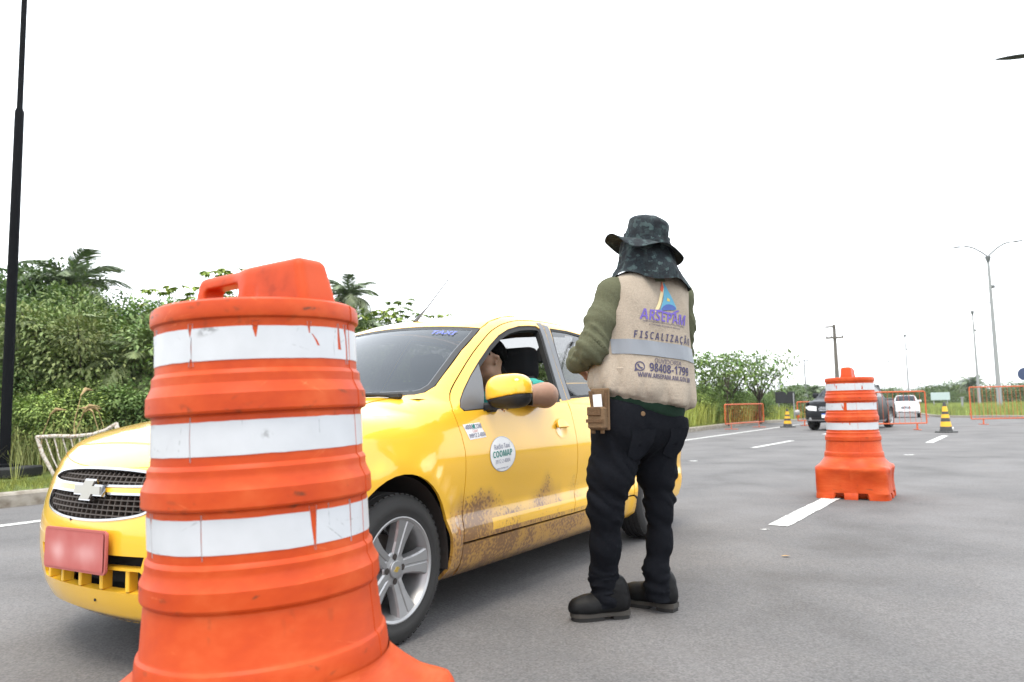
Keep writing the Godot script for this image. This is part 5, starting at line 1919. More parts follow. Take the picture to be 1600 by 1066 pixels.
	obj("sticker_rim", panel(MB.new(), ring_of(0.108, 0.082, 40, s0), [ring_of(0.1045, 0.0785, 40, s0)], 0.03, func(q): return car_side(q, 1.0, 0.0018), func(p): return car_n(p)), mats.alloy, st1)
	for tx in [["Radio Taxi", 0.031, 0.036, "print_grey", false], ["COOMAP", 0.040, 0.002, "print_green", true], ["3912 2-4004", 0.024, -0.032, "print_grey", false], ["www.coomap.com", 0.012, -0.064, "print_grey", false]]:
		obj("lettering", on_side(finer(stretch(lettering(tx[0], tx[1], "Droid Sans", tx[4]), 0.95), 0.02), s0 + Vector2(-0.004, tx[2]), 0.05, 0.0028), mats[tx[3]], st1)
	var s1 := Vector2(1.295, 0.798)
	var paper := [Vector2(1.213, 0.828), Vector2(1.343, 0.835), Vector2(1.377, 0.768), Vector2(1.248, 0.760)]
	var st2 := obj("door_sticker", panel(MB.new(), paper, [], 0.03, func(q): return car_side(q, 1.0, 0.0012), func(p): return car_n(p)), mats.sticker_white, root)
	obj("lettering", on_side(finer(stretch(lettering("4000", 0.028, "Droid Sans", true), 0.9), 0.02), s1 + Vector2(-0.04, 0.018), 0.05, 0.0028), mats.print_grey, st2)
	obj("lettering", on_side(finer(stretch(lettering("COM", 0.028, "Droid Sans", true), 0.9), 0.02), s1 + Vector2(0.03, 0.02), 0.05, 0.0028), mats.print_grey, st2)
	obj("diamond", on_side(diamond(0.011, 0.014), s1 + Vector2(-0.004, 0.020), 0.0, 0.0028), mats.print_green, st2)
	obj("lettering", on_side(finer(lettering("Coari", 0.018), 0.02), s1 + Vector2(0.002, 0.0), 0.05, 0.0028), mats.print_red, st2)
	obj("lettering", on_side(finer(stretch(lettering("99912 2-4004", 0.026, "Droid Sans", true), 0.8), 0.02), s1 + Vector2(0.015, -0.019), 0.05, 0.0028), mats.print_grey, st2)
	# word written by hand on the windscreen
	var word := MB.new()
	var tb := finer(stretch(lettering("TAXI", 0.06), 1.25), 0.03)
	for i in tb.v.size():
		var q := Vector2(0.375 + tb.v[i].x, 1.625 + tb.v[i].x * 0.12 + tb.v[i].y * 0.85)
		tb.v[i] = car_up(q, 0.0015)
		tb.n[i] = car_n(tb.v[i])
	obj("lettering", tb, mats.print_blue, root)
	# aerial
	var a_at := car_up(Vector2(0.0, 1.84))
	obj("aerial", MB.new().tube([a_at + Vector3(0, -0.005, 0), a_at + Vector3(0, 0.03, -0.035), a_at + Vector3(0, 0.09, -0.11), a_at + Vector3(0, 0.30, -0.33)], [0.014, 0.008, 0.004, 0.003], 8), mats.dark_grey_plastic, root)
	# side door seams below the mirror: trim strip at the foot of the window
	for sgn in [1.0, -1.0]:
		obj("waist_strip", panel(MB.new(), [Vector2(1.40, 0.886), Vector2(1.795, 0.908), Vector2(2.16, 0.926), Vector2(2.16, 0.937), Vector2(1.795, 0.919), Vector2(1.40, 0.897)], [], 0.06, func(q): return car_side(q, sgn, 0.002), func(p): return car_n(p), 0.03), mats.rubber, root)


func joined_outline(a: Array, b: Array) -> Array:
	var out := []
	for q in Geometry2D.merge_polygons(in_set_any(a, -0.0012), in_set_any(b, -0.0012)):
		if not Geometry2D.is_polygon_clockwise(q): out.append(Array(q))
	return out


func in_set_any(pts, d: float) -> Array:
	var p := PackedVector2Array(pts)
	if Geometry2D.is_polygon_clockwise(p):
		p.reverse()
	if d == 0.0:
		return Array(p)
	var r: Array = Geometry2D.offset_polygon(p, -d, Geometry2D.JOIN_MITER)
	var best := 0
	for i in r.size():
		if r[i].size() > r[best].size(): best = i
	return Array(r[best])


func stretch(mb: MB, x: float) -> MB:
	for i in mb.v.size():
		mb.v[i].x *= x
	return mb


func diamond(a: float, b: float) -> MB:
	var mb := MB.new()
	mb.face([Vector3(-a, 0, 0), Vector3(0, b, 0), Vector3(a, 0, 0), Vector3(0, -b, 0)], Vector3.BACK)
	return mb


# ---------------------------------------------------------------- people
func head_shape(female := false) -> MB:  # x across, y up, z towards the face; chin near y = -0.11, crown near y = 0.12
	var f := Field.new(0.035)
	f.cap(Vector3(0, 0.035, -0.03), Vector3(0, 0.03, 0.015), 0.086, 0.080)
	f.cap(Vector3(0, -0.01, 0.03), Vector3(0, -0.065, 0.045), 0.062, 0.042)
	f.cap(Vector3(0, -0.09, 0.062), Vector3(0, -0.085, 0.055), 0.020, 0.026)
	f.cap(Vector3(-0.038, -0.062, 0.02), Vector3(0.038, -0.062, 0.02), 0.030, 0.030)
	f.cap(Vector3(0, -0.05, -0.03), Vector3(0, -0.17, -0.035), 0.058, 0.062)
	var d := Field.new(0.012)
	d.cap(Vector3(0, 0.018, 0.088), Vector3(0, -0.018, 0.112), 0.010, 0.013)
	d.cap(Vector3(-0.014, -0.024, 0.096), Vector3(0.014, -0.024, 0.096), 0.010, 0.010)
	d.cap(Vector3(-0.018, -0.056, 0.086), Vector3(0.018, -0.056, 0.086), 0.009, 0.009)
	d.cap(Vector3(-0.05, 0.028, 0.07), Vector3(-0.012, 0.03, 0.086), 0.009, 0.009)
	d.cap(Vector3(0.05, 0.028, 0.07), Vector3(0.012, 0.03, 0.086), 0.009, 0.009)
	for s in [-1.0, 1.0]:
		d.cap(Vector3(s * 0.079, 0.022, -0.012), Vector3(s * 0.086, 0.016, -0.026), 0.009, 0.007)
		d.cap(Vector3(s * 0.086, 0.016, -0.026), Vector3(s * 0.079, -0.020, -0.012), 0.007, 0.006)
	var fn := func(p: Vector3) -> float:
		var o := smin(f.d(p), d.d(p), 0.014)
		for s in [-1.0, 1.0]:  # eye hollows
			o = smax(o, -(p.distance_to(Vector3(s * 0.032, 0.012, 0.098)) - 0.017), 0.012)
			o = smax(o, -(p.distance_to(Vector3(s * 0.092, 0.002, -0.014)) - 0.007), 0.006)
		return smax(o, -(Vector3(p.x * 0.35, p.y + 0.056, p.z - 0.098).length() - 0.003), 0.004)
	return nets(fn, Vector3(-0.115, -0.19, -0.13), Vector3(0.115, 0.135, 0.14), 0.0055)


# a hand: wrist at the origin, fingers along +y, palm facing +z, thumb on the +x side (mirror with side = -1)
func hand_shape(side: float, curl: float) -> MB:
	var f := Field.new(0.010)
	f.cap(Vector3(0, -0.03, 0), Vector3(0, 0.01, 0), 0.026, 0.026)
	for i in 4:
		var x := (0.026 - 0.0175 * i) * side
		f.cap(Vector3(x * 0.6, 0.012, 0), Vector3(x, 0.085 - 0.004 * absf(i - 1.0), 0), 0.0145, 0.0115)
	var fingers := Field.new(0.004)
	var lens := [0.070, 0.079, 0.073, 0.058]
	for i in 4:
		var x := (0.028 - 0.0188 * i) * side
		var p := Vector3(x, 0.084 - 0.004 * absf(i - 1.0), 0)
		var a := curl * (0.7 + 0.1 * i)
		var l: float = lens[i]
		var r := 0.0092 if i < 3 else 0.008
		for k in 3:
			var q := p + Vector3(side * (0.05 - 0.035 * i) * 0.2 * l, cos(a) * l * [0.45, 0.31, 0.24][k], sin(a) * l * [0.45, 0.31, 0.24][k])
			fingers.cap(p, q, r, r * 0.9)
			p = q
			r *= 0.9
			a += curl * 0.85
	var th := Field.new(0.012)
	th.chain([Vector3(side * 0.016, 0.014, 0.008), Vector3(side * 0.044, 0.046, 0.020), Vector3(side * 0.052, 0.074, 0.034), Vector3(side * 0.047, 0.096, 0.046)], [0.016, 0.0125, 0.0105, 0.0085])
	var fn := func(p: Vector3) -> float: return smin(smin(f.d(p), fingers.d(p), 0.008), th.d(p), 0.012)
	return nets(fn, Vector3(-0.075, -0.06, -0.03), Vector3(0.075, 0.185, 0.11), 0.0045)


func put(mb: MB, xf: Transform3D) -> MB:
	var o := MB.new()
	return o.add(mb, xf)


func people_materials() -> void:
	var sk := mat("skin", lin(0.30, 0.165, 0.105), 0.55)
	sk.subsurf_scatter_enabled = true
	sk.subsurf_scatter_strength = 0.12
	mat("hair", lin(0.003, 0.0027, 0.0025), 0.95).metallic_specular = 0.15
	mat("eye_white", lin(0.6, 0.58, 0.55), 0.2)
	mat("eye_dark", lin(0.02, 0.012, 0.008), 0.2)
	mat("lip", lin(0.25, 0.09, 0.07), 0.5)
	var weave := noise_tex(noise(61, 0.22, 2, FastNoiseLite.TYPE_VALUE), 256, [[0.0, Color(0.78, 0.78, 0.78)], [1.0, Color(1, 1, 1)]])
	var fold := noise_tex(noise(62, 0.010, 2), 512, [[0.0, Color(0, 0, 0)], [1.0, Color(1, 1, 1)]])
	for d in [["vest_beige", lin(0.42, 0.355, 0.285), 0.95], ["shirt_olive", lin(0.122, 0.126, 0.078), 0.95], ["shirt_green", lin(0.018, 0.038, 0.025), 0.95], ["jeans_black", lin(0.0085, 0.0095, 0.0128), 0.92], ["shirt_teal", lin(0.07, 0.42, 0.36), 0.9], ["pouch_tan", lin(0.20, 0.128, 0.074), 0.95], ["pouch_dark", lin(0.145, 0.088, 0.05), 0.95]]:
		var m := mat(d[0], d[1], d[2])
		world_noise(m, weave, 9.0, false)
		relief(m, fold, 0.10)
		m.metallic_specular = 0.2
		if d[0] != "jeans_black":
			m.rim_enabled = true
			m.rim = 0.12
			m.rim_tint = 0.6
	mat("reflective_grey", lin(0.185, 0.20, 0.225), 0.5)
	var bt := mat("boot_black", lin(0.0045, 0.0045, 0.005), 0.55)
	bt.metallic_specular = 0.3
	relief(bt, fold, 0.06)
	bt.uv1_triplanar = true
	bt.uv1_scale = Vector3.ONE * 9.0
	mat("boot_sole", lin(0.016, 0.015, 0.014), 0.85)
	mat("boot_edge", lin(0.045, 0.04, 0.034), 0.85)
	var camo := noise_tex(noise(63, 0.016, 3), 512, [[0.0, lin(0.004, 0.005, 0.008)], [0.44, lin(0.006, 0.009, 0.013)], [0.46, lin(0.012, 0.021, 0.025)], [0.58, lin(0.012, 0.021, 0.025)], [0.60, lin(0.006, 0.010, 0.015)], [0.70, lin(0.007, 0.011, 0.016)], [0.72, lin(0.05, 0.08, 0.08)], [1.0, lin(0.065, 0.10, 0.10)]])
	var c := mat("camouflage", Color.WHITE, 0.95)
	world_noise(c, camo, 2.6, false)
	mat("print_navy", lin(0.045, 0.04, 0.09), 0.8)
	mat("print_violet", lin(0.13, 0.09, 0.36), 0.8)
	mat("print_orange_red", lin(0.55, 0.10, 0.06), 0.8)
	mat("print_cream", lin(0.62, 0.50, 0.28), 0.8)
	mat("print_sky", lin(0.10, 0.30, 0.42), 0.8)
	mat("print_deep", lin(0.06, 0.10, 0.30), 0.8)
	mat("print_gold", lin(0.5, 0.40, 0.12), 0.8)
	mat("paper", lin(0.7, 0.7, 0.72), 0.7)


func add_face(root: Node, xf: Transform3D) -> void:
	for s in [-1.0, 1.0]:
		var ball := MB.new().lathe([Vector2(0, -0.0115), Vector2(0.006, -0.0098), Vector2(0.0098, -0.006), Vector2(0.0115, 0), Vector2(0.0098, 0.006), Vector2(0.006, 0.0098), Vector2(0, 0.0115)], 14, Transform3D(Basis(Vector3.RIGHT, PI / 2), Vector3(s * 0.032, 0.012, 0.076)), 80.0)
		obj("eye", put(ball, xf), mats.eye_white, root)
		obj("iris", put(MB.new().lathe([Vector2(0, 0.0128), Vector2(0.005, 0.0118)], 12, Transform3D(Basis(Vector3.RIGHT, PI / 2), Vector3(s * 0.032, 0.012, 0.076))), xf), mats.eye_dark, root)
	obj("lips", put(MB.new().sheet(10, 4, func(u, w): return Vector3((u - 0.5) * 0.044, -0.0565 + (w - 0.5) * 0.015 * sin(PI * clampf(u, 0.05, 0.95)), 0.096 - 0.010 * pow(absf(u - 0.5) * 2.0, 2.0) + 0.0012 * sin(w * PI * 2.0))), xf), mats.lip, root)


func build_people() -> void:
	people_materials()
	build_inspector()
	build_driver()


const TILT := -0.10  # the shoulders drop a little to the right
const F := Vector3(-0.4226, 0, -0.9063)  # where the inspector faces
const L := Vector3(-0.9063, 0, 0.4226)  # the inspector's own left side


var torso_a: Curve1
var torso_b: Curve1
var fold_n: FastNoiseLite
var crease_n: FastNoiseLite


func torso_mid(y: float) -> Vector3:
	var t := clampf((y - 0.9) / 0.55, -0.4, 1.3)
	return Vector3(lerpf(0.058, 0.112, t), y, 0.0) + F * 0.02 * sin(PI * clampf(t, 0, 1))


func crease(q: Vector3) -> float:  # rounded folds with narrow valleys between them
	return 1.5 * absf(crease_n.get_noise_3dv(q)) - 0.38


func torso_f(p: Vector3) -> float:
	var o := p - torso_mid(p.y)
	var a := torso_a.at(p.y) * 0.95
	var b := torso_b.at(p.y) * 0.95
	var u := absf(o.dot(L)) / a
	var v := absf(o.dot(F)) / b
	return (pow(pow(u, 2.35) + pow(v, 2.35), 1.0 / 2.35) - 1.0) * minf(a, b) * 0.95


func hem_y(p: Vector3) -> float:
	return 0.875 - 0.21 * (p.x - 0.02) + 0.02 * p.dot(F)


func vest_f(p: Vector3) -> float:
	var h := hem_y(p)
	var d := torso_f(p)
	var up := p.y - h
	# the cloth blouses over its elastic hem
	d += 0.019 * smoothstep(0.062, 0.044, up) - 0.007 * smoothstep(0.0, 0.06, up - 0.03) * smoothstep(0.22, 0.10, up)
	var low := smoothstep(0.20, 0.03, up)
	d -= 0.014 * low * crease(Vector3(p.x * 120.0, p.y * 30.0 + p.x * 20.0, p.z * 120.0)) * smoothstep(0.022, 0.06, up)
	d -= 0.011 * smoothstep(0.0, 0.08, up) * crease(Vector3(p.x * 48.0 + 4.0, p.y * 9.0 + p.x * 14.0, p.z * 48.0))
	d -= 0.007 * smoothstep(0.0, 0.08, up) * fold_n.get_noise_3d(p.x * 70.0 + 9.0, p.y * 35.0 + p.x * 40.0, p.z * 70.0)
	d = smax(d, h - p.y, 0.012)
	d = smax(d, p.y - 1.475, 0.02)
	for s in [1.0, -1.0]:
		var sh: Vector3 = torso_mid(1.33) + L * (s * 0.224)
		var q: Vector3 = p - sh
		var along: float = q.dot(L) * s
		var hole := Vector2(q.y * 0.72, q.dot(F) * 1.08).length() - 0.081
		d = smax(d, -maxf(hole, -0.06 - along), 0.012)
	return d


func back_of_vest(u: float, y: float, out := 0.0025) -> Vector3:  # u along the back, to the inspector's right
	var mid := torso_mid(y)
	var base := mid - L * u
	var a := 0.0
	var b := 0.40
	var p := base
	var d := vest_f(p)
	if d < 0.0:
		for i in 26:
			var m := (a + b) * 0.5
			if vest_f(base - F * m) < 0.0: a = m
			else: b = m
		p = base - F * (a + out)
	return p


func on_back(mb: MB, u0: float, y0: float, tilt := 0.0, out := 0.0028) -> MB:
	for i in mb.v.size():
		var q := Vector2(mb.v[i].x, mb.v[i].y).rotated(tilt) + Vector2(u0, y0)
		mb.v[i] = back_of_vest(q.x, q.y, out)
		mb.n[i] = -F
	# normals of the cloth below
	for i in mb.v.size():
		var p := mb.v[i]
		var e := 0.006
		mb.n[i] = Vector3(vest_f(p + Vector3(e, 0, 0)) - vest_f(p - Vector3(e, 0, 0)), vest_f(p + Vector3(0, e, 0)) - vest_f(p - Vector3(0, e, 0)), vest_f(p + Vector3(0, 0, e)) - vest_f(p - Vector3(0, 0, e))).normalized()
	return mb


func shape_on_back(outline: Array, u0: float, y0: float, out := 0.0024) -> MB:
	var mb := MB.new()
	panel(mb, outline, [], 0.02, func(q): return Vector3(q.x, q.y, 0), func(_p): return Vector3.BACK)
	return on_back(mb, u0, y0, 0.0, out)


func boot(ankle: Vector3, heel: Vector3, toe: Vector3, root: Node) -> void:
	var d := (toe - heel)
	d.y = 0
	var len := d.length()
	d = d.normalized()
	var side := d.cross(Vector3.UP)
	var lift := 0.012
	var f := Field.new(0.04)
	var p := func(t: float, y: float, s := 0.0) -> Vector3: return heel + d * len * t + Vector3.UP * y + side * s
	f.cap(p.call(0.22, 0.075), p.call(0.27, 0.135), 0.048, 0.046)
	f.cap(p.call(0.15, 0.058), p.call(0.45, 0.058), 0.040, 0.039)
	f.cap(p.call(0.45, 0.058), p.call(0.70, 0.050), 0.039, 0.039)
	f.cap(p.call(0.70, 0.052, 0.006), p.call(0.87, 0.047, 0.008), 0.037, 0.033)
	f.cap(p.call(0.87, 0.047, -0.008), p.call(0.70, 0.048, -0.01), 0.032, 0.035)
	f.cap(p.call(0.18, 0.12), p.call(0.34, 0.115), 0.038, 0.040)
	var fn := func(q: Vector3) -> float:
		var w := q - heel
		return smax(f.d(q) - 0.0022 * fold_n.get_noise_3d(q.x * 300.0, q.y * 500.0, q.z * 300.0) * smoothstep(0.05, 0.1, w.y), 0.030 - w.y, 0.01)
	var lo := heel.min(toe) - Vector3(0.09, 0.05, 0.09)
	var hi := heel.max(toe) + Vector3(0.09, 0.28, 0.09)
	lo.y = -0.01
	hi.y = 0.28
	obj("boot", nets(fn, lo, hi, 0.007), mats.boot_black, root)
	# sole with heel block
	var outl := []
	var prof := [[-0.0, 0.026], [0.04, 0.034], [0.15, 0.039], [0.3, 0.035], [0.45, 0.036], [0.6, 0.043], [0.75, 0.047], [0.88, 0.043], [0.96, 0.031], [1.0, 0.011]]
	for q in prof: outl.append(Vector2(q[0] * len, q[1]))
	for q in reversed(prof): outl.append(Vector2(q[0] * len, -q[1]))
	var xf := Transform3D(Basis(d, side, d.cross(side)), heel)
	var up := xf.basis.z.y
	obj("sole", plate(outl, 0.020, Transform3D(xf.basis, heel + Vector3.UP * (0.036 if up > 0 else 0.016))), mats.boot_edge, root)
	obj("sole", plate(in_set_any(outl, 0.004).filter(func(q): return q.x > len * 0.38), 0.016, Transform3D(xf.basis, heel + Vector3.UP * (0.0165 if up > 0 else 0.0005))), mats.boot_sole, root)
	obj("heel", plate(in_set_any(outl, 0.004).filter(func(q): return q.x < len * 0.30), 0.016, Transform3D(xf.basis, heel + Vector3.UP * (0.0165 if up > 0 else 0.0005))), mats.boot_sole, root)


func build_inspector() -> void:
	fold_n = noise(71, 0.1, 2)
	crease_n = noise(72, 0.1, 1)
	torso_a = Curve1.new([Vector2(0.70, 0.205), Vector2(0.80, 0.208), Vector2(0.88, 0.222), Vector2(0.92, 0.229), Vector2(0.97, 0.232), Vector2(1.05, 0.231), Vector2(1.15, 0.226), Vector2(1.26, 0.220), Vector2(1.33, 0.212), Vector2(1.385, 0.199), Vector2(1.425, 0.178), Vector2(1.455, 0.145), Vector2(1.49, 0.09), Vector2(1.6, 0.05)])
	torso_b = Curve1.new([Vector2(0.70, 0.165), Vector2(0.80, 0.175), Vector2(0.88, 0.182), Vector2(0.92, 0.190), Vector2(0.97, 0.197), Vector2(1.05, 0.192), Vector2(1.15, 0.178), Vector2(1.26, 0.165), Vector2(1.33, 0.150), Vector2(1.385, 0.128), Vector2(1.425, 0.108), Vector2(1.455, 0.09), Vector2(1.50, 0.07), Vector2(1.6, 0.05)])
	var root := thing("person", "inspector in beige vest and camouflage hat standing beside the taxi, back turned", "person", at3(0.495, -0.026, 3.20))
	root.scale = Vector3.ONE * 1.03
	# skin: one body under the clothes
	var hip_l := Vector3(-0.04, 0.83, 0.05)
	var hip_r := Vector3(0.135, 0.83, -0.04)
	var knee_l := Vector3(-0.112, 0.47, 0.075)
	var knee_r := Vector3(0.132, 0.467, -0.05)
	var ank_l := Vector3(-0.113, 0.17, 0.016)
	var ank_r := Vector3(0.118, 0.17, -0.055)
	var sh_l := torso_mid(1.365) + L * 0.162
	var sh_r := torso_mid(1.365) - L * 0.166
	var el_l := Vector3(-0.148, 1.135, 0.115)
	var el_r := Vector3(0.272, 1.13, -0.165)
	var wr_l := Vector3(-0.205, 1.085, -0.105)
	var wr_r := Vector3(0.06, 1.08, -0.345)
	var neck := torso_mid(1.44)
	var head_at := neck + Vector3(-0.005, 0.145, 0) + F * 0.02
	var hx := Transform3D(Basis(-L, Vector3.UP, F).orthonormalized() * Basis(Vector3.RIGHT, -0.10), head_at)
	hx.basis = Basis(L, Vector3.UP, F) * Basis(Vector3.RIGHT, -0.12)
	var body := Field.new(0.03)
	body.cap(torso_mid(0.9), torso_mid(1.3), 0.085, 0.10)
	body.cap(sh_l, sh_r, 0.06, 0.06)
	body.cap(hip_l - Vector3(0, 0.06, 0), hip_r - Vector3(0, 0.06, 0), 0.06, 0.06)
	body.cap(neck, head_at + Vector3(0, -0.08, 0), 0.06, 0.055)
	body.chain([hip_l - Vector3(0, 0.06, 0), knee_l, ank_l], [0.070, 0.032, 0.028])
	body.chain([hip_r - Vector3(0, 0.06, 0), knee_r, ank_r], [0.065, 0.028, 0.025])
	body.chain([sh_l, el_l, wr_l], [0.052, 0.042, 0.030])
	body.chain([sh_r, el_r, wr_r], [0.052, 0.042, 0.030])
	var bm := nets(func(p): return body.d(p), Vector3(-0.34, 0.1, -0.45), Vector3(0.46, 1.55, 0.25), 0.016)
	hx.basis = hx.basis.scaled(Vector3.ONE * 0.93)
	bm.add(head_shape(), hx)
	# hands: the near one closes round a small notebook in front of the belly
	var dir_l := Vector3(0.55, -0.25, -0.8).normalized()
	var pal_l := Vector3(0.78, 0.1, 0.45)
	pal_l = (pal_l - dir_l * pal_l.dot(dir_l)).normalized()
	bm.add(hand_shape(1.0, 0.55), Transform3D(Basis(dir_l.cross(pal_l), dir_l, pal_l), wr_l + dir_l * 0.03))
	var dir_r := Vector3(-0.9, 0.0, -0.15).normalized()
	var pal_r := Vector3(0.1, 0.85, 0.4)
	pal_r = (pal_r - dir_r * pal_r.dot(dir_r)).normalized()
	bm.add(hand_shape(1.0, 0.6), Transform3D(Basis(dir_r.cross(pal_r), dir_r, pal_r), wr_r + dir_r * 0.03))
	obj("body", bm, mats.skin, root)
	add_face(root, hx)
	# trousers
	var tr := Field.new(0.05)
	tr.cap(hip_l + Vector3(0.02, 0.05, 0), hip_r + Vector3(-0.02, 0.05, 0), 0.136, 0.132)
	tr.cap(hip_l + Vector3(0.0, -0.02, 0) - F * 0.03, hip_r + Vector3(-0.005, -0.02, 0) - F * 0.03, 0.122, 0.118)
	var leg_l := [hip_l + Vector3(0.005, -0.03, 0), Vector3(-0.085, 0.62, 0.075), knee_l, Vector3(-0.114, 0.32, 0.05), ank_l + Vector3(-0.008, 0.03, 0), ank_l + Vector3(-0.006, -0.078, -0.002)]
	var leg_r := [hip_r + Vector3(-0.005, -0.03, 0), Vector3(0.125, 0.62, -0.05), knee_r, Vector3(0.130, 0.32, -0.055), ank_r + Vector3(-0.006, 0.03, 0), ank_r + Vector3(-0.004, -0.075, 0)]
	tr.chain(leg_l, [0.106, 0.088, 0.065, 0.055, 0.050, 0.056])
	tr.chain(leg_r, [0.100, 0.075, 0.053, 0.046, 0.044, 0.052])
	var cloth := func(p: Vector3) -> float:
		var d := tr.d(p)
		if absf(d) > 0.12: return d
		var ank := smoothstep(0.30, 0.17, p.y)
		var knee := smoothstep(0.16, 0.03, absf(p.y - 0.49))
		var crotch := smoothstep(0.16, 0.03, absf(p.y - 0.70))
		d -= ank * 0.013 * crease(Vector3(p.x * 55.0 + p.y * 60.0, p.y * 300.0, p.z * 55.0))
		d -= (knee * 0.010 + 0.004) * smoothstep(0.88, 0.78, p.y) * crease(Vector3(p.x * 45.0 + 7.0, p.y * 150.0 + p.x * 110.0, p.z * 45.0))
		d -= crotch * 0.011 * crease(Vector3(p.x * 40.0 + 3.0, p.y * 120.0 - absf(p.x - 0.05) * 190.0, p.z * 40.0))
		d += 0.007 * exp(-pow((p.x - 0.052) / 0.012, 2.0)) * smoothstep(0.66, 0.75, p.y) * smoothstep(-0.02, 0.05, p.z)  # seat seam
		return smax(d, p.y - 0.893 + 0.25 * (p.x - 0.05), 0.012)
	obj("trousers", nets(cloth, Vector3(-0.26, 0.07, -0.26), Vector3(0.34, 0.98, 0.28), 0.0095), mats.jeans_black, root)
	# back pockets and belt line
	var surf := func(p: Vector3) -> Vector3:  # pushes a point along the back's direction to the cloth
		var a := 0.0
		var b := 0.4
		for i in 22:
			var m := (a + b) * 0.5
			if cloth.call(p - F * m) < 0.0: a = m
			else: b = m
		return p - F * a
	for u in [-0.085, 0.105]:
		var pk := [Vector2(-0.058, 0.045), Vector2(0.058, 0.045), Vector2(0.054, -0.06), Vector2(0.0, -0.085), Vector2(-0.054, -0.06)]
		var mb := panel(MB.new(), pk, [], 0.02, func(q): return surf.call(Vector3(0.05, 0.755 + q.y, 0.0) - L * (u + q.x)) - F * 0.004, func(_p): return -F, 0.006)
		obj("pocket", mb, mats.jeans_black, root)
	obj("rivet", MB.new().lathe([Vector2(0.0, 0.004), Vector2(0.004, 0.004), Vector2(0.0085, 0.003), Vector2(0.010, 0.0)], 14, Transform3D(Basis(Vector3.RIGHT, PI / 2), surf.call(Vector3(0.05, 0.862, 0.0) + L * 0.09) + Vector3(0, 0, 0.002))), mats.pouch_tan, root)
	# green undershirt showing below the vest
	var under := func(p: Vector3) -> float: return smax(smax(torso_f(p) + 0.012 + 0.030 * smoothstep(0.0, 0.04, 0.888 - 0.25 * (p.x - 0.05) - p.y), 0.79 - 0.17 * (p.x - 0.02) - p.y, 0.01), p.y - 1.36, 0.02)
	obj("undershirt", nets(under, Vector3(-0.28, 0.75, -0.28), Vector3(0.4, 1.4, 0.28), 0.010), mats.shirt_green, root)
	obj("vest", nets(vest_f, Vector3(-0.28, 0.80, -0.28), Vector3(0.42, 1.5, 0.29), 0.009), mats.vest_beige, root)
	var cl := torso_mid(1.44)
	obj("collar", MB.new().tube([cl + Vector3(0, -0.03, 0), cl + Vector3(0, 0.02, 0), cl + Vector3(0, 0.075, 0) + F * 0.01], [0.105, 0.088, 0.074], 24, false), mats.shirt_olive, root)
	# sleeves
	for s in [1.0, -1.0]:
		var sh := sh_l if s > 0 else sh_r
		var el := el_l if s > 0 else el_r
		var wr := wr_l if s > 0 else wr_r
		var sl := Field.new(0.03)
		sl.cap(torso_mid(1.36), sh, 0.085, 0.070)
		sl.chain([sh, sh.lerp(el, 0.5) + L * s * 0.006, el, el.lerp(wr, 0.55), wr], [0.068, 0.066, 0.058, 0.052, 0.044])
		var end := (wr - el).normalized()
		var fn := func(p: Vector3) -> float:
			var d := sl.d(p)
			if absf(d) > 0.1: return d
			var near_el := smoothstep(0.24, 0.05, p.distance_to(el))
			d -= (0.004 + 0.007 * near_el) * crease(Vector3(p.x * 60.0 + 60.0 * p.y, p.y * 200.0 + p.x * 200.0 - p.z * 60.0, p.z * 60.0))
			d -= 0.004 * fold_n.get_noise_3d(p.x * 90.0 + 5.0, p.y * 90.0, p.z * 90.0)
			return smax(d, (p - wr).dot(end) - 0.012, 0.01)
		var lo := sh.min(el).min(wr) - Vector3.ONE * 0.12
		var hi := sh.max(el).max(wr) + Vector3.ONE * 0.12
		obj("sleeve", nets(fn, lo, hi, 0.0085), mats.shirt_olive, root)
	boot(ank_l, Vector3(-0.020, 0.0255, 0.0), Vector3(-0.264, 0.0255, 0.038), root)
	boot(ank_r, Vector3(0.190, 0.0255, -0.055), Vector3(-0.012, 0.0255, -0.215), root)
	# --- prints on the back
	var strip_ := []
	for i in 25: strip_.append(Vector2(lerpf(-0.203, 0.203, i / 24.0), 1.149 - 0.10 * lerpf(-0.203, 0.203, i / 24.0)))
	for i in 25: strip_.append(Vector2(lerpf(0.203, -0.203, i / 24.0), 1.088 - 0.10 * lerpf(0.203, -0.203, i / 24.0)))
	obj("reflective_strip", shape_on_back(strip_, 0.0, 0.0, 0.0042), mats.reflective_grey, root)
	var v := 0.0
	obj("lettering", on_back(finer(stretch(lettering("ARSEPAM", 0.060, "Droid Sans", true), 0.86), 0.016), v, 1.256, TILT), mats.print_violet, root)
	obj("lettering", on_back(finer(lettering("Agência Reguladora de Serviços Públicos Delegados", 0.0092), 0.02), v, 1.229, TILT), mats.print_navy, root)
	obj("lettering", on_back(finer(lettering("e Contratados do Estado do Amazonas", 0.0092), 0.02), v, 1.217, TILT), mats.print_navy, root)
	obj("lettering", on_back(finer(stretch(lettering("F I S C A L I Z A Ç Ã O", 0.041, "Droid Sans", true), 0.74), 0.016), v + 0.005, 1.170, TILT), mats.print_navy, root)
	obj("lettering", on_back(finer(lettering("OUVIDORIA", 0.026), 0.016), v + 0.01, 1.069, TILT), mats.print_navy, root)
	obj("lettering", on_back(finer(stretch(lettering("98408-1799", 0.048, "Droid Sans", true), 0.82), 0.016), v + 0.02, 1.038, TILT), mats.print_navy, root)
	obj("lettering", on_back(finer(stretch(lettering("WWW.ARSEPAM.AM.GOV.BR", 0.026, "Droid Sans", true), 0.78), 0.016), v, 1.006, TILT), mats.print_navy, root)
	# telephone sign: a ring with a tail and a handset
	var ic := MB.new()
	panel(ic, ring_of(0.0195, 0.0195, 24), [ring_of(0.0155, 0.0155, 24)], 0.02, func(q): return Vector3(q.x, q.y, 0), func(_p): return Vector3.BACK)
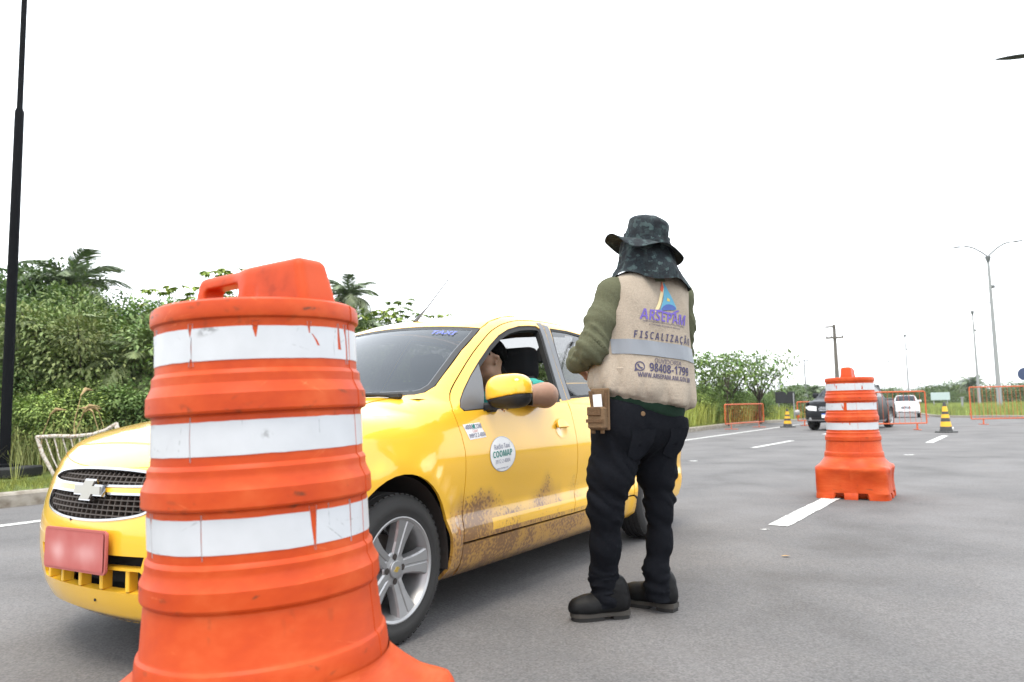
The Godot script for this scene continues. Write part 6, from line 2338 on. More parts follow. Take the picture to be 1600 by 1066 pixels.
	ic.face([Vector3(-0.018, -0.008, 0), Vector3(-0.008, -0.018, 0), Vector3(-0.021, -0.022, 0)], Vector3.BACK)
	var hs := curve_in([Vector2(-0.007, 0.009), Vector2(-0.003, 0.006), Vector2(-0.003, 0.002), Vector2(0.002, -0.004), Vector2(0.007, -0.004), Vector2(0.010, -0.007), Vector2(0.006, -0.011), Vector2(-0.003, -0.007), Vector2(-0.009, 0.0), Vector2(-0.010, 0.006)], 3, true)
	panel(ic, hs, [], 0.03, func(q): return Vector3(q.x, q.y, 0), func(_p): return Vector3.BACK)
	obj("telephone_mark", on_back(ic, -0.122, 1.053, TILT), mats.print_navy, root)
	# sail emblem
	obj("sail", shape_on_back(curve_in([Vector2(0.004, 0.145), Vector2(0.022, 0.108), Vector2(0.045, 0.062), Vector2(0.058, 0.030), Vector2(0.03, 0.024), Vector2(0.0, 0.026), Vector2(-0.03, 0.020), Vector2(-0.010, 0.062), Vector2(-0.002, 0.108)], 3, true), 0.004, 1.262), mats.print_sky, root)
	obj("sail", shape_on_back(curve_in([Vector2(0.0, 0.15), Vector2(0.004, 0.120), Vector2(-0.006, 0.08), Vector2(-0.03, 0.030), Vector2(-0.060, 0.010), Vector2(-0.04, 0.045), Vector2(-0.016, 0.095)], 3, true), 0.0, 1.262, 0.0027), mats.print_cream, root)
	obj("sail", shape_on_back([Vector2(0.0, 0.15), Vector2(0.004, 0.122), Vector2(-0.006, 0.098), Vector2(-0.014, 0.112)], 0.0, 1.262, 0.0032), mats.print_orange_red, root)
	obj("sail", shape_on_back(curve_in([Vector2(-0.024, 0.024), Vector2(0.004, 0.048), Vector2(0.040, 0.046), Vector2(0.056, 0.030), Vector2(0.02, 0.024)], 3, true), 0.004, 1.262, 0.0030), mats.print_deep, root)
	obj("sail", shape_on_back([Vector2(0.012, 0.078), Vector2(0.026, 0.070), Vector2(0.022, 0.060), Vector2(0.008, 0.064)], 0.004, 1.262, 0.0032), mats.print_gold, root)
	obj("wave", shape_on_back(curve_in([Vector2(-0.065, 0.020), Vector2(-0.02, 0.020), Vector2(0.03, 0.010), Vector2(0.06, 0.022), Vector2(0.078, 0.022), Vector2(0.055, 0.010), Vector2(0.03, 0.002), Vector2(-0.01, 0.010)], 4, true), 0.0, 1.264, 0.0031), mats.print_violet, root)
	# --- hat with neck flap
	var brim_at := head_at + Vector3(0.004, 0.018, 0.0) - F * 0.016
	var hb := Basis(Vector3(0, 0, 1), -0.15) * Basis(L, Vector3.UP, F) * Basis(Vector3.RIGHT, -0.14)
	var hxf := Transform3D(hb, brim_at)
	var nz := noise(81, 1.0, 2)
	var crown := MB.new()
	crown.sheet(48, 16, func(u, w):
		var g: float = u * TAU
		var y := 0.0
		var r := 1.0
		if w < 0.62:
			y = w / 0.62 * 0.086
			r = lerpf(1.0, 0.90, w / 0.62)
		else:
			var a: float = (w - 0.62) / 0.38 * PI / 2
			y = 0.086 + sin(a) * 0.030
			r = 0.90 * (0.25 + 0.75 * cos(a)) - 0.225 * (w - 0.62) / 0.38
		var k: float = 1.0 + 0.05 * nz.get_noise_3d(cos(g) * 2.2, y * 20.0, sin(g) * 2.2)
		return hxf * Vector3(cos(g) * 0.091 * r * k, y + 0.004 * nz.get_noise_2d(g * 2.0, 4.0), sin(g) * 0.106 * r * k), true)
	obj("hat_crown", crown, mats.camouflage, root)
	obj("hat_band", MB.new().sheet(48, 2, func(u, w):
		var g: float = u * TAU
		return hxf * Vector3(cos(g) * 0.0935, 0.001 + 0.020 * w, sin(g) * 0.1085), true), mats.camouflage, root)
	for lower in 2:
		var brim := MB.new()
		brim.sheet(96, 8, func(u, w):
			var g: float = u * TAU
			var r := lerpf(0.0, 0.080, w)
			var wave := 0.017 * sin(g * 3.0 + 0.6) + 0.009 * sin(g * 5.0 + 2.0)
			var droop: float = -0.42 * r * (1.0 + 0.5 * cos(g - 2.9)) + wave * w * w - 0.003 * lower
			return hxf * Vector3(cos(g) * (0.090 + r), droop, sin(g) * (0.105 + r)), true)
		obj("hat_brim", brim, mats.camouflage, root)
	var flap := MB.new()
	flap.sheet(64, 16, func(u, w):
		var g := lerpf(-2.75, 2.75, u)  # angle from the back of the head
		var edge := pow(absf(g) / 2.75, 2.0)
		var drop := lerpf(0.166, 0.162, edge) + 0.012 * sin(g * 4.0) - 0.026 * sin(g)
		var y: float = 0.004 - (drop + 0.026) * w
		var r: float = 0.104 + 0.062 * pow(w, 1.3) * (1.0 - 0.35 * edge) + 0.016 * w * sin(g * 5.0 + 1.0) * (0.6 + nz.get_noise_2d(g * 1.5, 3.0)) - 0.010 * sin(w * 7.0 + g * 2.0) * w + 0.006 * nz.get_noise_2d(g * 3.0, w * 5.0)
		var q := Vector3(sin(g) * r * 0.96, y, -cos(g) * r * 1.08)
		return brim_at + L * q.x + F * q.z + Vector3.UP * q.y, false)
	obj("neck_flap", flap, mats.camouflage, root)
	# --- belt pouch with a rolled paper
	var pb := Basis(Vector3(0.80, 0, 0.60), Vector3(0.04, 1, 0), Vector3(-0.60, 0, 0.80)).orthonormalized()
	var po := Node3D.new()
	po.name = "belt_pouch"
	root.add_child(po)
	po.transform = Transform3D(pb * Basis.from_scale(Vector3(1, 0.78, 1)), Vector3(-0.137, 0.872, 0.172))
	obj("pocket", MB.new().box(Vector3(0, -0.03, 0.012), Vector3(0.078, 0.115, 0.042), 0.010), mats.pouch_tan, po)
	obj("flap", MB.new().box(Vector3(-0.004, 0.004, 0.036), Vector3(0.060, 0.045, 0.008), 0.003), mats.pouch_dark, po)
	obj("back_panel", MB.new().box(Vector3(0.002, 0.015, -0.008), Vector3(0.084, 0.215, 0.012), 0.004), mats.pouch_tan, po)
	obj("strap", MB.new().box(Vector3(-0.028, 0.05, 0.006), Vector3(0.018, 0.12, 0.008), 0.002, Basis(Vector3(0, 0, 1), 0.12)), mats.pouch_dark, po)
	obj("strap", MB.new().box(Vector3(0.034, 0.045, 0.004), Vector3(0.014, 0.14, 0.008), 0.002), mats.pouch_dark, po)
	obj("strap", MB.new().box(Vector3(0.0, -0.045, 0.036), Vector3(0.08, 0.018, 0.004), 0.001), mats.pouch_dark, po)
	obj("tab", MB.new().box(Vector3(-0.022, -0.095, 0.01), Vector3(0.018, 0.03, 0.01), 0.003), mats.pouch_dark, po)
	obj("tab", MB.new().box(Vector3(0.02, -0.095, 0.01), Vector3(0.018, 0.03, 0.01), 0.003), mats.pouch_dark, po)
	obj("paper", MB.new().box(Vector3(0.002, 0.055, 0.014), Vector3(0.038, 0.07, 0.006), 0.001, Basis(Vector3(0, 0, 1), 0.06)), mats.paper, po)
	# flap pocket at the side of the vest
	var sp := Basis(Vector3(0.78, 0, 0.62), Vector3.UP, Vector3(-0.62, 0, 0.78)).orthonormalized()
	obj("side_pocket", MB.new().box(Vector3.ZERO, Vector3(0.11, 0.045, 0.016), 0.006, sp), mats.vest_beige, root).position = torso_mid(1.03) + L * 0.196 - F * 0.085


func build_driver() -> void:
	var root := thing("person", "taxi driver in teal shirt at the wheel, elbow on the window sill", "person", at3(-1.5506, 0, 2.627), -0.56895)
	var q := func(s: float, w: float, h: float) -> Vector3: return Vector3(w, h, -s)
	var head_at: Vector3 = q.call(2.02, 0.365, 1.165)
	var hb := Basis(Vector3.UP, -0.35) * Basis(Vector3.RIGHT, 0.12)
	var hx := Transform3D(hb, head_at)
	var sh_l: Vector3 = q.call(2.17, 0.55, 0.985)
	var sh_r: Vector3 = q.call(2.14, 0.19, 0.985)
	var el_l: Vector3 = q.call(1.875, 0.845, 0.960)
	var wr_l: Vector3 = q.call(1.69, 0.80, 0.955)
	var el_r: Vector3 = q.call(1.93, 0.12, 0.80)
	var wr_r: Vector3 = q.call(1.70, 0.25, 0.93)
	var body := Field.new(0.05)
	body.cap(q.call(2.12, 0.36, 0.60), q.call(2.15, 0.36, 0.92), 0.15, 0.14)
	body.cap(sh_l, sh_r, 0.065, 0.065)
	body.cap(q.call(2.12, 0.365, 1.0), head_at + Vector3(0, -0.08, -0.02), 0.062, 0.058)
	body.chain([sh_l, el_l, wr_l], [0.060, 0.049, 0.034])
	body.cap(el_l.lerp(wr_l, 0.15), el_l.lerp(wr_l, 0.5), 0.051, 0.046)
	body.chain([sh_r, el_r, wr_r], [0.06, 0.045, 0.03])
	for s in [1.0, -1.0]:
		body.chain([q.call(2.1, 0.36 + s * 0.1, 0.58), q.call(1.68, 0.36 + s * 0.13, 0.60), q.call(1.45, 0.36 + s * 0.1, 0.32)], [0.10, 0.07, 0.05])
	var bm := nets(func(p): return body.d(p), Vector3(-0.02, 0.24, -2.34), Vector3(0.96, 1.15, -1.36), 0.014)
	bm.add(head_shape(), hx)
	bm.add(hand_shape(1.0, 0.5), Transform3D(Basis(Vector3(-1, 0, 0.1).normalized(), Vector3(-0.1, -0.1, 1).normalized(), Vector3(0, -1, 0)).orthonormalized(), wr_l + Vector3(0, 0, 0.03)))
	bm.add(hand_shape(-1.0, 0.9), Transform3D(Basis(Vector3(1, 0, 0), Vector3(0, 0.2, 1).normalized(), Vector3(0, -1, 0.2).normalized()).orthonormalized(), wr_r + Vector3(0, 0, 0.03)))
	obj("body", bm, mats.skin, root)
	add_face(root, hx)
	var hair := func(p: Vector3) -> float:
		var d := Vector3(p.x / 0.096, (p.y - 0.036) / 0.100, (p.z + 0.022) / 0.118).length() - 1.0
		d *= 0.09
		d = smax(d, p.z * 0.75 - p.y + 0.012 + (0.03 if p.z < 0.02 else 0.0), 0.02)
		d = smax(d, -0.03 - p.y, 0.01)
		return d - 0.004 * fold_n.get_noise_3d(p.x * 500.0, p.y * 500.0, p.z * 500.0)
	obj("hair", put(nets(hair, Vector3(-0.12, -0.08, -0.16), Vector3(0.12, 0.15, 0.12), 0.006), hx), mats.hair, root)
	var shirt := Field.new(0.06)
	shirt.cap(q.call(2.12, 0.36, 0.60), q.call(2.15, 0.36, 0.92), 0.165, 0.155)
	shirt.cap(sh_l, sh_r, 0.078, 0.078)
	shirt.cap(sh_l, sh_l.lerp(el_l, 0.55), 0.078, 0.075)
	shirt.cap(sh_r, sh_r.lerp(el_r, 0.5), 0.076, 0.07)
	var cut := (el_l - sh_l).normalized()
	obj("shirt", nets(func(p): return smax(smax(shirt.d(p), (p - sh_l.lerp(el_l, 0.6)).dot(cut), 0.01), (p.y - 1.065), 0.01), Vector3(0.0, 0.4, -2.4), Vector3(0.85, 1.1, -1.88), 0.014), mats.shirt_teal, root)


# ---------------------------------------------------------------- vehicles farther off
func small_wheel(root: Node, at: Vector3, r: float, sgn: float) -> void:
	var h := Node3D.new()
	h.name = numbered("wheel", root)
	root.add_child(h, true)
	h.position = at
	if sgn < 0: h.rotation.y = PI
	var xf := Transform3D(Basis(Vector3(0, 1, 0), Vector3(1, 0, 0), Vector3(0, 0, -1)), Vector3.ZERO)
	obj("tyre", MB.new().lathe([Vector2(r * 0.68, 0.09), Vector2(r * 0.8, 0.105), Vector2(r * 0.95, 0.1), Vector2(r, 0.07), Vector2(r, -0.07), Vector2(r * 0.95, -0.1), Vector2(r * 0.6, -0.1)], 36, xf, 35.0), mats.tyre, h)
	var rim := MB.new().lathe([Vector2(0.0, 0.07), Vector2(r * 0.15, 0.07), Vector2(r * 0.17, 0.055)], 20, xf)
	rim.lathe([Vector2(r * 0.6, 0.0), Vector2(r * 0.64, 0.075), Vector2(r * 0.69, 0.095)], 30, xf)
	obj("rim", rim, mats.alloy, h)
	obj("hub_back", MB.new().lathe([Vector2(0.0, 0.0), Vector2(r * 0.62, 0.0)], 24, xf), mats.dirt_dark, h)
	for i in 6:
		obj("spoke", MB.new().box(Vector3(0.06, r * 0.4, 0), Vector3(0.02, r * 0.5, r * 0.16), 0.006).v_turned(Basis(Vector3.RIGHT, TAU * i / 6)), mats.alloy, h)


func pickup(label: String, at: Vector3, turn: float, paint: Material, big: bool) -> Node3D:
	var root := thing("pickup_truck", label, "pickup truck", at, turn)
	var w := 0.925 if big else 0.86
	var k := 1.13 if big else 1.0
	var top := [Vector2(-0.2, 0.5), Vector2(0.0, 0.72), Vector2(0.06, 0.86), Vector2(0.2, 0.93), Vector2(0.6, 0.985), Vector2(1.05, 1.02), Vector2(1.15, 1.05), Vector2(1.45, 1.25), Vector2(1.75, 1.44), Vector2(1.9, 1.50), Vector2(2.2, 1.545), Vector2(2.6, 1.55), Vector2(2.95, 1.52), Vector2(3.06, 1.47), Vector2(3.14, 1.2), Vector2(3.19, 1.02), Vector2(3.26, 0.985), Vector2(3.6, 0.98), Vector2(4.3, 0.985), Vector2(4.42, 0.95), Vector2(4.6, 0.4)]
	car_top = Curve1.new(top.map(func(q): return Vector2(q.x, q.y * k)))
	car_half = Curve1.new([Vector2(0.1, w * 0.88), Vector2(0.25, w * 0.94), Vector2(0.4, w * 0.985), Vector2(0.6, w), Vector2(0.8 * k, w * 0.99), Vector2(0.95 * k, w * 0.955), Vector2(1.0 * k, w * 0.93), Vector2(1.25 * k, w * 0.80), Vector2(1.45 * k, w * 0.68), Vector2(1.6 * k, w * 0.55), Vector2(1.9, w * 0.4)])
	car_plan = Curve1.new([Vector2(-0.1, 0.92), Vector2(0.3, 0.97), Vector2(0.8, 1.0), Vector2(2.0, 1.0), Vector2(3.5, 1.0), Vector2(4.4, 0.97)])
	car_nose = Curve1.new([Vector2(0.1, 0.16), Vector2(0.25, 0.05), Vector2(0.4, 0.0), Vector2(0.55, 0.0), Vector2(0.7, 0.03), Vector2(0.9, 0.07), Vector2(1.3, 0.2)])
	car_tail = Curve1.new([Vector2(0.1, 4.2), Vector2(0.3, 4.38), Vector2(0.6, 4.42), Vector2(0.9, 4.41), Vector2(1.2, 4.3)])
	car_axles = [0.84, 3.56]
	car_arch = 0.37
	car_bow = 0.0
	var belly := 0.26 if not big else 0.36
	var r := 0.335 if not big else 0.37
	var side := []
	for c in car_axles:
		side.append_array(arch(c, belly, r + 0.05, r + 0.09))
	var outline := [Vector2(0.32, belly)]
	outline.append_array(side)
	outline.append_array([Vector2(4.2, belly), Vector2(4.2, 0.9 * k), Vector2(3.28, 0.93 * k), Vector2(3.16, 1.0 * k), Vector2(3.05, 1.38 * k), Vector2(2.9, 1.46 * k), Vector2(2.3, 1.49 * k), Vector2(1.95, 1.44 * k), Vector2(1.7, 1.34 * k), Vector2(1.35, 1.12 * k), Vector2(1.18, 1.0 * k), Vector2(0.9, 0.95 * k), Vector2(0.4, 0.88 * k), Vector2(0.32, 0.75 * k)])
	var w1 := [Vector2(1.50, 1.03 * k), Vector2(1.62, 1.16 * k), Vector2(1.9, 1.36 * k), Vector2(2.22, 1.41 * k), Vector2(2.24, 1.03 * k)]
	var w2 := [Vector2(2.32, 1.03 * k), Vector2(2.3, 1.415 * k), Vector2(2.8, 1.40 * k), Vector2(2.98, 1.28 * k), Vector2(3.02, 1.04 * k)]
	side_panel("body_side", outline, [w1, w2], paint, root, 0.02, 0.0, 0.09)
	for sgn in [1.0, -1.0]:
		for win in [w1, w2]:
			obj("side_window", panel(MB.new(), in_set_any(win, -0.004), [], 0.1, func(q): return car_side(q, sgn, -0.008), func(p): return car_n(p)), mats.tinted_glass, root)
		for x in [1.28, 2.28, 3.1]:
			var seam := []
			for i in 9:
				seam.append(car_side(Vector2(x + (0.1 if x > 3 and i < 5 else 0.0), lerpf(0.4, 0.99 * k, i / 8.0)), sgn, 0.0))
			obj("door_seam", MB.new().tube(seam, 0.006, 4), mats.rubber, root)
		obj("door_handle", MB.new().box(car_side(Vector2(2.15, 0.92 * k), sgn, 0.015), Vector3(0.03, 0.04, 0.18), 0.008), mats.black_plastic, root)
		obj("side_mirror", MB.new().box(car_side(Vector2(1.55, 1.06 * k), sgn, 0.13), Vector3(0.22, 0.17, 0.12), 0.04), paint, root)
		obj("step_bar", MB.new().tube([Vector3(sgn * (w - 0.06), belly + 0.02, -1.35), Vector3(sgn * (w - 0.03), belly - 0.02, -1.5), Vector3(sgn * (w - 0.03), belly - 0.02, -2.9), Vector3(sgn * (w - 0.06), belly + 0.02, -3.05)], 0.035, 8), mats.dark_grey_plastic, root)
		obj("wing_foot", panel(MB.new(), [Vector2(0.3, belly), Vector2(0.46, belly), Vector2(0.46, belly + 0.02), Vector2(0.3, belly + 0.02)], [], 0.1, func(q): return car_side(q, sgn), func(p): return car_n(p)), paint, root)
	# skin seen from above, with the windscreen cut out
	var screen := [Vector2(-0.66, 1.24), Vector2(0.66, 1.24), Vector2(0.60, 1.62), Vector2(0.54, 1.86), Vector2(-0.54, 1.86), Vector2(-0.60, 1.62)].map(func(q): return Vector2(q.x * w / 0.86, q.y))
	var skin := []
	var es := [0.10, 0.32, 0.6, 0.9, 1.2, 1.5, 1.8, 2.0, 2.4, 2.8, 3.03]
	for s in es:
		var e: float = car_side(Vector2(s, minf(car_top.at(s) - 0.055, 1.47 * k))).x if s > 0.3 else w * 0.62
		skin.append(Vector2(e, s))
	var whole := skin.duplicate()
	whole.append_array(reversed(skin).map(func(q): return Vector2(-q.x, q.y)))
	obj("upper_body", panel(MB.new(), whole, [screen], 0.1, func(q): return car_up(q), func(p): return car_n(p)), paint, root)
	obj("windscreen", panel(MB.new(), in_set_any(screen, -0.01), [], 0.1, func(q): return car_up(q, -0.008), func(p): return car_n(p)), mats.windscreen_glass, root)
	obj("cab_back", MB.new().box(Vector3(0, 1.05 * k, -3.08), Vector3(w * 1.5, 0.7 * k, 0.04), 0.0), paint, root)
	# load bed
	obj("bed_floor", MB.new().box(Vector3(0, 0.6, -3.75), Vector3(w * 1.8, 0.05, 1.25)), mats.dark_grey_plastic, root)
	for sgn in [1.0, -1.0]:
		obj("bed_side", MB.new().box(Vector3(sgn * (w - 0.10), 0.78, -3.75), Vector3(0.06, 0.36 * k, 1.2), 0.01), paint, root)
		obj("bed_rail", MB.new().tube([Vector3(sgn * (w - 0.09), 0.93 * k, -3.22), Vector3(sgn * (w - 0.09), 0.93 * k + 0.04, -3.3), Vector3(sgn * (w - 0.09), 0.93 * k + 0.04, -4.1), Vector3(sgn * (w - 0.09), 0.93 * k, -4.2)], 0.022, 6), mats.dark_grey_plastic, root)
	obj("tailgate", MB.new().box(Vector3(0, 0.72, -4.25), Vector3(w * 1.84, 0.5 * k, 0.06), 0.02), paint, root)
	obj("sports_bar", MB.new().tube([Vector3(-w + 0.14, 0.95 * k, -3.3), Vector3(-w + 0.26, 1.42 * k, -3.24), Vector3(w - 0.26, 1.42 * k, -3.24), Vector3(w - 0.14, 0.95 * k, -3.3)], 0.032, 8), mats.dark_grey_plastic, root)
	for sgn in [1.0, -1.0]:
		obj("roof_rail", MB.new().tube([Vector3(sgn * 0.5, 1.52 * k, -2.0), Vector3(sgn * 0.5, 1.575 * k, -2.1), Vector3(sgn * 0.5, 1.575 * k, -2.85), Vector3(sgn * 0.5, 1.51 * k, -2.95)], 0.018, 6), mats.dark_grey_plastic, root)
	# nose
	var half := car_round(Vector2(0, 0.6), 0.84)
	var fr := [Vector2(-0.98, belly), Vector2(0.98, belly), Vector2(1.02, 0.6 * k), Vector2(0.95, 0.78 * k), Vector2(0.5, 0.85 * k), Vector2(0, 0.87 * k), Vector2(-0.5, 0.85 * k), Vector2(-0.95, 0.78 * k), Vector2(-1.02, 0.6 * k)]
	obj("front_bumper", panel(MB.new(), fr, [], 0.09, func(q): return car_round(q, 0.84), func(p): return car_n(p), 0.03), paint, root)
	obj("lower_bumper", panel(MB.new(), [Vector2(-0.8, belly + 0.03), Vector2(0.8, belly + 0.03), Vector2(0.85, 0.42 * k), Vector2(-0.85, 0.42 * k)], [], 0.09, func(q): return car_round(q, 0.84, -1.0, 0.006), func(p): return car_n(p), 0.02), mats.black_plastic, root)
	obj("bumper_strip", panel(MB.new(), [Vector2(-0.78, belly + 0.05), Vector2(0.78, belly + 0.05), Vector2(0.78, belly + 0.085), Vector2(-0.78, belly + 0.085)], [], 0.09, func(q): return car_round(q, 0.84, -1.0, 0.012), func(p): return car_n(p), 0.02), mats.alloy, root)
	var gr := round_rect(0.62, 0.17 * k, 0.05, Vector2(0, 0.68 * k))
	obj("grille", panel(MB.new(), gr, [], 0.09, func(q): return car_round(q, 0.84, -1.0, 0.006), func(p): return car_n(p), 0.02), mats.black_plastic, root)
	for i in 3:
		obj("grille_bar", panel(MB.new(), round_rect(0.60 - 0.06 * absf(i - 1), 0.016, 0.006, Vector2(0, (0.63 + 0.05 * i) * k)), [], 0.09, func(q): return car_round(q, 0.84, -1.0, 0.016), func(p): return car_n(p), 0.012), mats.chrome, root)
	if big:
		obj("grille_frame", panel(MB.new(), [Vector2(-0.16, 0.78 * k), Vector2(0.16, 0.78 * k), Vector2(0.08, 0.6 * k), Vector2(-0.08, 0.6 * k)], [[Vector2(-0.11, 0.755 * k), Vector2(0.11, 0.755 * k), Vector2(0.055, 0.625 * k), Vector2(-0.055, 0.625 * k)]], 0.09, func(q): return car_round(q, 0.84, -1.0, 0.022), func(p): return car_n(p), 0.012), mats.chrome, root)
	for sgn in [1.0, -1.0]:
		var lp := [Vector2(0.36, 0.62 * k), Vector2(0.66, 0.64 * k), Vector2(0.86, 0.74 * k), Vector2(0.62, 0.79 * k), Vector2(0.38, 0.76 * k)].map(func(q): return Vector2(q.x * sgn, q.y))
		obj("headlamp", panel(MB.new(), lp, [], 0.09, func(q): return car_round(q, 0.84, -1.0, 0.008), func(p): return car_n(p), 0.02), mats.sticker_white, root)
		obj("fog_lamp", MB.new().lathe([Vector2(0, 0.02), Vector2(0.05, 0.015), Vector2(0.06, 0.0)], 16, Transform3D(Basis(Vector3.RIGHT, PI / 2), car_round(Vector2(sgn * 0.58, 0.36 * k), 0.84, -1.0, 0.008))), mats.alloy, root)
	var pp := car_round(Vector2(0, 0.47 * k), 0.84, -1.0, 0.015)
	obj("number_plate", MB.new().box(pp, Vector3(0.4, 0.13, 0.01), 0.002), mats.sticker_white, root)
	obj("plate_band", MB.new().box(pp + Vector3(0, 0.052, 0.004), Vector3(0.396, 0.026, 0.008), 0.001), mats.plate_blue, root)
	for c in car_axles:
		for sgn in [1.0, -1.0]:
			small_wheel(root, Vector3(sgn * (w - 0.11), r, -c), r, sgn)
			var lw := MB.new()
			var ps := arch(c, belly, r + 0.045, r + 0.085)
			lw.sheet(24, 1, func(u, t):
				var q: Vector2 = ps[int(round(u * 24))]
				return Vector3(sgn * lerpf(w - 0.04, w - 0.35, t), q.y, -q.x))
			obj("wheel_housing", lw, mats.liner, root)
	obj("chassis", MB.new().box(Vector3(0, belly + 0.12, -2.2), Vector3(w * 1.15, 0.24, 3.9), 0.03), mats.liner, root)
	for sgn in [1.0, -1.0]:
		obj("front_seat", MB.new().box(Vector3(sgn * 0.38, 0.95, -2.3), Vector3(0.46, 0.6, 0.16), 0.05).box(Vector3(sgn * 0.38, 1.32, -2.34), Vector3(0.26, 0.18, 0.1), 0.04), mats.seat_cloth, root)
	obj("dashboard", MB.new().box(Vector3(0, 0.98 * k, -1.42), Vector3(w * 1.5, 0.14, 0.4), 0.04), mats.cabin, root)
	return root


func build_far_vehicles() -> void:
	var dark := mat("paint_dark", lin(0.016, 0.017, 0.02), 0.4)
	dark.metallic_specular = 0.3
	var white := mat("paint_white", lin(0.68, 0.68, 0.69), 0.35)
	white.clearcoat_enabled = true
	mat("plate_blue", lin(0.03, 0.12, 0.5), 0.5)
	pickup("dark grey pickup truck passing behind the far striped barrel", at3(9.79, dip(22.76), 22.76), -0.735, dark, false)
	pickup("white pickup truck driving up the road, seen from its front", at3(29.3, dip(55.0), 54.6), -0.50, white, true)


# ---------------------------------------------------------------- plants
func leaf_material(called: String, back: Color) -> StandardMaterial3D:
	var m := mat(called, Color.WHITE, 0.6)
	m.vertex_color_use_as_albedo = true
	m.cull_mode = BaseMaterial3D.CULL_DISABLED
	m.backlight_enabled = true
	m.backlight = back
	m.metallic_specular = 0.35
	return m


func add_leaf(mb: MB, at: Vector3, dir: Vector3, up: Vector3, len: float, wid: float, col: Color) -> void:
	var side := dir.cross(up).normalized()
	var nor := side.cross(dir).normalized()
	if nor.dot(up) < 0.0: nor = -nor
	var mid := at + dir * len * 0.45 - nor * len * 0.02
	var tip := at + dir * len - nor * len * 0.16
	var a := mb.p(at, nor, Vector2.ZERO, col)
	var b := mb.p(mid + side * wid * 0.5 + nor * wid * 0.16, (nor - side * 0.35).normalized(), Vector2.ZERO, col)
	var c := mb.p(tip, nor, Vector2.ZERO, col)
	var d := mb.p(mid - side * wid * 0.5 + nor * wid * 0.16, (nor + side * 0.35).normalized(), Vector2.ZERO, col)
	mb.tri(a, b, c)
	mb.tri(a, c, d)


func tone(base: Color, spread: float) -> Color:
	var k := 1.0 + rng.randf_range(-spread, spread)
	var y := rng.randf_range(-0.14, 0.14) * spread * 2.0
	return Color(base.r * k * (1.0 + y), base.g * k, base.b * k * (1.0 - y * 0.6))


# lobes of leaves round a few limbs; one unit tall
func crown_shape(lobes: int, per: int, leaf: float, base: Color, low: float, wide: float, spots: Array) -> MB:
	var mb := MB.new()
	mb.colored = true
	for i in lobes:
		var g := i * 2.4 + rng.randf() * 0.8
		var t := (i + 0.5) / lobes
		var y := lerpf(low + 0.1, 0.86, t) + rng.randf_range(-0.06, 0.06)
		var rr := wide * sqrt(maxf(0.02, 1.0 - pow((y - lerpf(low, 1.0, 0.42)) / (0.62 * (1.0 - low) + 0.1), 2.0))) * rng.randf_range(0.35, 0.95)
		var c := Vector3(cos(g) * rr, y, sin(g) * rr)
		var r := rng.randf_range(0.08, 0.20) * (wide / 0.38)
		spots.append([c, r])
		var tint := tone(base, 0.38)
		for k in per:
			var d := Vector3(rng.randfn(), rng.randfn() * 0.8 + 0.25, rng.randfn()).normalized()
			var q := c + d * r * pow(rng.randf(), 0.35) * Vector3(1.25, 0.85, 1.25)
			var out := (d + Vector3(rng.randf_range(-0.6, 0.6), rng.randf_range(-0.7, 0.25), rng.randf_range(-0.6, 0.6))).normalized()
			var up := (Vector3.UP + d * 0.6 + Vector3(rng.randf_range(-0.4, 0.4), 0, rng.randf_range(-0.4, 0.4))).normalized()
			add_leaf(mb, q, out, up, leaf * rng.randf_range(0.7, 1.3), leaf * rng.randf_range(0.4, 0.6), tone(tint, 0.25))
	return mb


func limbs_shape(spots: Array, low: float, thick: float) -> MB:
	var mb := MB.new()
	var fork := Vector3(0, low * 0.75, 0)
	mb.tube([Vector3(0, -0.02, 0), Vector3(0.01, low * 0.4, 0.005), fork], [thick, thick * 0.8, thick * 0.7], 8)
	for i in spots.size():
		var c: Vector3 = spots[i][0]
		var from := fork + Vector3(0, rng.randf_range(0.0, 0.06), 0)
		mb.tube([from, from.lerp(c, 0.5) + Vector3(0, 0.03, 0), c, c + (c - from) * 0.15], [thick * 0.45, thick * 0.28, thick * 0.14, thick * 0.06], 5)
	return mb


func palmate_crown(stems: int, base: Color, spots: Array) -> MB:  # few bare branches, each with a fan of big drooping leaves
	var mb := MB.new()
	mb.colored = true
	for i in stems:
		var g := i * 2.4 + rng.randf()
		var t := float(i) / stems
		var y := lerpf(0.62, 0.985, t) + rng.randf_range(-0.03, 0.02)
		var rr := lerpf(0.20, 0.02, t) + rng.randf() * 0.06
		var c := Vector3(cos(g) * rr, y, sin(g) * rr)
		spots.append([c, 0.05])
		for s in 5:
			var h := g + s * TAU / 5.0 + rng.randf() * 0.5
			var pet := c + Vector3(cos(h), rng.randf_range(-0.25, 0.35), sin(h)) * rng.randf_range(0.03, 0.07)
			for l in 7:
				var e := h + (l - 3) * 0.42
				var d := Vector3(cos(e), rng.randf_range(-0.75, -0.15), sin(e)).normalized()
				add_leaf(mb, pet, d, Vector3.UP, rng.randf_range(0.035, 0.055), 0.019, tone(base, 0.25))
	return mb


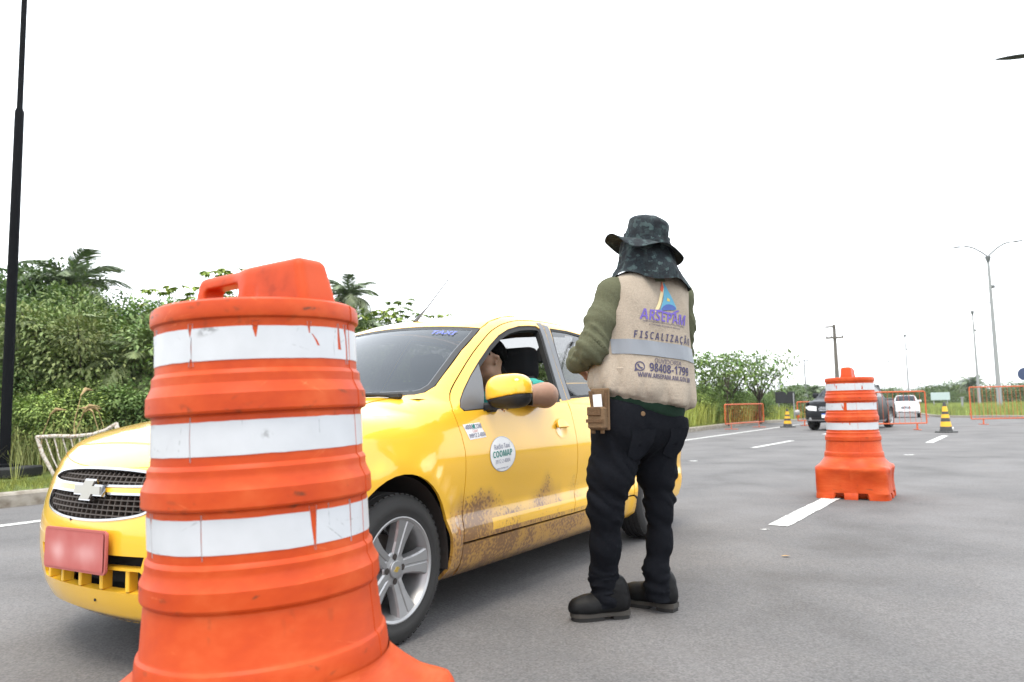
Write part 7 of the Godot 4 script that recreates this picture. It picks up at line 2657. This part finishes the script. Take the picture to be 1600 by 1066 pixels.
func frond_shape(droop: float, base: Color, ragged: float) -> MB:
	var mb := MB.new()
	mb.colored = true
	var pts := []
	var p := Vector3.ZERO
	var a := 0.0
	for i in 15:
		pts.append(p)
		p += Vector3(0, sin(a), cos(a)) * 0.072
		a -= droop * (0.06 + 0.13 * i / 14.0)
	var rad := []
	for i in 15: rad.append(lerpf(0.012, 0.002, i / 14.0))
	mb.tube(pts, rad, 5, false, Color(base.r * 1.3, base.g * 1.2, base.b * 1.3))
	for i in 64:
		var t := 0.10 + 0.89 * i / 63.0
		var f := t * 13.99
		var at: Vector3 = pts[int(f)].lerp(pts[int(f) + 1], f - int(f))
		var along: Vector3 = (pts[int(f) + 1] - pts[int(f)]).normalized()
		for s in [-1.0, 1.0]:
			if rng.randf() < ragged: continue
			var d: Vector3 = (Vector3(s * 0.75, rng.randf_range(-0.45, 0.1) - 0.15, 0) + along * rng.randf_range(0.5, 0.8)).normalized()
			var l := 0.34 * sin(PI * clampf(t * 0.82 + 0.14, 0, 1)) * rng.randf_range(0.8, 1.1)
			var col := tone(base, 0.2)
			var side := along.cross(d).normalized()
			var w := d.cross(side).normalized() * 0.008
			var m := at + d * l * 0.55 + Vector3(0, -0.02, 0)
			var e := at + d * l + Vector3(0, -0.10 * l / 0.34, 0)
			var q := [mb.p(at - w, side, Vector2.ZERO, col), mb.p(at + w, side, Vector2.ZERO, col), mb.p(m + w, side, Vector2.ZERO, col), mb.p(m - w, side, Vector2.ZERO, col), mb.p(e, side, Vector2.ZERO, col)]
			mb.quad(q[0], q[1], q[2], q[3])
			mb.tri(q[3], q[2], q[4])
	return mb


var plants := {}


func plant(kind: String, called: String, category: String, label: String, x: float, z: float, h: float, wide := 1.0, group := "", base_y := 0.1) -> void:
	var k: Array = plants[kind]
	var o := thing(called, label, category, at3(x, base_y + (dip(z)), z), rng.randf() * TAU, group)
	var t := obj("trunk", k[1], mats.bark, o)
	var c := obj("crown", k[0], mats[k[2]], o)
	tag(c, "", "", "", "stuff")
	for q in [t, c]:
		q.scale = Vector3(h * wide, h, h * wide)


func palm(label: String, x: float, z: float, h: float, len: float, dry := false, young := false) -> void:
	var o := thing("palm_tree", label, "palm tree", at3(x, 0.1 + dip(z), z), rng.randf() * TAU)
	var path := []
	var rad := []
	for i in 12:
		path.append(Vector3(sin(i * 0.3) * 0.04, (h - len * 0.62) * i / 11.0, 0))
		rad.append(lerpf(0.17, 0.11, i / 11.0) * (1.0 + 0.08 * (i % 2)))
	obj("trunk", MB.new().tube(path, rad, 10), mats.bark, o)
	for i in 30:
		var t := i / 29.0
		var f := obj("frond", plants["frond_young" if young else "frond_dry" if dry and t < 0.3 else ("frond_up" if t > 0.55 else "frond_down")][0], mats.leaf, o)
		f.position = path[-1] + Vector3(0, 0.05 * t, 0)
		f.basis = Basis(Vector3.UP, i * 2.4 + rng.randf() * 0.3) * Basis(Vector3.RIGHT, lerpf(0.45, -1.30, pow(t, 0.9))) * Basis.from_scale(Vector3.ONE * len * rng.randf_range(0.85, 1.1))


func tufts(called: String, mesh: Mesh, spots: Array, sizes: Vector2, col: Color, spread: float, label: String) -> void:
	var mm := MultiMesh.new()
	mm.transform_format = MultiMesh.TRANSFORM_3D
	mm.use_colors = true
	mm.mesh = mesh
	mm.instance_count = spots.size()
	for i in spots.size():
		var s: float = rng.randf_range(sizes.x, sizes.y) * (spots[i].w if spots[i] is Vector4 else 1.0)
		mm.set_instance_transform(i, Transform3D(Basis(Vector3.UP, rng.randf() * TAU) * Basis.from_scale(Vector3(s * 0.8 + 0.06, s, s * 0.8 + 0.06)), Vector3(spots[i].x, spots[i].y, spots[i].z)))
		mm.set_instance_color(i, tone(col, spread))
	var o := MultiMeshInstance3D.new()
	o.name = numbered(called)
	o.multimesh = mm
	o.material_override = mats.grass
	add_child(o, true)
	tag(o, label, "grass", "", "stuff")


func tuft_shape(blades: int, lean: float, width: float, seeds := false) -> ArrayMesh:
	var mb := MB.new()
	mb.colored = true
	for i in blades:
		var g := TAU * i / blades + rng.randf() * 0.8
		var d := Vector3(cos(g), 0, sin(g))
		var s := Vector3(-d.z, 0, d.x)
		var h := rng.randf_range(0.55, 1.0)
		var r := rng.randf_range(0.0, 0.12)
		var b := d * r
		var m := b + d * lean * 0.25 * h + Vector3.UP * h * 0.6
		var e := b + d * lean * h * rng.randf_range(0.5, 1.1) + Vector3.UP * h * rng.randf_range(0.8, 1.0)
		var k := rng.randf_range(0.8, 1.2)
		var c := Color(k, k, k)
		var nor := (Vector3.UP * 0.7 + d).normalized()
		var q := [mb.p(b - s * width, nor, Vector2.ZERO, c), mb.p(b + s * width, nor, Vector2.ZERO, c), mb.p(m + s * width * 0.8, nor, Vector2.ZERO, c), mb.p(m - s * width * 0.8, nor, Vector2.ZERO, c), mb.p(e, nor, Vector2.ZERO, c)]
		mb.quad(q[0], q[1], q[2], q[3])
		mb.tri(q[3], q[2], q[4])
		if seeds and i % 4 == 0:
			var sc := Color(1.9, 1.35, 1.6)
			var top := e + Vector3.UP * 0.12
			var z := [mb.p(e - s * width * 1.6, nor, Vector2.ZERO, sc), mb.p(e + s * width * 1.6, nor, Vector2.ZERO, sc), mb.p(top + d * 0.05, nor, Vector2.ZERO, sc)]
			mb.tri(z[0], z[1], z[2])
	return mb.mesh()


func along(line: Array, from: float, to: float, off0: float, off1: float, n: int, side: float, near_bias := 1.0) -> Array:  # random spots beside a line
	var pts := curve_in(line, 10)
	var acc := [0.0]
	for i in pts.size() - 1:
		acc.append(acc[-1] + pts[i].distance_to(pts[i + 1]))
	var out := []
	for k in n:
		var s := lerpf(from, to, pow(rng.randf(), near_bias))
		var i := 0
		while i < acc.size() - 2 and acc[i + 1] < s: i += 1
		var d: Vector2 = (pts[i + 1] - pts[i]).normalized()
		var q: Vector2 = pts[i].lerp(pts[i + 1], clampf((s - acc[i]) / (acc[i + 1] - acc[i]), 0, 1)) + Vector2(-d.y, d.x) * side * rng.randf_range(off0, off1)
		if Vector2((q.x + 6.6) * 0.8, q.y - 9.5).length() < 0.75: continue  # kept clear round the black pole's block
		out.append(Vector3(q.x, 0.125 + dip(q.y), -q.y))
	return out


func build_vegetation() -> void:
	rng.seed = 99
	var light := Color(0.235, 0.325, 0.095)
	var mid := Color(0.155, 0.225, 0.072)
	var olive := Color(0.19, 0.235, 0.088)
	var dark := Color(0.095, 0.15, 0.058)
	leaf_material("leaf", Color(0.3, 0.38, 0.12))
	leaf_material("grass", Color(0.25, 0.3, 0.08))
	world_noise(mat("bark", lin(0.11, 0.085, 0.06), 0.95), noise_tex(noise(91, 0.05, 4), 256, [[0.0, Color(0.5, 0.5, 0.5)], [1.0, Color(1, 1, 1)]]), 3.0, false)
	for d in [["bush_olive", 34, 520, 0.038, olive, 0.06, 0.62], ["bush_mid", 34, 520, 0.037, mid, 0.06, 0.60], ["bush_light", 30, 460, 0.038, light, 0.08, 0.55], ["tree_dark", 32, 460, 0.031, dark, 0.30, 0.42], ["tree_mid", 30, 440, 0.030, Color(0.15, 0.215, 0.072), 0.30, 0.40], ["tree_open", 15, 95, 0.055, Color(0.12, 0.19, 0.055), 0.34, 0.46], ["far_bush", 14, 140, 0.075, Color(0.10, 0.145, 0.055), 0.05, 0.75]]:
		var spots := []
		var c := crown_shape(d[1], d[2], d[3], d[4], d[5], d[6], spots)
		plants[d[0]] = [c.mesh(), limbs_shape(spots, maxf(d[5], 0.12), 0.022).mesh(), "leaf"]
	for v in 2:
		var sp := []
		var c := palmate_crown(9 + v * 4, [Color(0.22, 0.28, 0.06), Color(0.15, 0.22, 0.055)][v], sp)
		plants["sprig_%d" % v] = [c.mesh(), limbs_shape(sp, 0.55, 0.008).mesh(), "leaf"]
	plants["frond_up"] = [frond_shape(1.0, Color(0.16, 0.205, 0.12), 0.03).mesh()]
	plants["frond_down"] = [frond_shape(1.5, Color(0.17, 0.20, 0.115), 0.12).mesh()]
	plants["frond_young"] = [frond_shape(0.9, Color(0.19, 0.235, 0.105), 0.05).mesh()]
	plants["frond_dry"] = [frond_shape(2.0, Color(0.22, 0.18, 0.11), 0.3).mesh()]
	# --- bushes and trees beyond the kerb, from the black pole towards the road's far end
	var g := "bushes and trees beyond the kerb"
	for d in [
		["bush_olive", -9.6, 11.3, 2.5, 0.9, "olive bush at the picture's edge, just beyond the black lamp pole"],
		["bush_mid", -8.6, 12.9, 1.7, 1.2, "green bush rising directly behind the black lamp pole's foot"],
		["bush_olive", -7.7, 13.2, 2.9, 0.85, "olive bush behind the bent white railing, the end by the pole"],
		["bush_mid", -6.6, 12.6, 1.6, 1.3, "leafy green bush behind the middle of the bent white railing"],
		["bush_light", -5.7, 13.5, 2.5, 0.9, "light green bush behind the railing's raised end"],
		["bush_olive", -4.9, 14.4, 1.9, 1.2, "olive bush over the yellow bonnet, next to the big barrel"],
		["bush_mid", -3.9, 15.4, 2.3, 1.1, "green bush mostly hidden behind the big barrel"],
		["bush_light", -2.6, 16.6, 2.2, 1.1, "light green bush hidden behind the barrel's stripes"],
		["bush_olive", -1.6, 18.2, 2.3, 1.1, "olive bush behind the taxi's windscreen"],
		["bush_mid", 0.1, 20.8, 2.4, 1.1, "green bush behind the taxi's roof"],
		["bush_olive", 1.6, 22.6, 2.4, 1.1, "olive bush behind the taxi's rear doors"],
		["bush_light", 3.4, 24.8, 2.3, 1.1, "light bush hidden behind the inspector"],
		["bush_light", -7.1, 11.7, 1.25, 1.2, "small light green bush in the grass just behind the bent white railing"],
		["bush_light", -8.6, 11.6, 1.35, 1.1, "small light green bush beside the black pole's foot"],
		["tree_mid", -9.1, 14.6, 3.0, 1.0, "yellowish green tree in the middle of the bushes, in front of the tall palm"],
		["tree_dark", -7.2, 14.8, 2.9, 1.0, "dark tree in the middle of the bushes beside the barrel"],
		["tree_dark", -11.8, 15.6, 3.9, 1.1, "dark tree at the picture's edge behind the black pole"],
		["tree_mid", -9.9, 16.6, 3.7, 1.1, "mid green tree between the black pole and the tall palm"],
		["tree_dark", -8.4, 17.0, 3.5, 1.2, "dark tree under the tall palm's crown"],
		["tree_mid", -7.6, 16.4, 3.55, 1.1, "rounded green tree next to the tall palm, towards the barrel"],
		["tree_dark", -6.6, 16.6, 3.45, 1.15, "dark green tree touching the big barrel's edge"],
		["tree_mid", -5.0, 18.0, 3.4, 1.1, "green tree hidden behind the big barrel's handle"],
		["tree_dark", -13.4, 19.4, 5.2, 1.0, "dark tall tree farthest from the road behind the pole"],
		["tree_dark", -3.6, 20.0, 2.7, 1.1, "dark tree behind the barrel and the taxi's aerial"],
		["bush_light", 5.6, 29.8, 1.9, 1.0, "light green bush close to the inspector's side"],
		["tree_open", 7.4, 30.0, 3.15, 1.0, "open broad-leaved tree nearest the inspector's vest"],
		["tree_open", 9.2, 31.2, 3.3, 0.9, "open broad-leaved tree in the middle behind the lone orange fence"],
		["tree_open", 11.0, 32.6, 3.45, 0.95, "open dark-leaved tree with bare trunk, the one towards the dark sign"],
		["bush_mid", 8.9, 31.8, 1.9, 1.1, "green bush under the open trees behind the lone fence"],
		["bush_light", 7.4, 29.0, 1.5, 1.2, "low light green bush behind the lone fence"],
		["bush_mid", 11.6, 35.5, 1.5, 1.2, "low green bush between the open tree and the dark sign"],
		["far_bush", 19.5, 52.0, 2.3, 1.0, "low dark bush beyond the dark sign's edge"],
		["far_bush", 21.8, 58.0, 2.6, 1.0, "low dark bush beside the thin lamp pole"],
	]:
		var tall: bool = d[0].begins_with("tree")
		plant(d[0], "tree" if tall else "bush", "tree" if tall else "bush", d[5], d[1], d[2], d[3], d[4], g)
	for d in [[0, -6.55, 14.1, 3.55, "thin young tree with pale leaf fans beside the big barrel's rim"], [1, -5.9, 15.0, 3.3, "thin young tree behind the big barrel's rim edge"], [0, -6.15, 16.0, 4.3, "tall thin young tree rising above the barrel's handle loop"], [1, -5.55, 16.4, 3.9, "thin young tree seen through the barrel's handle loop"], [0, -3.3, 17.2, 3.4, "thin young tree above the windscreen's upper corner by the barrel"], [1, -2.75, 18.0, 3.65, "thin young tree above the taxi's windscreen, middle one"], [0, -2.0, 18.6, 3.45, "thin young tree right under the taxi's aerial tip"], [1, 8.4, 28.6, 2.9, "thin young tree among the light grass behind the lone fence"]]:
		plant("sprig_%d" % d[0], "young_tree", "young tree", d[4], d[1], d[2], d[3], 1.15, "young trees with fans of leaves")
	palm("tall shaggy palm tree above the bushes beside the black pole", -12.3, 20.0, 5.35, 1.8, true)
	palm("darker palm tree at the picture's edge behind the black pole", -15.2, 21.6, 5.0, 2.4)
	palm("smaller palm whose fronds show in the middle of the bushes", -8.4, 13.2, 2.7, 1.25, false, true)
	palm("low young palm in the bushes beside the big barrel", -6.6, 13.0, 2.3, 1.1, false, true)
	palm("palm tree whose top stands behind the big barrel's rim", -6.0, 26.5, 5.75, 1.35)
	palm("palm tree with one frond arching over the windscreen corner", -4.55, 21.0, 3.7, 1.5)
	palm("far palm tree beside the dark pickup truck", 33.0, 80.0, 3.3, 2.0)
	palm("far palm tree between the two tallest white lamps", 66.0, 105.0, 4.6, 2.3)
	# --- far trees
	for i in 44:
		var t := i / 43.0
		var z := lerpf(92.0, 150.0, fmod(i * 0.618, 1.0))
		var u := lerpf(0.36, 0.80, t) + rng.randf_range(-0.006, 0.006)
		plant("far_bush" if i % 3 else "tree_dark", "far_tree", "tree", "low dark tree in the hazy line of trees along the horizon", u * z, z, rng.randf_range(2.2, 3.9) * z / 110.0, rng.randf_range(1.0, 1.5), "line of trees along the horizon")
	for i in 26:
		var t := i / 25.0
		var z := lerpf(30.0, 62.0, t)
		plant("tree_mid" if i % 2 else "bush_olive", "back_tree", "tree", "bushy tree of the wood behind the roadside bushes", lerpf(-22.0, 19.0, t) + rng.randf_range(-1, 1), z, rng.randf_range(2.4, 3.0) + 1.2 * smoothstep(0.4, 0.0, t), 1.2, "wood behind the roadside bushes")
	# --- grass
	var short := tuft_shape(9, 0.7, 0.012)
	var tall := tuft_shape(12, 0.45, 0.010)
	var wild := tuft_shape(14, 0.5, 0.009, true)
	tufts("grass", short, along(KERB, 24.0, 60.0, 0.16, 1.6, 9000, 1.0), Vector2(0.06, 0.14), Color(0.24, 0.275, 0.06), 0.3, "short mown grass along the kerb")
	tufts("tall_grass", wild, along(KERB, 22.0, 64.0, 1.5, 5.5, 5200, 1.0), Vector2(0.35, 0.8), Color(0.20, 0.215, 0.07), 0.35, "tall uncut grass in front of the bushes")
	tufts("tall_grass", tall, along(KERB, 44.0, 110.0, 0.35, 4.5, 9500, 1.0, 1.4), Vector2(0.5, 1.2), Color(0.27, 0.30, 0.055), 0.3, "bright tall grass beyond the kerb behind the orange fences")
	tufts("median_grass", wild, along(MEDIAN, 15.0, 160.0, 0.3, 14.0, 14000, -1.0, 1.3), Vector2(0.4, 0.95), Color(0.27, 0.32, 0.085), 0.35, "tall browning grass on the far median")
	# dry reed stems by the pole
	for i in 6:
		var at := Vector3(-6.6 + 0.13 * i + rng.randf_range(-0.1, 0.1), 0.12, -(10.3 + rng.randf() * 0.6))
		var h := rng.randf_range(0.8, 1.25)
		var o := thing("dry_reed", "tall dry reed stem arching in the grass beside the black pole", "reed", at, rng.randf() * TAU, "dry reeds beside the pole")
		obj("stem", MB.new().tube([Vector3.ZERO, Vector3(0.03, h * 0.6, 0), Vector3(0.16, h * 0.92, 0), Vector3(0.34, h, 0)], [0.008, 0.007, 0.005, 0.003], 5), mats.reed, o)
		obj("plume", MB.new().tube([Vector3(0.14, h * 0.9, 0), Vector3(0.25, h * 0.985, 0), Vector3(0.42, h * 0.97, 0)], [0.006, 0.028, 0.004], 6), mats.reed, o)
